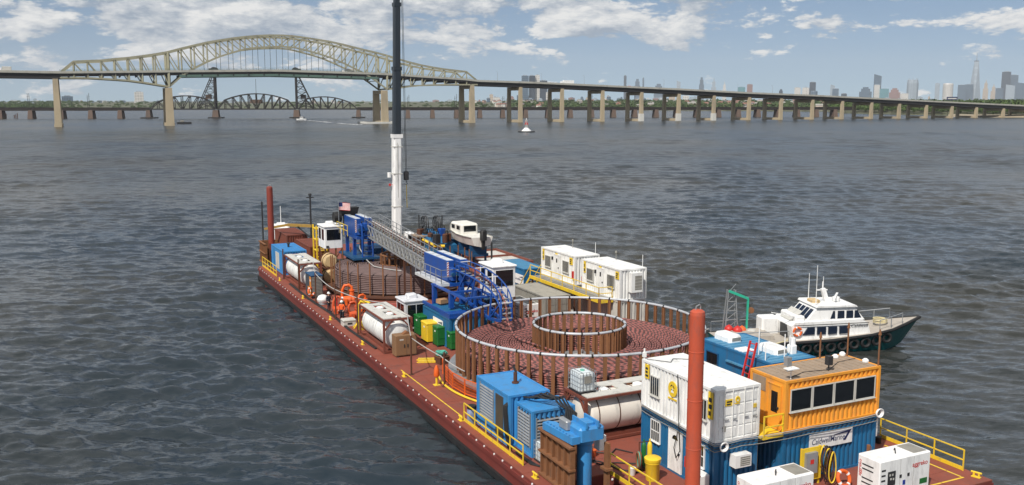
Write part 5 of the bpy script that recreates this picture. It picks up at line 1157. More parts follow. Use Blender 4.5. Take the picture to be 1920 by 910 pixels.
def carousel(label, a, b, R1, R0_, z0, z1, n1, n0, rim, h0=None, pw=1.0):
    o = on_barge('cable_tank', label, 'cable tank', a, b, 0); h0 = h0 or z1
    m = MB(); n = 72; ro, ri = R1+.55, R0_-.3
    m.lathe([(.05,z0-.14),(ro,z0-.14),(ro,z0),(.05,z0)], n); m.build('base_plate', GALV if rim else RUSTD, o)
    m = MB(); m.lathe([(ro-.7,.004),(ro-.25,.004),(ro-.25,z0-.15),(ro-.7,z0-.15)], 48); m.build('turntable', RUSTD, o)
    pm = MB(); pm.box(-.05,-.11,z0,.05,.11,z1); pm.box(-.11,-.11,z0,-.05,-.075,z1); pm.box(-.11,.075,z0,-.05,.11,z1); pme = pm.mesh('post', RUST)
    for k in range(n1): t = 2*math.pi*(k+.3)/n1; place(pme, 'post', o, (math.cos(t)*R1, math.sin(t)*R1, 0), (0,0,t), (pw,pw,1 if rim else random.uniform(.93,1.08)))
    for k in range(n0): t = 2*math.pi*k/n0; place(pme, 'post', o, (math.cos(t)*R0_, math.sin(t)*R0_, 0), (0,0,t+math.pi))
    if rim:
        cm = MB(); cm.cyl((0,-.055,0),(0,.055,0),.11,n=10); cme = cm.mesh('clamp', BLACK)
        for r, nn in ((R1, n1), (R0_, n0)):
            m = MB(); m.tube([(math.cos(t)*r, math.sin(t)*r, z1+.04) for t in np.linspace(0, 2*math.pi, 97)[:-1]], .09, 8, True); m.build('rim_pipe', PIPEG, o, smooth=True)
            for k in range(0, nn, 2): t = 2*math.pi*(k+.3)/nn; place(cme, 'clamp', o, (math.cos(t)*r, math.sin(t)*r, z1+.04), (0,0,t))
        for k in range(8): t = k*math.pi/4+.2; m = MB(); m.bar((.1*math.cos(t),.1*math.sin(t),z0+.12),(R0_*.95*math.cos(t),R0_*.95*math.sin(t),z0+.12),.18,.2); m.build('spoke', GALV, o)
        m = MB(); m.lathe([(.7,z0),(.7,z0+.5),(.5,z0+.55)], 20); m.build('hub', LGREY, o)
    else:
        m = MB(); m.tube([(math.cos(t)*R0_, math.sin(t)*R0_, z1) for t in np.linspace(0, 2*math.pi, 49)[:-1]], .09, 6, True); m.build('rim_pipe', RUST, o)
        m = MB(); m.tube([(math.cos(t)*(R0_), math.sin(t)*R0_, z1*.72) for t in np.linspace(0, 2*math.pi, 49)[:-1]], .07, 6, True); m.build('rim_pipe', RUST, o)
    return o
carousel('round cable tank of rusty posts under a grey pipe rim, near the white office stack', *TANK1, 8.52, 3.16, .58, 3.4, 68, 36, True)
TANK2 = (11.0, -17.6)
coil('cable_coil', 'dark brown coil of layered cable in the far tank', *TANK2, 2.3, 6.85, .3, 2.35, .19, CABD, 2)
carousel('round cable tank of free-standing rusty posts at the far end', *TANK2, 7.15, 2.1, .3, 3.25, 34, 20, False, pw=.52)
def mesh_fence():
    o = on_barge('mesh_fence', 'orange mesh fence panels curving along the near cable tank', 'fence', *TANK1, 0)
    ang = np.linspace(R(158), R(232), 8); r = 9.45
    for t in ang: m = MB(); p = (math.cos(t)*r, math.sin(t)*r); m.bar((*p,0),(*p,1.1),.07); m.build('post', BUOYO, o)
    for t0_, t1_ in zip(ang[:-1], ang[1:]):
        p, q = Vector((math.cos(t0_)*r, math.sin(t0_)*r, 0)), Vector((math.cos(t1_)*r, math.sin(t1_)*r, 0)); m = MB()
        for z in (.15, 1.08): m.bar(p+Vector((0,0,z)), q+Vector((0,0,z)), .05)
        m.build('rail', BUOYO, o); m = MB()
        for i in range(1, 14): v = p.lerp(q, i/14); m.bar(v+Vector((0,0,.15)), v+Vector((0,0,1.08)), .014)
        for z in (.35,.55,.75,.95): m.bar(p+Vector((0,0,z)), q+Vector((0,0,z)), .014)
        m.build('mesh', BUOYO, o)
mesh_fence()
m = MB(); m.tube([(math.cos(t)*9.75, math.sin(t)*9.75, .1) for t in np.linspace(R(160), R(235), 24)], .07, 8); o = m.build('floor_hose', YEL, None, True, label='yellow hose laid round the foot of the orange mesh fence', cat='hose'); o.location = B(*TANK1); o.rotation_euler = (0,0,A0)
def rope_pile(label, a, b, z, mat, r=.4, group=None):
    m = MB(); rg = random.Random(int(a*10)); P = []
    for k in range(90): t = k*.55; rr = r*(.6+.4*math.sin(k*.31)); P.append((math.cos(t)*rr+rg.uniform(-.05,.05), math.sin(t)*rr*.8+rg.uniform(-.05,.05), .05+k*.003+rg.uniform(0,.06)))
    m.tube(P, .035, 5); o = m.build('rope_pile', mat, None, True, label=label, cat='rope', group=group); o.location = B(a, b, z)
rope_pile('tangled green rope on the deck by the green bins', 3.9, -46.2, .55, ROPEG, .42); rope_pile('tangled green rope hung behind the orange mesh fence', 3.3, -50.2, .2, ROPEG, .4); rope_pile('green rope bundle on the orange pump skid', 3.3, -30.0, .75, ROPEG, .4)
def spool_box():
    m = MB(); m.box(-.4,-.4,0,.4,.4,.55); o = m.build('rope_bin', RUSTD, None, label='low rusty bin under the green rope by the green bins', cat='bin'); o.location = B(3.9,-46.2,0); o.rotation_euler=(0,0,A0+.2); m = MB(); m.box(-.44,-.44,.5,.44,.44,.54); m.build('rim', RUST, o)
spool_box()
# ------------------------------------------------------------------ stanchions along the left edge with slung line
ST = [(.9,-2.2,2.9),(.88,-8.8,3.2),(.8,-16.0,3.2),(.78,-22.7,3.0),(.8,-29.4,3.1),(1.0,-35.2,3.0),(.92,-48.0,2.75),(1.95,-51.5,2.3)]
for i, (a, b, h) in enumerate(ST):
    post_thing('stanchion', ['tall rusty stanchion beside the far blue container','tall rusty stanchion at the corner of the first white tank','tall rusty stanchion between white tank and dark cabinet','tall rusty stanchion beside the white ball tank','tall rusty stanchion among the orange pump gear','tall rusty stanchion at the corner of the tank by the site box','rusty stanchion standing alone in front of the site box','rusty stanchion at the end of the orange mesh fence'][i], a, b, 0, h, .065, RUSTD)
sagging('umbilical_line', 'pale umbilical slung from stanchion to stanchion over the white tank', [(2.4,-15.5,2.8),(.8,-22.7,2.9),(.8,-29.4,2.6),(2.6,-37.0,2.75),(2.9,-41.8,2.7),(.95,-48.0,2.6),(2.5,-49.4,1.5),(3.2,-52,1.0)], .036, ROPEW, .10, 10)
sagging('umbilical_line', 'pale umbilical hanging from the far blue tower to the far coil', [(7.9,-13.9,6.0),(7.6,-14.3,3.6),(7.9,-15.5,2.6),(7.6,-19,2.45),(9.2,-22.6,2.45)], .055, ROPEW, .05, 10)
for k in range(3): sagging('deck_hose', 'black hose lying along the red deck edge beside the tanks', [(.72+.08*k,-12,.06),(.6+.1*k,-20,.06),(.85+.1*k,-27,.06),(.62+.08*k,-33.5,.06),(.75+.06*k,-40.5,.06)], .055, BLACK, 0, 8, 'hose', 'hoses along the deck edge')
# far blue container, sheds
o, F = container('storage_container', 'blue container with pale doors near the far spud', 1.35, 3.9, -6.8, -.7, 0, CH, GENB, GENB)
m = F['L'].mb(); m.box(2.2,.3,-.05,3.0,2.1,.01); m.build('door', LGREY, o); m = F['L'].mb(); m.box(3.1,.3,-.05,3.9,2.1,.01); m.build('door', LGREY, o); m = MB(); m.lathe([(.12,CH-.03),(.12,CH+.35),(.2,CH+.36),(.16,CH+.5)],10); m.build('vent', DARK, o)
container('red_shed', 'larger red-brown container with flat roof near the far end', 4.5, 7.05, 5.6, 12.2, 0, CH, REDBR, REDBR)
container('red_shed', 'smaller red-brown container beside the white raised cab', 4.75, 7.0, -4.6, 2.0, 0, CH, REDBR, REDBR)
def winch(label, a, b, z=0, s=1.0, mat=None):
    o = on_barge('winch', label, 'winch', a, b, z); o.scale = (s,s,s); mat = mat or DKBLUE
    for x in (-.8, .8): m = MB(); m.prism([(-.9,0),(.9,0),(.5,1.3),(-.5,1.3)], x-.08, x+.08); m.M = None; me = m.mesh('side_frame', mat); place(me, 'side_frame', o, (0,0,0), (R(90),0,R(90)))
    m = MB(); m.lathe([(.62,-.7),(.62,-.64),(.35,-.63),(.35,.63),(.62,.64),(.62,.7)], 24, 'x', (0,0,.85)); m.build('drum', mat, o, smooth=True)
    m = MB(); m.lathe([(.5,-.6),(.5,.6)], 20, 'x', (0,0,.85)); m.build('wound_rope', DARK, o); m = MB(); m.bbox(.9,-.4,.4,1.5,.4,1.1,.08); m.build('motor', mat, o)
winch('dark blue winch beside the dark red far spud', 3.9, 3.0, 0, 1.15, DKBLUE)
# raised operator cabs
def cab(label, a0, a1, b0, b1, z0, z1, legs=True, mat=None, roofbox=True, lowglass=False):
    mat = mat or CLEANW; La, Lb = a1-a0, b1-b0; h = z1-z0; o = on_barge('operator_cab', label, 'cab', (a0+a1)/2, (b0+b1)/2, z0); x, y = La/2, Lb/2
    m = MB(); m.bbox(-x,-y,0,x,y,h,.06); m.build('shell', mat, o); m = MB(); m.bbox(-x-.1,-y-.1,h-.02,x+.1,y+.1,h+.1,.05); m.build('roof', mat, o)
    for f, w in (('N', La), ('L', Lb)):
        F = Face(La, Lb, f); z_a = .15 if lowglass else h*.38
        n = 2 if f == 'L' or lowglass else 1
        for k in range(n):
            u0 = w*.1 + k*(w*.8/n) + .03; u1 = w*.1 + (k+1)*(w*.8/n) - .03
            if f == 'L' and n == 2 and not lowglass: u0, u1 = (w*.12, w*.45) if k == 0 else (w*.6, w*.92)
            m = F.mb(); m.box(u0-.04,z_a-.04,-.01,u1+.04,h-.24,.012); fr = m.build('window', mat, o); m = F.mb(); m.box(u0,z_a,.005,u1,h-.28,.02); m.build('pane', GLASS, fr)
    if roofbox: m = MB(); m.bbox(-.45,-.35,h+.09,.4,.4,h+.45,.1); m.build('roof_air_conditioner', mat, o, smooth=True)
    m = MB(); m.cyl((-x*.7,-y*.7,h),(-x*.7,-y*.7,h+.5),.025,n=5); m.build('antenna', mat, o); F = Face(La, Lb, 'N'); m = F.mb(); m.box(.15,.1,0,.4,.3,.15); m.build('work_lamp', DARK, o)
    if legs:
        for i, j in ((-1,-1),(1,-1),(1,1),(-1,1)): m = MB(); m.box(i*x,j*y,-z0,i*(x-.14),j*(y-.14),.02); m.build('leg', RUSTD, o)
        m = MB(); m.bar((-x+.07,-y+.07,-z0*.9),(x-.07,-y+.07,-.1),.08); m.bar((x-.07,-y+.07,-z0*.9),(-x+.07,-y+.07,-.1),.08); m.bar((-x+.07,-y+.07,-z0*.9),(-x+.07,y-.07,-.1),.08); m.build('bracing', RUSTD, o)
    return o
cab('white raised operator cab on rusty legs at the far tank', 5.0, 6.95, -10.3, -7.7, 3.15, 5.45)
cab('white raised operator cab behind the curved blue chute', 10.65, 12.65, -40.4, -37.8, 2.95, 5.5)
cab('low white cab with open sides beside the green bins', 4.45, 6.35, -36.9, -34.8, .35, 2.6, False, paint('cab_grey_white', (.66,.67,.7), .5, .06), True, True)
# stairs and yellow frame by the far cab
def yellow_frame():
    o = on_barge('stair_tower', 'yellow steel stair tower beside the raised white cab', 'stairs', 5.6, -6.2, 0)
    for x in (-.6, .6):
        for y in (-.7, .7): m = MB(); m.bar((x,y,0),(x,y,5.2),.14); m.build('post', YEL, o)
    for z in (1.2, 2.4, 3.6, 4.8): m = MB(); m.box(-.66,-.78,z,.66,.78,z+.07); m.build('platform', YEL, o)
    for z in (0, 1.2, 2.4, 3.6):
        m = MB(); m.bar((-.6,-.7,z),(.6,-.7,z+1.2),.06); m.build('brace', YEL, o)
        for q in range(4): m = MB(); m.box(-.5,-.6+q*.3,z+.2+q*.27,.5,-.35+q*.3,z+.24+q*.27); m.build('tread', YEL, o)
yellow_frame()
def jib():
    o = on_barge('deck_jib', 'yellow jib arm reaching from a black mast over the red sheds', 'crane', 6.9, 3.1, 0)
    m = MB(); m.cyl((0,0,0),(0,0,7.6),.13,.1,10); m.build('mast', DARK, o); m = MB(); m.bar((-.45,0,7.3),(.45,0,7.3),.12); m.bar((0,-.45,7.3),(0,.45,7.3),.12); m.lathe([(.2,7.5),(.2,7.7),(.1,7.8)],8); m.build('mast_head', DARK, o)
    m = MB(); m.bar((.1,-.2,3.9),(-2.0,3.6,3.7),.3,.34); m.bar((-2.0,3.6,3.7),(-4.0,7.2,2.9),.24,.28); m.build('arm', paint('jib_ochre', (.36,.22,.05), .5, .2, rust=.2), o); m = MB(); m.bar((0,0,2.4),(-1.2,2.0,3.7),.12); m.build('ram', DARK, o)
jib()
post_thing('mast_pole', 'thin dark pole standing beside the small far launch', 3.6, 15.2, -1.4, 7.2, .1, DARK, 'pole')
# tarpaulined reels
def tarp_reel(label, a, b, z, r, l):
    rg = random.Random(int(a*7)); o = on_barge('covered_reel', label, 'reel', a, b, z); m = MB()
    def f(u, v):
        a_ = u/20*2*math.pi; rr = r*(1+.08*noise.noise(Vector((u*.6, v*1.3, a)))) * (1 if 0 < v < 8 else .75); return (math.cos(a_)*rr, (v/8-.5)*l, r+math.sin(a_)*rr)
    m.sheet(f, range(21), range(9)); m.add([f(u,0) for u in range(20)], [tuple(range(20))]); m.build('cover', BEIGE, o, smooth=True)
    for q in (-.3, .3): m = MB(); m.lathe([(r*1.06,q*l-.04),(r*1.1,q*l),(r*1.06,q*l+.04)], 20, 'y', (0,0,r)); m.build('lashing', RUSTD, o)
    m = MB(); m.box(-r,-l/2,0,r,l/2,.12); m.build('skid', RUSTD, o)
tarp_reel('beige canvas-covered reel below the raised far cab, upper one', 4.75, -12.8, 1.55, .75, 1.3); tarp_reel('beige canvas-covered reel on deck below the raised far cab', 4.7, -13.2, .0, .78, 1.5)
# dark cabinet with orange doors
def cabinet():
    o = on_barge('pump_cabinet', 'dark grey cabinet with orange doors and blue top near the first white tank', 'cabinet', 1.6, -18.9, 0); La, Lb, h = 1.1, 2.3, 2.15
    m = MB(); m.bbox(-La/2,-Lb/2,.08,La/2,Lb/2,h,.03); m.build('body', paint('slate', (.055,.065,.08), .5, .1), o); m = MB(); m.box(-La/2-.02,-Lb/2-.02,h-.02,La/2+.02,Lb/2+.02,h+.06); m.build('top', DKBLUE, o); F = Face(La, Lb, 'L')
    for u, z, hh in ((.9,.15,.85),(1.62,.15,.85),(1.62,1.05,1.0)): m = F.mb(); m.box(u,z,-.01,u+.62,z+hh,.02); d_ = m.build('door', BUOYO if False else paint('door_orange', (.72,.24,.02), .5), o); m = F.mb(); m.box(u+.2,z+hh*.55,.018,u+.45,z+hh*.75,.026); m.build('decal', CLEANW, d_)
    F = Face(La, Lb, 'N')
    for i in range(14): m = F.mb(); m.box(.06,.2+i*.135,-.01,La-.06,.27+i*.135,.015); m.build('louvre', GREY, o)
cabinet()
life_ring(.98, -20.15, .7, R(75), A0+.6, 'red-orange life ring hung at the dark cabinet')
def ball_tank():
    o = on_barge('ball_tank', 'white rounded plastic tank on deck beside the dark cabinet', 'tank', 1.35, -23.0, 0); o.scale = (.72,.72,.72); m = MB(); m.lathe([(.1,.16),(.5,.22),(.72,.5),(.74,.78),(.55,1.1),(.25,1.24),(.05,1.26)], 22); m.build('body', CLEANW, o, smooth=True); m = MB(); m.lathe([(.5,0),(.55,.05),(.5,.25)], 16); m.build('stand', GALV, o); m = MB(); m.lathe([(.75,.6),(.775,.64),(.75,.68)],22); m.build('seam', LGREY, o, smooth=True)
ball_tank()
# orange pump gear
def pump_skid(label, a, b, s, seed, mat=None):
    mat = mat or BUOYO; rg = random.Random(seed); o = on_barge('pump_unit', label, 'pump', a, b, 0, rg.uniform(-.3,.3)); o.scale = (s,s,s)
    m = MB(); m.box(-.7,-.5,0,.7,.5,.12); m.build('skid', REDBR, o); m = MB(); m.lathe([(.18,-.6),(.34,-.55),(.36,.2),(.28,.3),(.28,.55),(.12,.6)], 18, 'x', (0,0,.55)); m.build('motor', mat, o, smooth=True)
    m = MB(); m.lathe([(.22,.1),(.24,.5),(.40,.55),(.40,.7),(.24,.75),(.2,1.3),(.26,1.35),(.26,1.45)], 16, 'z', (.35,.15,0)); m.build('volute', mat, o, smooth=True); m = MB(); m.tube([(.35,.15,1.4),(.35,.15,1.7),(.1,.2,1.9),(-.3,.25,1.85),(-.5,.3,1.4),(-.55,.3,.6)], .13, 10); m.build('discharge_pipe', mat, o, smooth=True); m = MB(); m.box(-.5,-.45,.12,-.1,-.2,.7); m.build('gear_box', mat, o)
pump_skid('tall orange pump behind the two workers', 3.3, -24.6, 1.0, 1); pump_skid('orange pump close to the posts of the far tank', 3.75, -27.8, .82, 2); pump_skid('small orange pump beside the mesh barrier', 4.6, -31.4, .7, 3); pump_skid('low red-orange pump at the deck edge stanchion', 1.55, -27.6, .8, 4, paint('pump_red', (.62,.10,.03), .5, .15)); pump_skid('low red-orange pump beside the grey box', 2.2, -30.2, .8, 5, MATS['pump_red'])
def fence_panel(label, a, b, w, rz, h=1.15, mat=None):
    o = on_barge('barrier_panel', label, 'barrier', a, b, 0, rz); mat = mat or REDP
    m = MB(); m.tube([(-w/2,0,.02),(-w/2,0,h-.1),(-w/2+.1,0,h),(w/2-.1,0,h),(w/2,0,h-.1),(w/2,0,.02)], .03, 6); m.bar((-w/2,0,.2),(w/2,0,.2),.04); m.build('frame', mat, o); m = MB()
    for i in range(1, 12): x = -w/2+w*i/12; m.bar((x,0,.2),(x,0,h),.014)
    for z in (.4,.6,.8,1.0): m.bar((-w/2,0,z),(w/2,0,z),.014)
    m.build('mesh', mat, o)
fence_panel('red mesh barrier between orange pump and cable tank posts', 3.9, -29.8, 2.0, .9); fence_panel('red mesh barrier in front of the far tank posts', 5.2, -30.6, 2.4, -.5); fence_panel('red mesh barrier touching the low white cab', 6.4, -31.9, 2.0, -.5); fence_panel('red frame barrier beside the workers', 1.9, -25.6, 1.6, 1.2)
def yellow_davit():
    o = on_barge('davit', 'yellow tubular davit frame beside the white tank', 'davit', 1.75, -33.6, 0)
    m = MB(); m.tube([(0,.35,0),(0,.35,2.0),(.12,.2,2.25),(.6,-.5,2.2),(.7,-.6,2.0),(.7,-.6,.0)], .11, 10); m.build('frame', YEL, o, smooth=True)
    for x, y in ((-.5,.6),(-.6,0),(-.2,-.4)): m = MB(); m.bar((0,.2,.7),(x,y,.03),.08); m.build('strut', YEL, o)
    m = MB(); m.bbox(-.3,-.6,.0,.2,-.2,.7,.05); m.build('pump_box', paint('yellow_olive', (.5,.36,.03), .6, .3), o)
yellow_davit()
def grey_box():
    o = on_barge('battery_box', 'grey low box on deck beside the yellow davit', 'box', 1.15, -32.0, 0); m = MB(); m.bbox(-.55,-.45,0,.55,.45,.55,.05); m.build('body', LGREY, o); m = MB(); m.box(-.57,-.47,.4,.57,.47,.45); m.build('lid_edge', GREY, o); m = MB(); m.box(-.2,-.47,.15,.2,-.452,.3); m.build('plate', DARK, o)
grey_box()
# ------------------------------------------------------------------ people
def person(label, a, b, rz, vest, helmet):
    o = on_barge('person', label, 'person', a, b, 0, rz)
    def ring(m, secs, n=12):
        pr = [(x, y, z, rx, ry) for x, y, z, rx, ry in secs]; vs = []
        for x, y, z, rx, ry in pr: vs += [(x+math.cos(2*math.pi*k/n)*rx, y+math.sin(2*math.pi*k/n)*ry, z) for k in range(n)]
        fs = [(i*n+k, i*n+(k+1)%n, (i+1)*n+(k+1)%n, (i+1)*n+k) for i in range(len(pr)-1) for k in range(n)] + [tuple(range(n-1,-1,-1)), tuple((len(pr)-1)*n+k for k in range(n))]
        m.add(vs, fs)
    m = MB()
    edges = []; J = {'pel':(0,0,.95,.15),'wa':(0,0,1.1,.135),'ch':(0,.01,1.32,.165),'nk':(0,0,1.5,.065),'hd':(0,-.02,1.62,.085),'cr':(0,-.01,1.72,.08)}
    for s, n_ in ((-1,'l'),(1,'r')):
        J.update({n_+'hip':(s*.09,0,.9,.1),n_+'kn':(s*.11,-.03,.5,.07),n_+'an':(s*.12,.02,.09,.05),n_+'to':(s*.13,-.14,.04,.045),n_+'sh':(s*.19,.01,1.42,.075),n_+'el':(s*.27,.03,1.15,.05),n_+'wr':(s*.24,-.14,.98,.036),n_+'pa':(s*.22,-.21,.95,.038)})
        edges += [('pel',n_+'hip'),(n_+'hip',n_+'kn'),(n_+'kn',n_+'an'),(n_+'an',n_+'to'),('ch',n_+'sh'),(n_+'sh',n_+'el'),(n_+'el',n_+'wr'),(n_+'wr',n_+'pa')]
        for f in range(5):
            k = f'{n_}f{f}'; k2 = k+'t'; J[k] = (s*(.22+.018*(f-2)),-.265-.008*(2-abs(f-2)),.93,.009); J[k2] = (s*(.215+.018*(f-2)),-.285,.90,.008)
            if f == 0: J[k] = (s*.17,-.22,.95,.011); J[k2] = (s*.155,-.25,.93,.009)
            edges += [(n_+'pa',k),(k,k2)]
    edges += [('pel','wa'),('wa','ch'),('ch','nk'),('nk','hd'),('hd','cr')]
    keys = list(J); me = bpy.data.meshes.new('body'); me.from_pydata([J[k][:3] for k in keys], [(keys.index(x), keys.index(y)) for x, y in edges], [])
    ob = bpy.data.objects.new('body', me); COL.objects.link(ob); md = ob.modifiers.new('s', 'SKIN'); 
    for i, k in enumerate(keys): sv = me.skin_vertices[0].data[i]; sv.radius = (J[k][3], J[k][3]*(.75 if k in ('ch','wa','pel') else 1)); sv.use_root = (k == 'pel')
    ob.modifiers.new('d', 'SUBSURF').levels = 1; bpy.context.view_layer.update(); me2 = bpy.data.meshes.new_from_object(ob.evaluated_get(bpy.context.evaluated_depsgraph_get())); bpy.data.objects.remove(ob)
    me2.materials.clear(); [me2.materials.append(x) for x in (paint('work_trousers', (.02,.024,.035), .9), vest, SKIN)]
    for p in me2.polygons: c = p.center; p.material_index = 2 if c.z > 1.5 or (abs(c.x) > .14 and c.y < -.12 and .85 < c.z < 1.02) else (1 if c.z > 1.0 else 0); p.use_smooth = True
    obj('body', me2, o)
    m = MB(); m.lathe([(.135,1.69),(.125,1.7),(.115,1.74),(.09,1.8),(.04,1.835),(.01,1.84)], 16); m.box(-.08,-.19,1.685,.08,-.1,1.70); m.build('hard_hat', helmet, o, smooth=True)
    for s in (-1, 1): m = MB(); m.box(s*.1-.05+(.02 if s>0 else -.02),-.2,0,s*.1+.05+(.02 if s>0 else -.02),.07,.09); m.build('boot', DARK, o)
    for s in (-1, 1): m = MB(); m.lathe([(.001,-.012),(.012,0),(.001,.012)],6,'z',(s*.032,-.098,1.635)); m.build('eye', DARK, o)
    m = MB(); m.add([(-.014,-.1,1.6),(.014,-.1,1.6),(0,-.125,1.6),(0,-.1,1.64)], [(0,1,2),(0,2,3),(2,1,3),(1,0,3)]); m.build('nose', SKIN, o); m = MB(); m.box(-.025,-.1,1.565,.025,-.092,1.573); m.build('mouth', REDP, o)
person('worker in dark clothes and white hard hat beside the low red pump', 1.0, -26.4, .5, paint('navy_jacket', (.03,.035,.055), .9), CLEANW)
person('worker in orange vest and white hard hat by the deck edge near the grey box', 1.05, -30.4, -.7, paint('hivis_orange', (.85,.12,.02), .8), CLEANW)
person('worker in black jacket and white hard hat turned towards the orange pumps', 1.5, -29.0, 2.2, DARK, CLEANW)
# ------------------------------------------------------------------ cable machines, towers, gantry truss
def tensioner(label, a0, a1, b0, b1, z0, z1):
    o = on_barge('cable_tensioner', label, 'cable machine', (a0+a1)/2, (b0+b1)/2, 0); x, y = (a1-a0)/2, (b1-b0)/2; w = x*.72
    for s in (-1, 1):
        m = MB(); m.bbox(s*x if s < 0 else x-w, -y, z0, s*x+w if s < 0 else x, y, z1, .04); hs = m.build('housing', ROYAL, o)
        c = s*(x-w/2); m = MB(); m.box(c-w/2+.06,-y+.1,z1,c+w/2-.06,y-.1,z1+.03); m.build('roof_panel', CLEANW if False else paint('roof_grey', (.6,.64,.68), .5, .08), hs)
        for i in range(3): yy = -y + (i+1)*2*y/4; m = MB(); m.box(c-w/2+.06,yy-.015,z1+.03,c+w/2-.06,yy+.015,z1+.05); m.build('roof_joint', GREY, hs)
    st = MB(); st.box(-x-.005,-y-.02,z0+.35,-x+.16,-y-.004,z1-.1); ss = st.build('warning_strip', CLEANW, o)
    for i in range(6): zz = z0+.4+i*(z1-z0-.5)/6; m = MB(); m.add([(-x,-y-.028,zz),(-x+.16,-y-.028,zz+.1),(-x+.16,-y-.028,zz+.18),(-x,-y-.028,zz+.08)], [(0,1,2,3)]); m.build('stripe', REDP, ss)
    m = MB(); m.box(-x*.25,-y+.05,z0+.2,x*.25,y-.05,z1-.45); m.build('cable_track', DARK, o)
    for k in range(3): m = MB(); m.bbox(-x*.85+k*x*.62,-y-.75,z0+.15,-x*.85+k*x*.62+x*.42,-y-.003,z1-.5+.1*(k%2),.06); m.build('drive_unit', ROYAL, o)
    for k in range(4): m = MB(); m.cyl((-x*.8+k*x*.5,-y-.95,z0+.7),(-x*.8+k*x*.5,-y-.7,z0+.7),.16,n=12); m.build('motor', DKBLUE, o)
    m = MB(); m.box(-x-.1,-y-.9,z0-.28,x+.15,y+.2,z0-.02); m.build('platform', ROYAL, o)
    return o
o = tensioner('royal blue cable tensioner with two pale roof panels at the near end of the truss', 8.1, 9.95, -36.95, -31.7, 4.0, 5.7)
m = MB(); m.box(-1.75,-3.4,3.76,-1.03,2.7,3.99); m.build('walkway', paint('walkway_grey', (.55,.57,.58), .6, .1), o)
def tube_rail(o, P, h, mat, every=1.3):
    for p, q in zip(P[:-1], P[1:]):
        p, q = Vector(p), Vector(q); n = max(1, round((q-p).length/every))
        for i in range(n+1): v = p.lerp(q, i/n); m = MB(); m.bar(v, v+Vector((0,0,h)), .05); m.build('post', mat, o)
        for z in (h, h*.5): m = MB(); m.bar(p+Vector((0,0,z)), q+Vector((0,0,z)), .05); m.build('rail', mat, o)
tube_rail(o, [(-1.72,2.6,3.99),(-1.72,-3.35,3.99),(-.4,-3.35,3.99)], 1.1, GALV)
o2 = tensioner('royal blue cable tensioner on the far tower, seen end on', 7.2, 9.05, -14.2, -10.2, 4.9, 6.65)
for y in (-1.2, 1.4):
    for x in (-.8, .8): m = MB(); m.box(x-.16,y-.16,0,x+.16,y+.16,4.65); m.build('leg', ROYAL, o2)
for x in (-.55, .55):
    m = MB(); m.tube([(x,-2.7,6.2),(x,-3.1,6.0),(x,-3.2,5.0),(x,-3.2,1.0)], .1, 8); m.build('guide_rail', ROYAL, o2)
for z in np.arange(1.2, 6, .55): m = MB(); m.bar((-.55,-3.2,z),(.55,-3.2,z),.07); m.build('rung', ROYAL, o2)
m = MB(); m.box(-1.6,-3.5,2.6,1.2,2.0,2.8); m.build('mid_platform', DKBLUE, o2)
tube_rail(o2, [(-1.75,-2.0,4.9),(-1.75,2.0,4.9)], 1.1, YEL)
for i, (x, y, r_) in enumerate(((-.75,2.6,.55),(.15,2.5,.6))):
    m = MB(); m.add([(x-r_,y-.5,7.4),(x+r_,y-.5,7.4),(x+r_,y+.5,7.4),(x-r_,y+.5,7.4),(x-r_*.7,y-.3,6.5),(x+r_*.7,y-.3,6.5),(x+r_*.7,y+.3,6.5),(x-r_*.7,y+.3,6.5)], [(0,1,2,3),(7,6,5,4),(0,4,5,1),(1,5,6,2),(2,6,7,3),(3,7,4,0)])
    m.box(x-.1,y-.1,4.7,x+.1,y+.1,6.6); m.build('black_hopper', BLACK, o2)
m = MB(); m.lathe([(.55,-.4),(.6,0),(.55,.4)], 16, 'x', (-1.6,2.3,6.4)); m.build('hose_drum', BLACK, o2)
# the pedestal that carries the near tensioner
o, F = container('pedestal_container', 'blue container with the company sign carrying the royal blue tensioner legs', 5.8, 9.9, -43.0, -37.4, 0, 2.35, BLUEC)
company_sign(o, F['L'], 2.3, .95, 1.95, .95, .3)
def pedestal():
    o = on_barge('tensioner_frame', 'royal blue leg frame standing on the blue container under the tensioner', 'frame', 7.9, -39.0, 2.35)
    m = MB(); m.box(-2.1,-4.05,.0,2.05,-2.0,.12); m.build('base_plate', ROYAL, o)
    for s in (-2.1, 1.9): m = MB(); m.box(s,-4.0,.12,s+.12,1.7,.36); m.build('base_beam', ROYAL, o)
    m = MB(); m.box(-2.0,-4.0,.12,1.9,-3.85,.36); m.build('base_beam', ROYAL, o)
    for x, y in ((-.7,2.6),(-.7,-1.0),(.75,.3),(1.7,2.6),(1.7,-1.0)): m = MB(); zb = -2.35 if y > 2 else .12; m.box(x-.17,y-.17,zb,x+.17,y+.17,1.45); m.build('leg', ROYAL, o)
    m = MB(); m.cyl((.9,-1.9,.12),(.9,-1.9,1.6),.25,n=14); m.build('ram', ROYAL, o, smooth=True); m = MB(); m.bar((-.7,-1,.2),(1.7,2.6,1.35),.14); m.bar((1.7,-1,.2),(-.7,2.6,1.35),.14); m.build('bracing', ROYAL, o)
    for x in (-.7, 1.7): m = MB(); m.box(x-.15,-4.1,1.3,x+.15,3.0,1.42); m.build('top_beam', ROYAL, o)
    for y in (-3.6,-1.0, 2.6): m = MB(); m.box(-.55,y-.15,1.3,1.55,y+.15,1.42); m.build('top_beam', ROYAL, o)
    for k in range(6): m = MB(); m.tube([(.2+.2*k,-1.8,1.4),(.25+.2*k,-2.1,.9),(.1+.22*k,-2.0,.3),(.3+.2*k,-1.7,.13)], .05, 6); m.build('hose', BLACK, o)
pedestal()
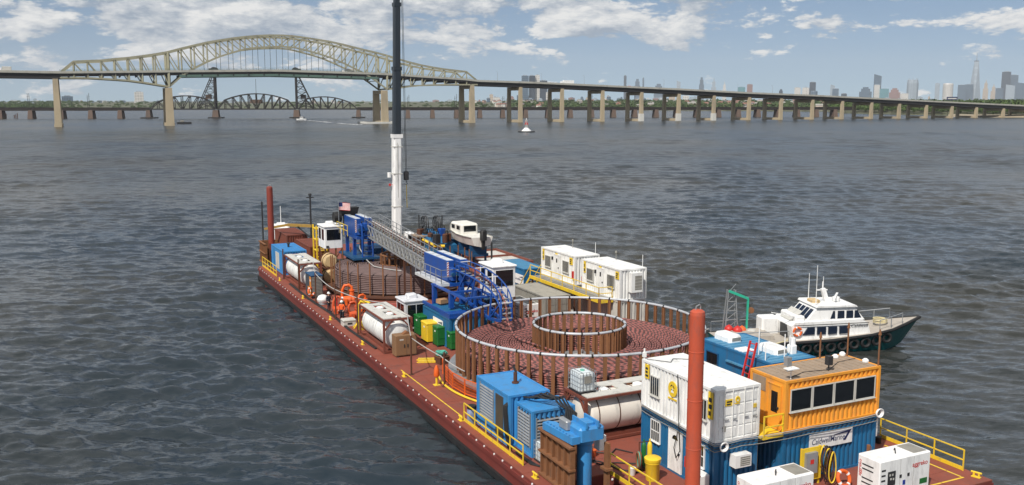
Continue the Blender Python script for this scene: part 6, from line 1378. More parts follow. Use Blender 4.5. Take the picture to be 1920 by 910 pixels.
def cardboard():
    m = MB(); m.box(-.42,-.32,0,.42,.32,.32); o = m.build('carton', paint('cardboard', (.42,.24,.12), .9, .08), None, label='brown cardboard carton on the blue pedestal frame', cat='carton'); o.location = B(7.3,-37.9,2.47); o.rotation_euler = (0,0,A0+.25)
    m = MB(); m.box(-.43,-.04,.32,.43,.04,.325); m.build('tape', TAN, o); m = MB(); m.box(-.42,-.32,.321,-.01,.3,.33); m.build('flap', MATS['cardboard'], o)
cardboard()
# lattice truss between the two tensioners with rollers on top
def truss():
    o = on_barge('cable_truss', 'grey lattice truss with roller track running between the two blue tensioners', 'truss', 0, 0, 0)
    bA, bB = -14.0, -31.6; zt = lambda b: 6.05 + (b-bA)/(bB-bA)*(4.95-6.05); zb = lambda b: zt(b)-1.15
    N_ = 16; bs = np.linspace(bA, bB, N_+1)
    for a in (8.3, 9.85):
        for z in (zt, zb): m = MB(); m.bar((a,bA,z(bA)),(a,bB,z(bB)),.12); m.build('chord', GALV, o)
        for b in bs: m = MB(); m.bar((a,b,zb(b)),(a,b,zt(b)),.08); m.build('vertical', GALV, o)
        for p, q in zip(bs[:-1], bs[1:]): m = MB(); m.bar((a,p,zt(p)),(a,q,zb(q)),.07); m.build('diagonal', GALV, o)
        for b in bs[::1]: m = MB(); m.bar((a,b,zt(b)),(a,b,zt(b)+.95),.045); m.build('post', GALV, o)
        for dz in (.5, .95): m = MB(); m.bar((a,bA,zt(bA)+dz),(a,bB,zt(bB)+dz),.045); m.build('rail', GALV, o)
    for b in bs: m = MB(); m.bar((8.3,b,zb(b)),(9.85,b,zb(b)),.08); m.build('cross_member', GALV, o)
    m = MB(); m.bar((9.07,bA,zb(bA)+.1),(9.07,bB,zb(bB)+.1),1.3,.05); m.build('walkway', GREY, o)
    for b in np.linspace(bA-.5, bB+.5, 22):
        m = MB(); m.cyl((8.75,b,zt(b)+.1),(9.4,b,zt(b)+.1),.13,.13,10); r_ = m.build('roller', REDBR, o); m = MB(); m.box(8.66,b-.1,zt(b)-.1,8.74,b+.1,zt(b)+.4); m.box(9.41,b-.1,zt(b)-.1,9.49,b+.1,zt(b)+.4); m.build('bracket', GREY, r_)
    for b in (-20.5, -26): m = MB(); m.bar((8.3,b,0),(8.3,b,zb(b)),.16) if b < -25 else m.bar((9.85,b,2.3),(9.85,b,zb(b)),.16); m.bar((9.85,b,2.3),(9.85,b,zb(b)),.14); m.build('trestle', RUSTD, o)
    m = MB(); m.tube([(9.07,b,zt(b)+.26) for b in bs], .075, 8); m.build('cable', ROPEW, o)
truss()
def chute():
    o = on_barge('cable_chute', 'royal blue curved chute feeding cable down into the near tank', 'chute', 0, 0, 0); P = []
    c0 = Vector((9.05,-37.6,4.95)); 
    for i in range(15):
        t = i/14; ang = R(8)+R(62)*t; P.append(Vector((9.05-.75*t, -37.6-10.2*math.sin(t*math.pi/2*.97), 4.95+.35*math.sin(t*2.2)-2.15*t**2.2)))
    for s in (-.42, .42):
        for dz, w in ((0,.13),(.8,.09)): m = MB(); m.tube([p+Vector((s,0,dz)) for p in P], w*.6, 6); m.build('side_rail', ROYAL, o, smooth=True)
        for i in range(0, 15, 2): p = P[i]+Vector((s,0,0)); m = MB(); m.bar(p, p+Vector((0,0,.8)), .06); m.build('post', ROYAL, o)
    for i in range(15):
        p = P[i]; m = MB(); m.cyl(p+Vector((-.4,0,.05)), p+Vector((.4,0,.05)), .07, n=8); m.build('roller', GALV, o)
        if i % 3 == 1: m = MB(); m.bar(p+Vector((-.42,0,.85)), p+Vector((.42,0,.85)), .05); m.build('bow', CLEANW, o)
    q = [Vector((9.0,-37.8,3.1)), Vector((8.6,-41.5,3.05)), Vector((8.4,-45.5,2.7)), P[-1]+Vector((0,.2,-.1))]
    for s in (-.42, .42):
        for a, b in zip(q[:-1], q[1:]): m = MB(); m.bar(a+Vector((s,0,0)), b+Vector((s,0,0)), .16, .2); m.build('support_beam', ROYAL, o)
        for i, (k, j) in enumerate(((4,1),(8,2),(11,2),(2,0))): m = MB(); m.bar(P[k]+Vector((s,0,0)), q[j]+Vector((s,0,0)), .1); m.build('web', ROYAL, o)
    for x in (-.5, .55): m = MB(); m.bar((9.3+x,-41.3,2.3),(8.6+x,-41.5,3.0),.12); m.bar((9.4+x,-38.6,2.4),(9.05+x*.8,-38.4,4.9),.2); m.build('prop', ROYAL, o)
    m = MB(); n = len(P); C = [p+Vector((0,0,.2)) for p in P] + [Vector((8.15,-48.9,2.5)), Vector((8.0,-50.4,2.28)), Vector((8.6,-52.6,2.19)), Vector((8.9,-55.2,2.19))]
    Q = []
    for i in range(len(C)-1):
        a = C[max(0,i-1)]; b = C[i]; c = C[i+1]; d = C[min(len(C)-1,i+2)]
        for k in range(6): t = k/6; Q.append(.5*((2*b)+(c-a)*t+(2*a-5*b+4*c-d)*t*t+(3*b-a-3*c+d)*t**3))
    m.tube(Q, .075, 8); me = m.mesh('laid_cable', CABR, True); uv = me.uv_layers.new(name='UVMap'); L_ = [0]
    for i in range(1, len(Q)): L_.append(L_[-1]+(Q[i]-Q[i-1]).length)
    for lp in me.loops: vi = lp.vertex_index; uv.data[lp.index].uv = (L_[min(vi//8, len(Q)-1)], 0)
    obj('laid_cable', me, o)
chute()
# blue and red gear under the truss and behind (steel stores)
def rack(label, a, b, mat, w=2.0, d_=1.2, h=2.0):
    o = on_barge('steel_rack', label, 'rack', a, b, 0)
    for x in (-w/2, w/2):
        for y in (-d_/2, d_/2): m = MB(); m.bar((x,y,0),(x,y,h),.12); m.build('post', mat, o)
    for z in (.5, 1.2, h): m = MB(); m.box(-w/2,-d_/2,z-.05,w/2,d_/2,z); m.build('shelf', mat, o)
    rg = random.Random(int(a*13))
    for z in (.5, 1.2):
        for k in range(3): x = -w/2+.4+k*.6; m = MB(); m.cyl((x,0,z),(x,0,z+rg.uniform(.3,.55)),.2,n=10); m.build('pail', rg.choice([LGREY, BLACK, REDP, GALV]), o)
rack('red-brown steel rack behind the white cab of the chute', 16.0, -29.2, REDBR, 2.2, 1.4, 2.3); rack('rusty steel rack next to the far tank', 18.4, -24.0, RUST, 2.0, 1.4, 1.9); rack('dark steel rack under the blue far tower', 6.5, -12.4, DARK, 1.8, 1.4, 2.2)
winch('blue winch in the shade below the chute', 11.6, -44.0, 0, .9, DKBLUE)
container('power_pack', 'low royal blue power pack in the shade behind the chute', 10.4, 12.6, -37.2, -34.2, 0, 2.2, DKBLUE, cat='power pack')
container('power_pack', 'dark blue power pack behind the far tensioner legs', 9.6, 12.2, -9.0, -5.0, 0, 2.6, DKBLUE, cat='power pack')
def white_crates():
    for i, (a, b, s) in enumerate(((17.6,-27.4,.9),(18.9,-30.4,1.0),(14.4,-26.5,.8))):
        m = MB(); m.bbox(-s,-s*.6,.1,s,s*.6,1.0,.06); o = m.build('white_crate', LGREY if i else CLEANW, None, label=['white crate beside the red-brown steel rack','pale crate beside the yellow walkway stairs','pale crate near the white raised cab'][i], cat='crate'); o.location = B(a,b,0); o.rotation_euler=(0,0,A0+.1*i); mm = MB(); mm.box(-s*.9,-s*.55,0,s*.9,s*.55,.1); mm.build('pallet', TAN, o); mm = MB(); mm.box(-s-.02,-s*.6-.02,.8,s+.02,s*.6+.02,.86); mm.build('lid', LGREY, o)
white_crates()
# flag
def flag():
    o = on_barge('flag', 'small stars and stripes flag on a pole above the far tower', 'flag', 6.35, -11.2, 5.9); m = MB(); m.cyl((0,0,-1),(0,0,2.3),.03,n=6); m.build('pole', GALV, o)
    n = 13; hgt, w = .8, 1.2
    f = lambda u, z: (u*.9, .18*math.sin(u*4.2)-u*.35, 2.2-z*hgt-.06*u)
    for s in range(n): m = MB(); m.sheet(f, np.linspace(.02, w, 9), (s/n, (s+1)/n)); m.build('stripe', REDP if s % 2 == 0 else CLEANW, o)
    m = MB(); m.sheet(lambda u, z: Vector(f(u, z))+Vector((0,-.012,0)), np.linspace(.02, w*.4, 5), (0, 7/13)); m.build('canton', paint('flag_blue', (.015,.025,.12), .8), o)
flag()
# ------------------------------------------------------------------ crane
def crane():
    o = on_barge('mobile_crane', 'crane with white lower boom and dark telescoping sections rising over the far end', 'crane', 16.9, 1.0, 0)
    base = Vector((0,0,2.1)); top_px = None
    def pt(z, dx): return Vector((dx, 0, z))
    # boom leans a little: centre points by height
    zs = [2.2, 14.0, 28.2, 50.0]; lean = lambda z: (0.025*(z-2.2), .02*(z-2.2))
    def sect(z0, z1, w, d_, name, mat):
        m = MB(); p0 = Vector((*lean(z0), z0)); p1 = Vector((*lean(z1), z1)); c = .18*w; vs = []
        pr = [(-w/2+c,-d_/2),(w/2-c,-d_/2),(w/2,-d_/2+c),(w/2,d_/2-c),(w/2-c,d_/2),(-w/2+c,d_/2),(-w/2,d_/2-c),(-w/2,-d_/2+c)]
        for p in (p0, p1): vs += [(p.x+x, p.y+y, p.z) for x, y in pr]
        m.add(vs, [tuple(range(7,-1,-1)), tuple(range(8,16))]+[(i,(i+1)%8,(i+1)%8+8,i+8) for i in range(8)]); s_ = m.build(name, mat, o)
        m = MB(); m.M = None; q = p1; k = 1.09; m.box(q.x-w/2*k,q.y-d_/2*k,q.z-.45,q.x+w/2*k,q.y+d_/2*k,q.z); m.build('collar', mat, s_); return s_
    zw = HG(738.5, 252); z2 = HG(742, 125); z3 = HG(746, 4)
    s_ = sect(2.2, zw, 1.06, 1.1, 'boom_section', CLEANW); sect(zw, z2, .9, .95, 'boom_section', CRDARK); sect(z2, z3, .78, .84, 'boom_section', CRDARK); sect(z3, z3+9, .68, .72, 'boom_section', CRDARK)
    for f in (.3, .62, .88): z = 2.2+(zw-2.2)*f; p = Vector((*lean(z), z)); m = MB(); m.box(p.x-.55,p.y-.57,z-.06,p.x+.55,p.y+.57,z+.06); m.build('boom_joint', LGREY, s_)
    p = Vector((*lean(8), 8)); m = MB(); m.box(p.x-.02,p.y-.57,2.6,p.x+.02,p.y-.552,zw-1) ; m.build('boom_seam', GREY, s_)
    z = HG(738, 328); p = Vector((*lean(z), z)); m = MB(); m.cyl((p.x-.95,p.y,z-.3),(p.x-.95,p.y,z+.3),.22,n=12); m.bar((p.x-.95,p.y,z),(p.x-.4,p.y,z),.06); m.build('camera_unit', CLEANW, o); m = MB(); m.bar((p.x-.5,p.y,z-1.2),(p.x-.95,p.y,z-1.2),.06); m.box(p.x-1.0,p.y-.1,z-1.35,p.x-.8,p.y+.1,z-1.05); m.build('warning_lamp', REDP, o)
    for q in (348, 377): z = HG(738, q); p = Vector((*lean(z), z)); m = MB(); m.bar((p.x+.5,p.y,z),(p.x+1.2,p.y,z+.2),.07); m.bar((p.x+.5,p.y,z-.4),(p.x+1.1,p.y,z+.1),.05); m.build('hose_bracket', GALV, o)
    # hook line
    zt = z3+8.5; pt_ = Vector((*lean(zt), zt)); hz = HG(764, 325); hx = 1.45
    for s in (-.07, .07): m = MB(); m.cyl((pt_.x+.5+s,pt_.y,zt),(hx+s,.3,hz),.028,n=5,cap=False); m.build('hoist_rope', DARK, o)
    m = MB(); m.bbox(hx-.28,.05,hz-.9,hx+.28,.55,hz,.08); m.lathe([(.3,-.2),(.34,0),(.3,.2)],12,'y',(hx,.3,hz-.1)); m.tube([(hx,.3,hz-.9),(hx,.3,hz-1.15),(hx+.15,.3,hz-1.35),(hx,.3,hz-1.5),(hx-.15,.3,hz-1.35)], .05, 6); m.build('hook_block', DARK, o)
    m = MB(); m.cyl((hx,.3,hz-1.5),(hx+.05,.3,HG(766,391)),.045,n=6); m.build('sling', YEL, o)
    # lower works
    m = MB(); m.bbox(-1.4,-3.2,.9,1.4,3.2,1.4,.05); m.build('carrier', DARK, o)
    for x in (-1.25, .75):
        for y in (-2.6,-1.3,1.0,2.4): m = MB(); m.cyl((x,y,.52),(x+.5,y,.52),.52,n=16); w_ = m.build('wheel', BLACK, o)
    m = MB(); m.bbox(-1.2,-1.0,1.4,1.3,3.4,2.3,.08); m.build('superstructure', paint('crane_body', (.30,.24,.15), .6, .15), o); m = MB(); m.bbox(.65,-2.2,1.5,1.5,-.6,2.9,.1); c_ = m.build('cab', CLEANW, o); m = MB(); m.box(.7,-2.22,1.9,1.45,-2.2,2.7); m.build('pane', GLASS, c_)
    for x in (-2.6, 2.6):
        for y in (-3, 3): m = MB(); m.bar((0,y,1.0),(x,y,1.0),.25,.3); m.bar((x,y,1.0),(x,y,.1),.18); m.box(x-.4,y-.4,0,x+.4,y+.4,.1); m.build('outrigger', DARK, o)
def HG(x, y):                                             # height above deck of a picture row on the crane's vertical
    p = B(16.9, 1.0, 0); v = ray(x, y); return 20 + v.z * p.y / v.y - DECK
crane()
def tan_house():
    o = on_barge('crane_shed', 'small tan-roofed shed beside the crane foot', 'shed', 19.0, -1.8, 0); m = MB(); m.box(-.9,-1.3,0,.9,1.3,2.6); m.build('wall', RUSTD, o); m = MB(); m.box(-1.05,-1.45,2.6,1.05,1.45,2.75); m.build('roof', BEIGE if False else TANROOF, o); m = MB(); m.box(-.4,-1.33,.3,.4,-1.302,2.1); m.build('door', DARK, o)
tan_house()
# ------------------------------------------------------------------ jetting sledge with wheels of hose, dinghy in a cradle
def sledge():
    o = on_barge('jetting_sledge', 'blue jetting sledge with black hose wheels and a yellow tube beside the dinghy', 'sledge', 20.3, -3.8, 0)
    PB = paint('sledge_blue', (.02,.13,.28), .5, .15, rust=.15)
    m = MB(); m.add([(-1.3,-3,.6),(1.3,-3,.6),(1.3,3.4,.6),(-1.3,3.4,.6),(-1.3,-3,2.0),(1.3,-3,2.0),(1.3,3.4,3.2),(-1.3,3.4,3.2)], [(0,3,2,1),(4,5,6,7),(0,1,5,4),(1,2,6,5),(2,3,7,6),(3,0,4,7)]); m.build('body', PB, o)
    for x in (-1.0, 1.0): m = MB(); m.box(x-.25,-3.6,0,x+.25,3.8,.6); m.build('runner', DARK, o)
    for x, y in ((-.7,2.6),(.7,2.2)):
        for k in range(2): m = MB(); m.tube([(x+.25*k, y+math.cos(t)*.95, 3.9+math.sin(t)*.95) for t in np.linspace(0, 6.28, 25)[:-1]], .07, 6, True); m.build('hose_wheel', DARK, o)
        for t in np.linspace(0, 3.14, 5)[:-1]: m = MB(); m.bar((x+.12,y+math.cos(t)*.95,3.9+math.sin(t)*.95),(x+.12,y-math.cos(t)*.95,3.9-math.sin(t)*.95),.05); m.build('spoke', DARK, o)
    for x, y in ((-1.2,2.9),(1.2,1.4)): m = MB(); m.bar((x,y,2.5),(x,y,5.0),.12); m.build('mast', DARK, o)
    m = MB(); m.cyl((-1.55,-2.8,2.0),(-.4,-3.4,2.0),.17,n=12); m.cyl((-1.55,1.0,2.3),(-1.5,-2.8,2.1),.15,n=12); m.build('yellow_tube', YEL, o)
def sledge_gear():
    rg = random.Random(3)
    for k in range(14):
        a, b = 19.4+rg.uniform(-.6,2.6), -3.6+rg.uniform(-3.4,3.2); z = 2.35 if a < 21.5 else 0; h = rg.uniform(.5,1.2); o = on_barge('machine_part', 'dark machine part stacked on and around the blue jetting sledge', 'machine part', a, b, z, rg.uniform(0,1.5), 'machine parts round the sledge')
        mt = rg.choice([DKBLUE, DARK, ROYAL, BLACK, RUSTD]); m = MB()
        if k % 2: m.bbox(-.4,-.3,0,.4,.3,h,.06)
        else: m.lathe([(.3,0),(.32,.05),(.32,h*.9),(.2,h)], 12)
        m.build('casing', mt, o); m = MB(); m.tube([(0,0,h),(.1,.1,h+.3),(.5,.2,h+.25),(.7,.3,.1)], .05, 6); m.build('pipe', BLACK, o)
sledge(); sledge_gear()
def dinghy():
    o = on_barge('dinghy', 'white cabin dinghy with black outboard on a blue cradle', 'boat', 22.3, -8.3, 2.35, R(90)); o.scale = (1.15,1.25,1.2)
    # local x = bow to the far end
    st = [(-3.6,1.05,.25),(-2,1.15,.2),(0,1.15,.2),(2,.95,.25),(3.3,.45,.4),(4.1,.03,.6)]; vs = []; 
    for x, w, k in st: vs += [(x,0,k-.2),(x,-w*.75,k),(x,-w,k+.75+.06*max(0,x)),(x,w,k+.75+.06*max(0,x)),(x,w*.75,k)]
    fs = []
    for i in range(len(st)-1):
        for j in (0,1,3,4): a, b = i*5+j, i*5+(j+1)%5; fs.append((a, b, b+5, a+5))
        fs.append((i*5+2, i*5+3, i*5+8, i*5+7))
    fs.append((4,3,2,1,0)); m = MB(); m.add(vs, fs); m.build('hull', paint('old_white', (.74,.72,.66), .5, .1, rust=.25, rustcol=(.25,.2,.14)), o)
    m = MB(); m.bbox(-.6,-.85,.9,2.2,.85,1.95,.15); c_ = m.build('cabin', MATS['old_white'], o)
    for x in (-.2, 1.1):
        for s in (-1, 1): m = MB(); m.box(x,s*.855,1.35,x+.8,s*.87,1.72); m.build('window', GLASS, c_)
    m = MB(); m.box(-.62,-.6,1.2,-.605,.6,1.75); m.build('window', GLASS, c_)
    m = MB(); m.bbox(-4.15,-.28,.75,-3.6,.28,1.75,.12); m.box(-4.0,-.12,-.1,-3.7,.12,.8); m.build('outboard', BLACK, o, smooth=True)
    for s in (-1, 1): m = MB(); m.tube([(-3.5,s*1.05,1.0),(-2,s*1.17,.98),(0,s*1.17,.98),(2,s*.97,1.12),(3.3,s*.47,1.36),(4.1,0,1.6)], .05, 6); m.build('gunwale', GREY, o)
    k = on_barge('boat_cradle', 'dark blue cradle carrying the white dinghy', 'cradle', 22.2, -8.3, 0)
    m = MB(); m.box(-1.1,-3.6,1.3,1.1,3.6,1.6); m.build('bed', DKBLUE, k)
    for y in (-3.2, 0, 3.2):
        m = MB(); m.bar((-.9,y,0),(-.9,y,1.35),.2); m.bar((.9,y,0),(.9,y,1.35),.2); m.build('leg', DKBLUE, k); m = MB(); m.box(-1.0,y-.15,1.6,1.0,y+.15,2.45); m.build('chock', DKBLUE, k)
dinghy()
# small white launch at far left
def launch():
    o = on_barge('launch', 'small white launch lying off the far end behind the red shed', 'boat', 6.9, 19.6, -1.4, R(78)); st = [(-3.5,1.3),(0,1.4),(2,1.2),(3.8,.1)]; vs = []
    for x, w in st: vs += [(x,-w*.8,-.2),(x,-w,1.3),(x,w,1.3),(x,w*.8,-.2)]
    fs = [(i*4+j, i*4+(j+1)%4, i*4+4+(j+1)%4, i*4+4+j) for i in range(3) for j in range(4)]+[(3,2,1,0),(12,13,14,15)]; m = MB(); m.add(vs, fs); m.build('hull', CLEANW, o); m = MB(); m.bbox(-1.8,-1.1,1.3,1.5,1.1,3.5,.2); m.build('cabin', CLEANW, o); m = MB(); m.box(-1.6,-1.12,2.4,1.52,1.12,3.1); m.build('window', GLASS, o); m = MB(); m.bbox(-1.4,-.6,3.5,.3,.6,3.8,.1); m.build('roof_raft', CLEANW, o); m = MB(); m.cyl((0,0,3.5),(0,0,6),.05,n=6); m.build('mast', CLEANW, o)
launch()
# ------------------------------------------------------------------ crew boat
def crewboat():
    th = math.atan2(-4.9, 16.0); o = on_barge('crew_boat', 'white and teal crew boat with stepped wheelhouse moored off the barge', 'boat', 35.0, -51.0, -1.4, th)
    # x forward, y to port, waterline z=0
    T = [(-8.6,2.15,1.15,.1),(-5,2.35,1.15,0),(0,2.4,1.3,0),(3.5,2.2,1.55,.02),(5.6,1.7,1.8,.1),(7.2,.95,2.05,.3),(8.9,.06,2.35,.7)]
    vs = []
    for (x, w, h, k), xo in zip(T, (0,0,0,.1,.5,1.1,1.9)): vs += [(x-xo*1.25,0,-.7+k*.5),(x-xo*.8,-w*.74,-.1+k*.5),(x,-w,h),(x,w,h),(x-xo*.8,w*.74,-.1+k*.5)]
    fs = []
    for i in range(len(T)-1):
        for j in (0,1,3,4): a, b = i*5+j, i*5+(j+1)%5; fs.append((a, b, b+5, a+5))
    fs.append((4,3,2,1,0)); m = MB(); m.add(vs, fs); m.build('hull', TEAL, o)
    m = MB(); vs = []; 
    for x, w, h, k in T: vs += [(x,-w+.05,h+.004),(x,w-.05,h+.004)]
    m.add(vs, [(2*i,2*i+2,2*i+3,2*i+1) for i in range(len(T)-1)]); m.build('deck', BOATDK, o)
    for s in (-1, 1):
        m = MB(); m.tube([(x, s*w, h-.05) for x, w, h, k in T], .13, 8); m.build('rub_rail', BLACK, o, smooth=True)
    tm = MB(); tm.tube([(math.cos(t)*.33, 0, math.sin(t)*.33) for t in np.linspace(0, 6.28, 17)[:-1]], .13, 6, True); tme = tm.mesh('tyre_fender', BLACK, True)
    for i in range(13):
        x = -7.2+i*1.02; w = np.interp(x, [t[0] for t in T], [t[1] for t in T]); h = np.interp(x, [t[0] for t in T], [t[2] for t in T]); place(tme, 'tyre_fender', o, (x, -w*.94-.02, h-.62), (0,0,0))
        if i < 9: place(tme, 'tyre_fender', o, (x, w*.94+.02, h-.62))
    # lower house with slanted front, upper wheelhouse
    def house(nm, pts, y0, y1, mat, top=None):
        m = MB(); n = len(pts); ins = .12; vs = [(x, y0+(ins if z > pts[0][1]+.3 else 0), z) for x, z in pts]+[(x, y1-(ins if z > pts[0][1]+.3 else 0), z) for x, z in pts]
        m.add(vs, [tuple(range(n)), tuple(range(2*n-1,n-1,-1))]+[(i, i+n, (i+1)%n+n, (i+1)%n) for i in range(n)]); return m.build(nm, mat, o)
    hs = house('lower_house', [(-3.0,1.15),(3.6,1.55),(3.3,2.75),(2.7,3.1),(-2.8,2.95),(-3.2,2.6)], -1.85, 1.85, CLEANW)
    wh = house('wheelhouse', [(-1.9,2.9),(3.1,3.0),(2.2,4.35),(-.9,4.4)], -1.6, 1.6, CLEANW)
    house('wheelhouse_roof', [(-1.1,4.38),(2.4,4.34),(2.3,4.5),(-1.0,4.56)], -1.68, 1.68, CLEANW)
    def slab(pts, y, nm, par, mat=GLASSB, t=.02):
        m = MB(); n = len(pts); vs = [(x, y-t, z) for x, z in pts]+[(x, y+t, z) for x, z in pts]; m.add(vs, [tuple(range(n)), tuple(range(2*n-1,n-1,-1))]+[(i, i+n, (i+1)%n+n, (i+1)%n) for i in range(n)]); m.build(nm, mat, par)
    for s in (-1, 1):
        for i, x in enumerate((-2.0,-1.05,-.1,.85)): slab([(x-(.0 if i else .25),1.72),(x+.72,1.76),(x+.72,2.52),(x+(.18 if i == 0 else 0),2.5)], s*1.82 if True else 0, 'window', hs, t=.06)
        for i, (x, w) in enumerate(((.15,.4),(.75,.6),(1.5,.6),(2.2,.6))): slab([(x,3.2),(x+w,3.22),(x+w-(.35 if i == 3 else .04),3.98),(x+(.25 if i == 0 else .04),3.98)], s*1.545, 'window', wh, t=.06)
        slab([(-3.0,2.66),(3.35,2.72),(3.3,2.79),(-3.0,2.73)], s*1.86, 'trim_line', hs, DARK, .015)
    for i in range(4):                                     # slanted after windows of the wheelhouse
        y = -1.25+i*.68; m = MB(); f = lambda x, dz: 0
        m.add([(-1.78,y,3.22),(-1.78,y+.52,3.22),(-1.13,y+.52,4.1),(-1.13,y,4.1),(-1.72,y,3.18),(-1.72,y+.52,3.18),(-1.07,y+.52,4.06),(-1.07,y,4.06)], [(0,1,2,3),(7,6,5,4),(0,4,5,1),(1,5,6,2),(2,6,7,3),(3,7,4,0)]); m.build('window', GLASSB, wh)
        m = MB(); m.add([(2.95,y,3.3),(2.95,y+.52,3.3),(2.42,y+.52,4.1),(2.42,y,4.1),(2.88,y,3.28),(2.88,y+.52,3.28),(2.35,y+.52,4.08),(2.35,y,4.08)], [(3,2,1,0),(4,5,6,7),(0,1,5,4),(1,2,6,5),(2,3,7,6),(3,0,4,7)]); m.build('window', GLASSB, wh)
    text('Caldwell', .42, DARK, hs, (2.55,-1.79,2.45), (R(90),0,R(0)), shear=.3)
    m = MB(); m.bbox(-4.6,.6,1.2,-3.1,1.9,2.9,.12); m.build('companionway', CLEANW, o); m = MB(); m.box(-3.25,-.9,1.25,-3.1,.2,2.55); m.build('door', DARK, o)
    m = MB(); m.bbox(-2.7,-1.4,2.95,-1.9,1.4,3.5,.1); m.build('deck_locker', CLEANW, o); m = MB(); m.add([(-2.9,-1.0,2.95),(-2.9,1.0,2.95),(-1.95,1.0,3.9),(-1.95,-1.0,3.9),(-2.8,-1.0,2.95),(-2.8,1.0,2.95)], [(0,1,2,3),(3,2,5,4)]); m.build('canvas_screen', LGREY, o)
    m = MB(); m.bar((.6,0,4.5),(.2,0,5.9),.35,.3); m.bar((-.3,0,5.75),(.6,0,5.75),.1); m.cyl((.2,0,5.9),(.2,0,6.6),.06,n=6); m.build('mast', CLEANW, o)
    for x, y, z1 in ((-1.0,-1.3,8.6),(-.4,1.2,7.2),(.7,.9,6.9)): m = MB(); m.cyl((x,y,4.4),(x,y,z1),.04,.02,6); m.build('whip_antenna', CLEANW, o)
    m = MB(); m.lathe([(.25,4.55),(.3,4.7),(.3,4.95),(.15,5.05)],14,'z',(1.4,0,0)); m.bar((.9,-.75,5.15),(1.9,.75,5.15),.16,.14); m.build('radar', CLEANW, o, smooth=True)
    m = MB(); m.bbox(-.9,-.5,4.5,-.2,.5,4.85,.08); m.build('roof_box', BEIGE, o)
    m = MB(); m.bar((-4.6,-1.0,3.9),(-2.0,-1.2,3.3),.07); m.build('boat_hook', CLEANW, o)
    r_ = MB()
    r_.tube([(4.4,-1.7,1.75),(4.4,-1.7,2.55),(6.8,-.95,2.9),(6.8,-.95,2.1)], .035, 6); r_.tube([(4.4,1.7,1.75),(4.4,1.7,2.55),(6.8,.95,2.9),(6.8,.95,2.1)], .035, 6); r_.bar((5.6,-1.33,1.9),(5.6,-1.33,2.7),.06); r_.bar((5.6,1.33,1.9),(5.6,1.33,2.7),.06); r_.build('bow_rail', GALV, o)
    m = MB(); m.tube([(5.4+math.cos(t)*.55, math.sin(t)*.5, 1.92+.01*k) for k, t in enumerate(np.linspace(0, 18, 46))], .05, 6); m.build('rope_coil', paint('rope_yellow', (.6,.52,.3), .9), o)
    for y in (-2.2, 2.2):
        m = MB(); m.tube([(-8.4,y*.95,1.15),(-8.4,y*.95,2.05),(-3.6,y,2.1),(-3.6,y,1.15)], .035, 6); m.bar((-6,y*.98,1.15),(-6,y*.98,2.05),.06); m.build('stern_rail', GALV, o)
    m = MB(); m.box(-7.2,-1.3,1.16,-4.4,1.3,1.55); m.build('engine_hatch', BOATDK, o)
    for ch in o.children:
        if ch.name.split('.')[0] in ('lower_house','wheelhouse','wheelhouse_roof','companionway','door','deck_locker','canvas_screen','mast','radar','roof_box','whip_antenna','boat_hook'): ch.scale.z = .8; ch.location.z = 1.3*.2
    rb = MB(); rb.tube([(math.cos(t)*.33, 0, math.sin(t)*.33) for t in np.linspace(0, 6.28, 21)[:-1]], .085, 8, True); ring = rb.build('life_ring', BUOYO, None, True, label='orange life ring hung on the after wall of the crew boat house', cat='life ring'); M_ = Matrix.Translation(B(35.0,-51.0,-1.4)) @ Matrix.Rotation(A0+th, 4, 'Z'); ring.location = M_ @ Vector((-2.75,-1.92,1.95)); ring.rotation_euler = (0,0,A0+th)
    mm = MB()
    for a_ in (.3,1.9,3.4,5.0): mm.tube([(math.cos(t)*.33, 0, math.sin(t)*.33) for t in np.linspace(a_-.13, a_+.13, 4)], .09, 8)
    mm.build('band', CLEANW, ring)
    # after deck gear
    af = lambda x, y, z: M_ @ Vector((x, y, z))
    q = thing('boat_davit', 'grey lattice frame with a green hose crane on the boat after deck', 'davit', af(-6.9, 1.7, 1.16), A0+th)
    m = MB()
    for x, y in ((-.55,-.3),(.55,-.3),(-.55,.3),(.55,.3)): m.bar((x,y,0),(x*.55,y*.5,3.6),.08)
    for k in range(5): z = .4+k*.75; s = 1-.45*z/3.6; m.bar((-.55*s,-.3*s,z),(.55*s,-.3*s,z),.06); m.bar((-.55*s,-.3*s,z),(.55*s,-.3*s,z+.7),.04)
    m.build('lattice', GALV, q); m = MB(); m.bar((-.3,-.3,3.55),(1.3,-.4,2.9),.2); m.bar((1.3,-.4,2.9),(1.25,-.4,.1),.14); m.build('crane_arm', paint('crane_green', (.03,.42,.28), .5), q); m = MB(); m.lathe([(.1,-.1),(.25,-.08),(.25,.08),(.1,.1)],12,'y',(1.6,-.4,1.9)); m.build('sheave', RUST, q)
    for i, (x, y, r__) in enumerate(((-7.8,1.2,.38),(-7.3,.6,.4),(-6.8,.9,.36))):
        w_ = MB(); w_.lathe([(.02,-1),(.5,-.87),(.87,-.5),(1,0),(.87,.5),(.5,.87),(.15,1.0),(.12,1.15)], 16); bo = w_.build('ball_buoy', REDP if i < 2 else BUOYO, None, True, label=['red ball buoy on the crew boat deck by the lattice frame','red ball buoy nearest the boat engine hatch','orange ball buoy on the crew boat deck'][i], cat='buoy'); bo.location = af(x+.6, y, 1.16+r__); bo.scale = (r__,)*3; w2 = MB(); w2.tube([(0,0,1.1),(.12,0,1.25),(0,0,1.35),(-.12,0,1.25)], .05, 5, True); w2.build('eye', DARK, bo)
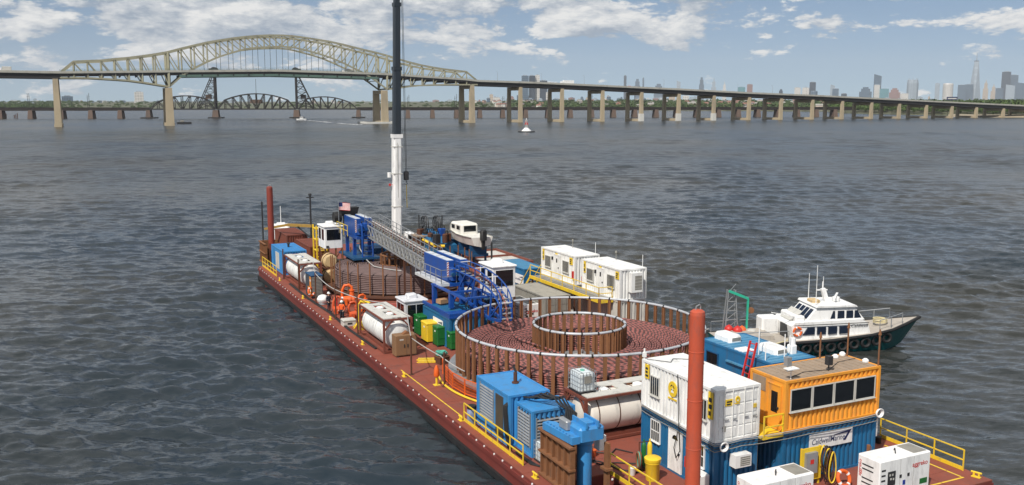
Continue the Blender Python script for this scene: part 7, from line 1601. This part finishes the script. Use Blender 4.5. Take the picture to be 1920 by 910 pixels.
    for i in range(6):
        w_ = MB(); s = .28+.05*(i%3); w_.bbox(-s,-s*.8,0,s,s*.8,s*1.1,.04); bo = w_.build('deck_crate', (LGREY,BEIGE,BLACK,GREY,TAN,LGREY)[i], None, label=['light grey crate at the stern of the crew boat','canvas-coloured crate at the stern of the crew boat','black crate on the crew boat deck','grey crate on the crew boat deck beside the buoys','tan crate on the crew boat deck','pale crate beside the crew boat rail'][i], cat='crate'); bo.location = af(-8.2+i*.55, -.3+.5*(i%3)*(1 if i%2 else -1), 1.16); bo.rotation_euler = (0,0,A0+th+.2*i); w2 = MB(); w2.box(-s-.02,-s*.8-.02,s*.85,s+.02,s*.8+.02,s*.92); w2.build('lid', GREY, bo)
    sagging('mooring_rope', 'yellowish mooring rope from the crew boat bow side to the barge', [(20.3,-58,.3),(26.0,-52.0,-.3),(30.5,-52.4,.1)], .05, MATS['rope_yellow'], .1)
    sagging('mooring_rope', 'pale mooring rope from the crew boat stern to the pontoon', [(23.0,-44.5,.2),(25.0,-46.0,-.3),(27.0,-47.0,.2)], .05, ROPEW, .12)
crewboat()
# orange post gear near the fence end, deck lamp stands along the left
def hydrant():
    o = on_barge('fire_hydrant', 'orange and yellow hose post beside the stanchion at the mesh fence', 'hydrant', 1.6, -51.0, 0); m = MB(); m.cyl((0,0,0),(0,0,.7),.08,n=10); m.build('post', YEL, o); m = MB(); m.lathe([(.16,.6),(.2,.7),(.16,1.1),(.06,1.35)], 12); m.build('hose_bag', BUOYO, o, smooth=True); m = MB(); m.box(-.2,-.2,0,.2,.2,.05); m.build('foot', YEL, o)
hydrant()
for k, (a0, b0, a1, b1) in enumerate(((2.6,-44.8,4.2,-45.6),(2.4,-45.4,3.6,-46.0))):
    m = MB(); m.bar((0,0,.08),(a1-a0,b1-b0,.12),.2,.16); m.box(-.1,-.1,0,.1,.1,.05); o = m.build('steel_beam', YEL, None, label=['yellow steel beam lying by the site box','shorter yellow steel beam nearest the alone stanchion'][k], cat='beam'); o.location = B(a0,b0,0); o.rotation_euler = (0,0,A0)
# ------------------------------------------------------------------ lines, coils and loose gear
sagging('hanging_cable', 'thin black cable hanging down the white office to a loop at the door', [(6.86,-70.3,5.2),(6.80,-70.55,3.0),(6.78,-70.75,1.4),(6.74,-70.5,.95),(6.78,-70.25,1.4),(6.8,-70.5,2.3)], .022, BLACK, .02, 8)
sagging('roof_cable', 'thin cable lying across the roof of the white office', [(7.0,-67.4,5.24),(7.8,-68.4,5.23),(8.3,-67.9,5.23),(9.3,-68.6,5.24)], .018, BLACK, .0, 8)
def ring_coil(label, a, b, z, r, mat, face_near=True, tilt=None):
    m = MB()
    for k in range(4): m.tube([(math.cos(t)*(r+.02*k), -.03*k, math.sin(t)*(r+.015*k)) for t in np.linspace(0, 6.28, 20)[:-1]], .03, 6, True)
    o = m.build('cable_coil', mat, None, True, label=label, cat='cable coil'); o.location = B(a, b, z); o.rotation_euler = (tilt or 0, 0, A0)
ring_coil('white cable coil hung at the corner of the white office stack', 7.3, -73.42, 2.45, .17, CLEANW)
ring_coil('white cable coil hung at the end of the orange control room', 17.05, -73.72, 2.75, .18, CLEANW)
m = MB(); m.lathe([(.03,0),(.12,.08),(.13,.2),(.13,.95),(.1,1.1),(.04,1.15)], 14); o = m.build('boat_fender', WHITE, None, True, label='white boat fender hung on the end of the blue sign container', cat='fender'); o.location = B(17.25,-73.35,1.3); mm = MB(); mm.cyl((0,0,1.15),(0,0,1.5),.015,n=5); mm.build('lanyard', ROPEW, o)
for k, P in enumerate([[(4.7,-66.0,.05),(5.4,-66.6,.05),(6.0,-66.1,.05),(6.5,-67.0,.05)],[(3.4,-66.2,.05),(4.3,-67.3,.05),(4.6,-68.6,.05),(5.3,-69.4,.05)],[(4.5,-65.4,.05),(3.7,-66.4,.05),(4.1,-67.6,.05),(5.0,-67.8,.05),(5.9,-68.4,.05)]]):
    sagging('deck_hose', 'dark hose curling over the deck between cream tank and blue container', P, .035, BLACK, 0, 8, 'hose', 'hoses on the near deck')
def pallet_stack(label, a, b, n, rz):
    o = on_barge('pallet_stack', label, 'pallets', a, b, 0, rz)
    for k in range(n):
        z = k*.15; 
        for i in range(5): m = MB(); x = -.5+i*.22; m.box(x,-.6,z+.11,x+.14,.6,z+.135); m.build('board', TAN, o)
        for y in (-.55, -.05, .45): m = MB(); m.box(-.5,y,z,.52,y+.1,z+.105); m.build('bearer', TAN, o)
pallet_stack('stack of brown pallets beside the grey container', 14.6, -32.6, 4, .2); pallet_stack('two brown pallets near the crane foot', 13.2, -3.5, 2, .5)
rope_pile('heap of pale rope on the deck near the barge end railing', 18.6, -74.6, .0, ROPEW, .4); rope_pile('heap of dark rope at the foot of the spud well', 2.9, -66.4, .0, BLACK, .35)
def bucket(label, a, b, mat):
    m = MB(); m.lathe([(.14,0),(.15,.03),(.18,.36),(.19,.38)], 14); o = m.build('bucket', mat, None, True, label=label, cat='bucket'); o.location = B(a, b, 0); mm = MB(); mm.tube([(math.cos(t)*.185, 0, .37+math.sin(t)*.16) for t in np.linspace(0, 3.14, 9)], .012, 5); mm.build('handle', DARK, o)
bucket('white bucket beside the yellow drum', 4.9, -69.4, CLEANW); bucket('orange bucket by the cream tank frame', 4.4, -66.4, BUOYO); bucket('black bucket at the corner railing', 19.5, -71.6, BLACK)
# ================================================================== HAZE
hm = bpy.data.materials.new('haze_air'); hm.use_nodes = True; nt = hm.node_tree; nt.nodes.clear()
pv = N(nt, 'ShaderNodeVolumePrincipled'); pv.inputs['Color'].default_value = (.86,.92,1.0,1); pv.inputs['Density'].default_value = 3.5e-5; pv.inputs['Anisotropy'].default_value = 0.0
ou = N(nt, 'ShaderNodeOutputMaterial'); nt.links.new(pv.outputs[0], ou.inputs['Volume'])
m = MB(); m.box(-17000,-17000,-4,17000,17000,760); hz = m.build('haze', hm, kind='stuff', label='thin pale summer haze over the bay', cat='haze')
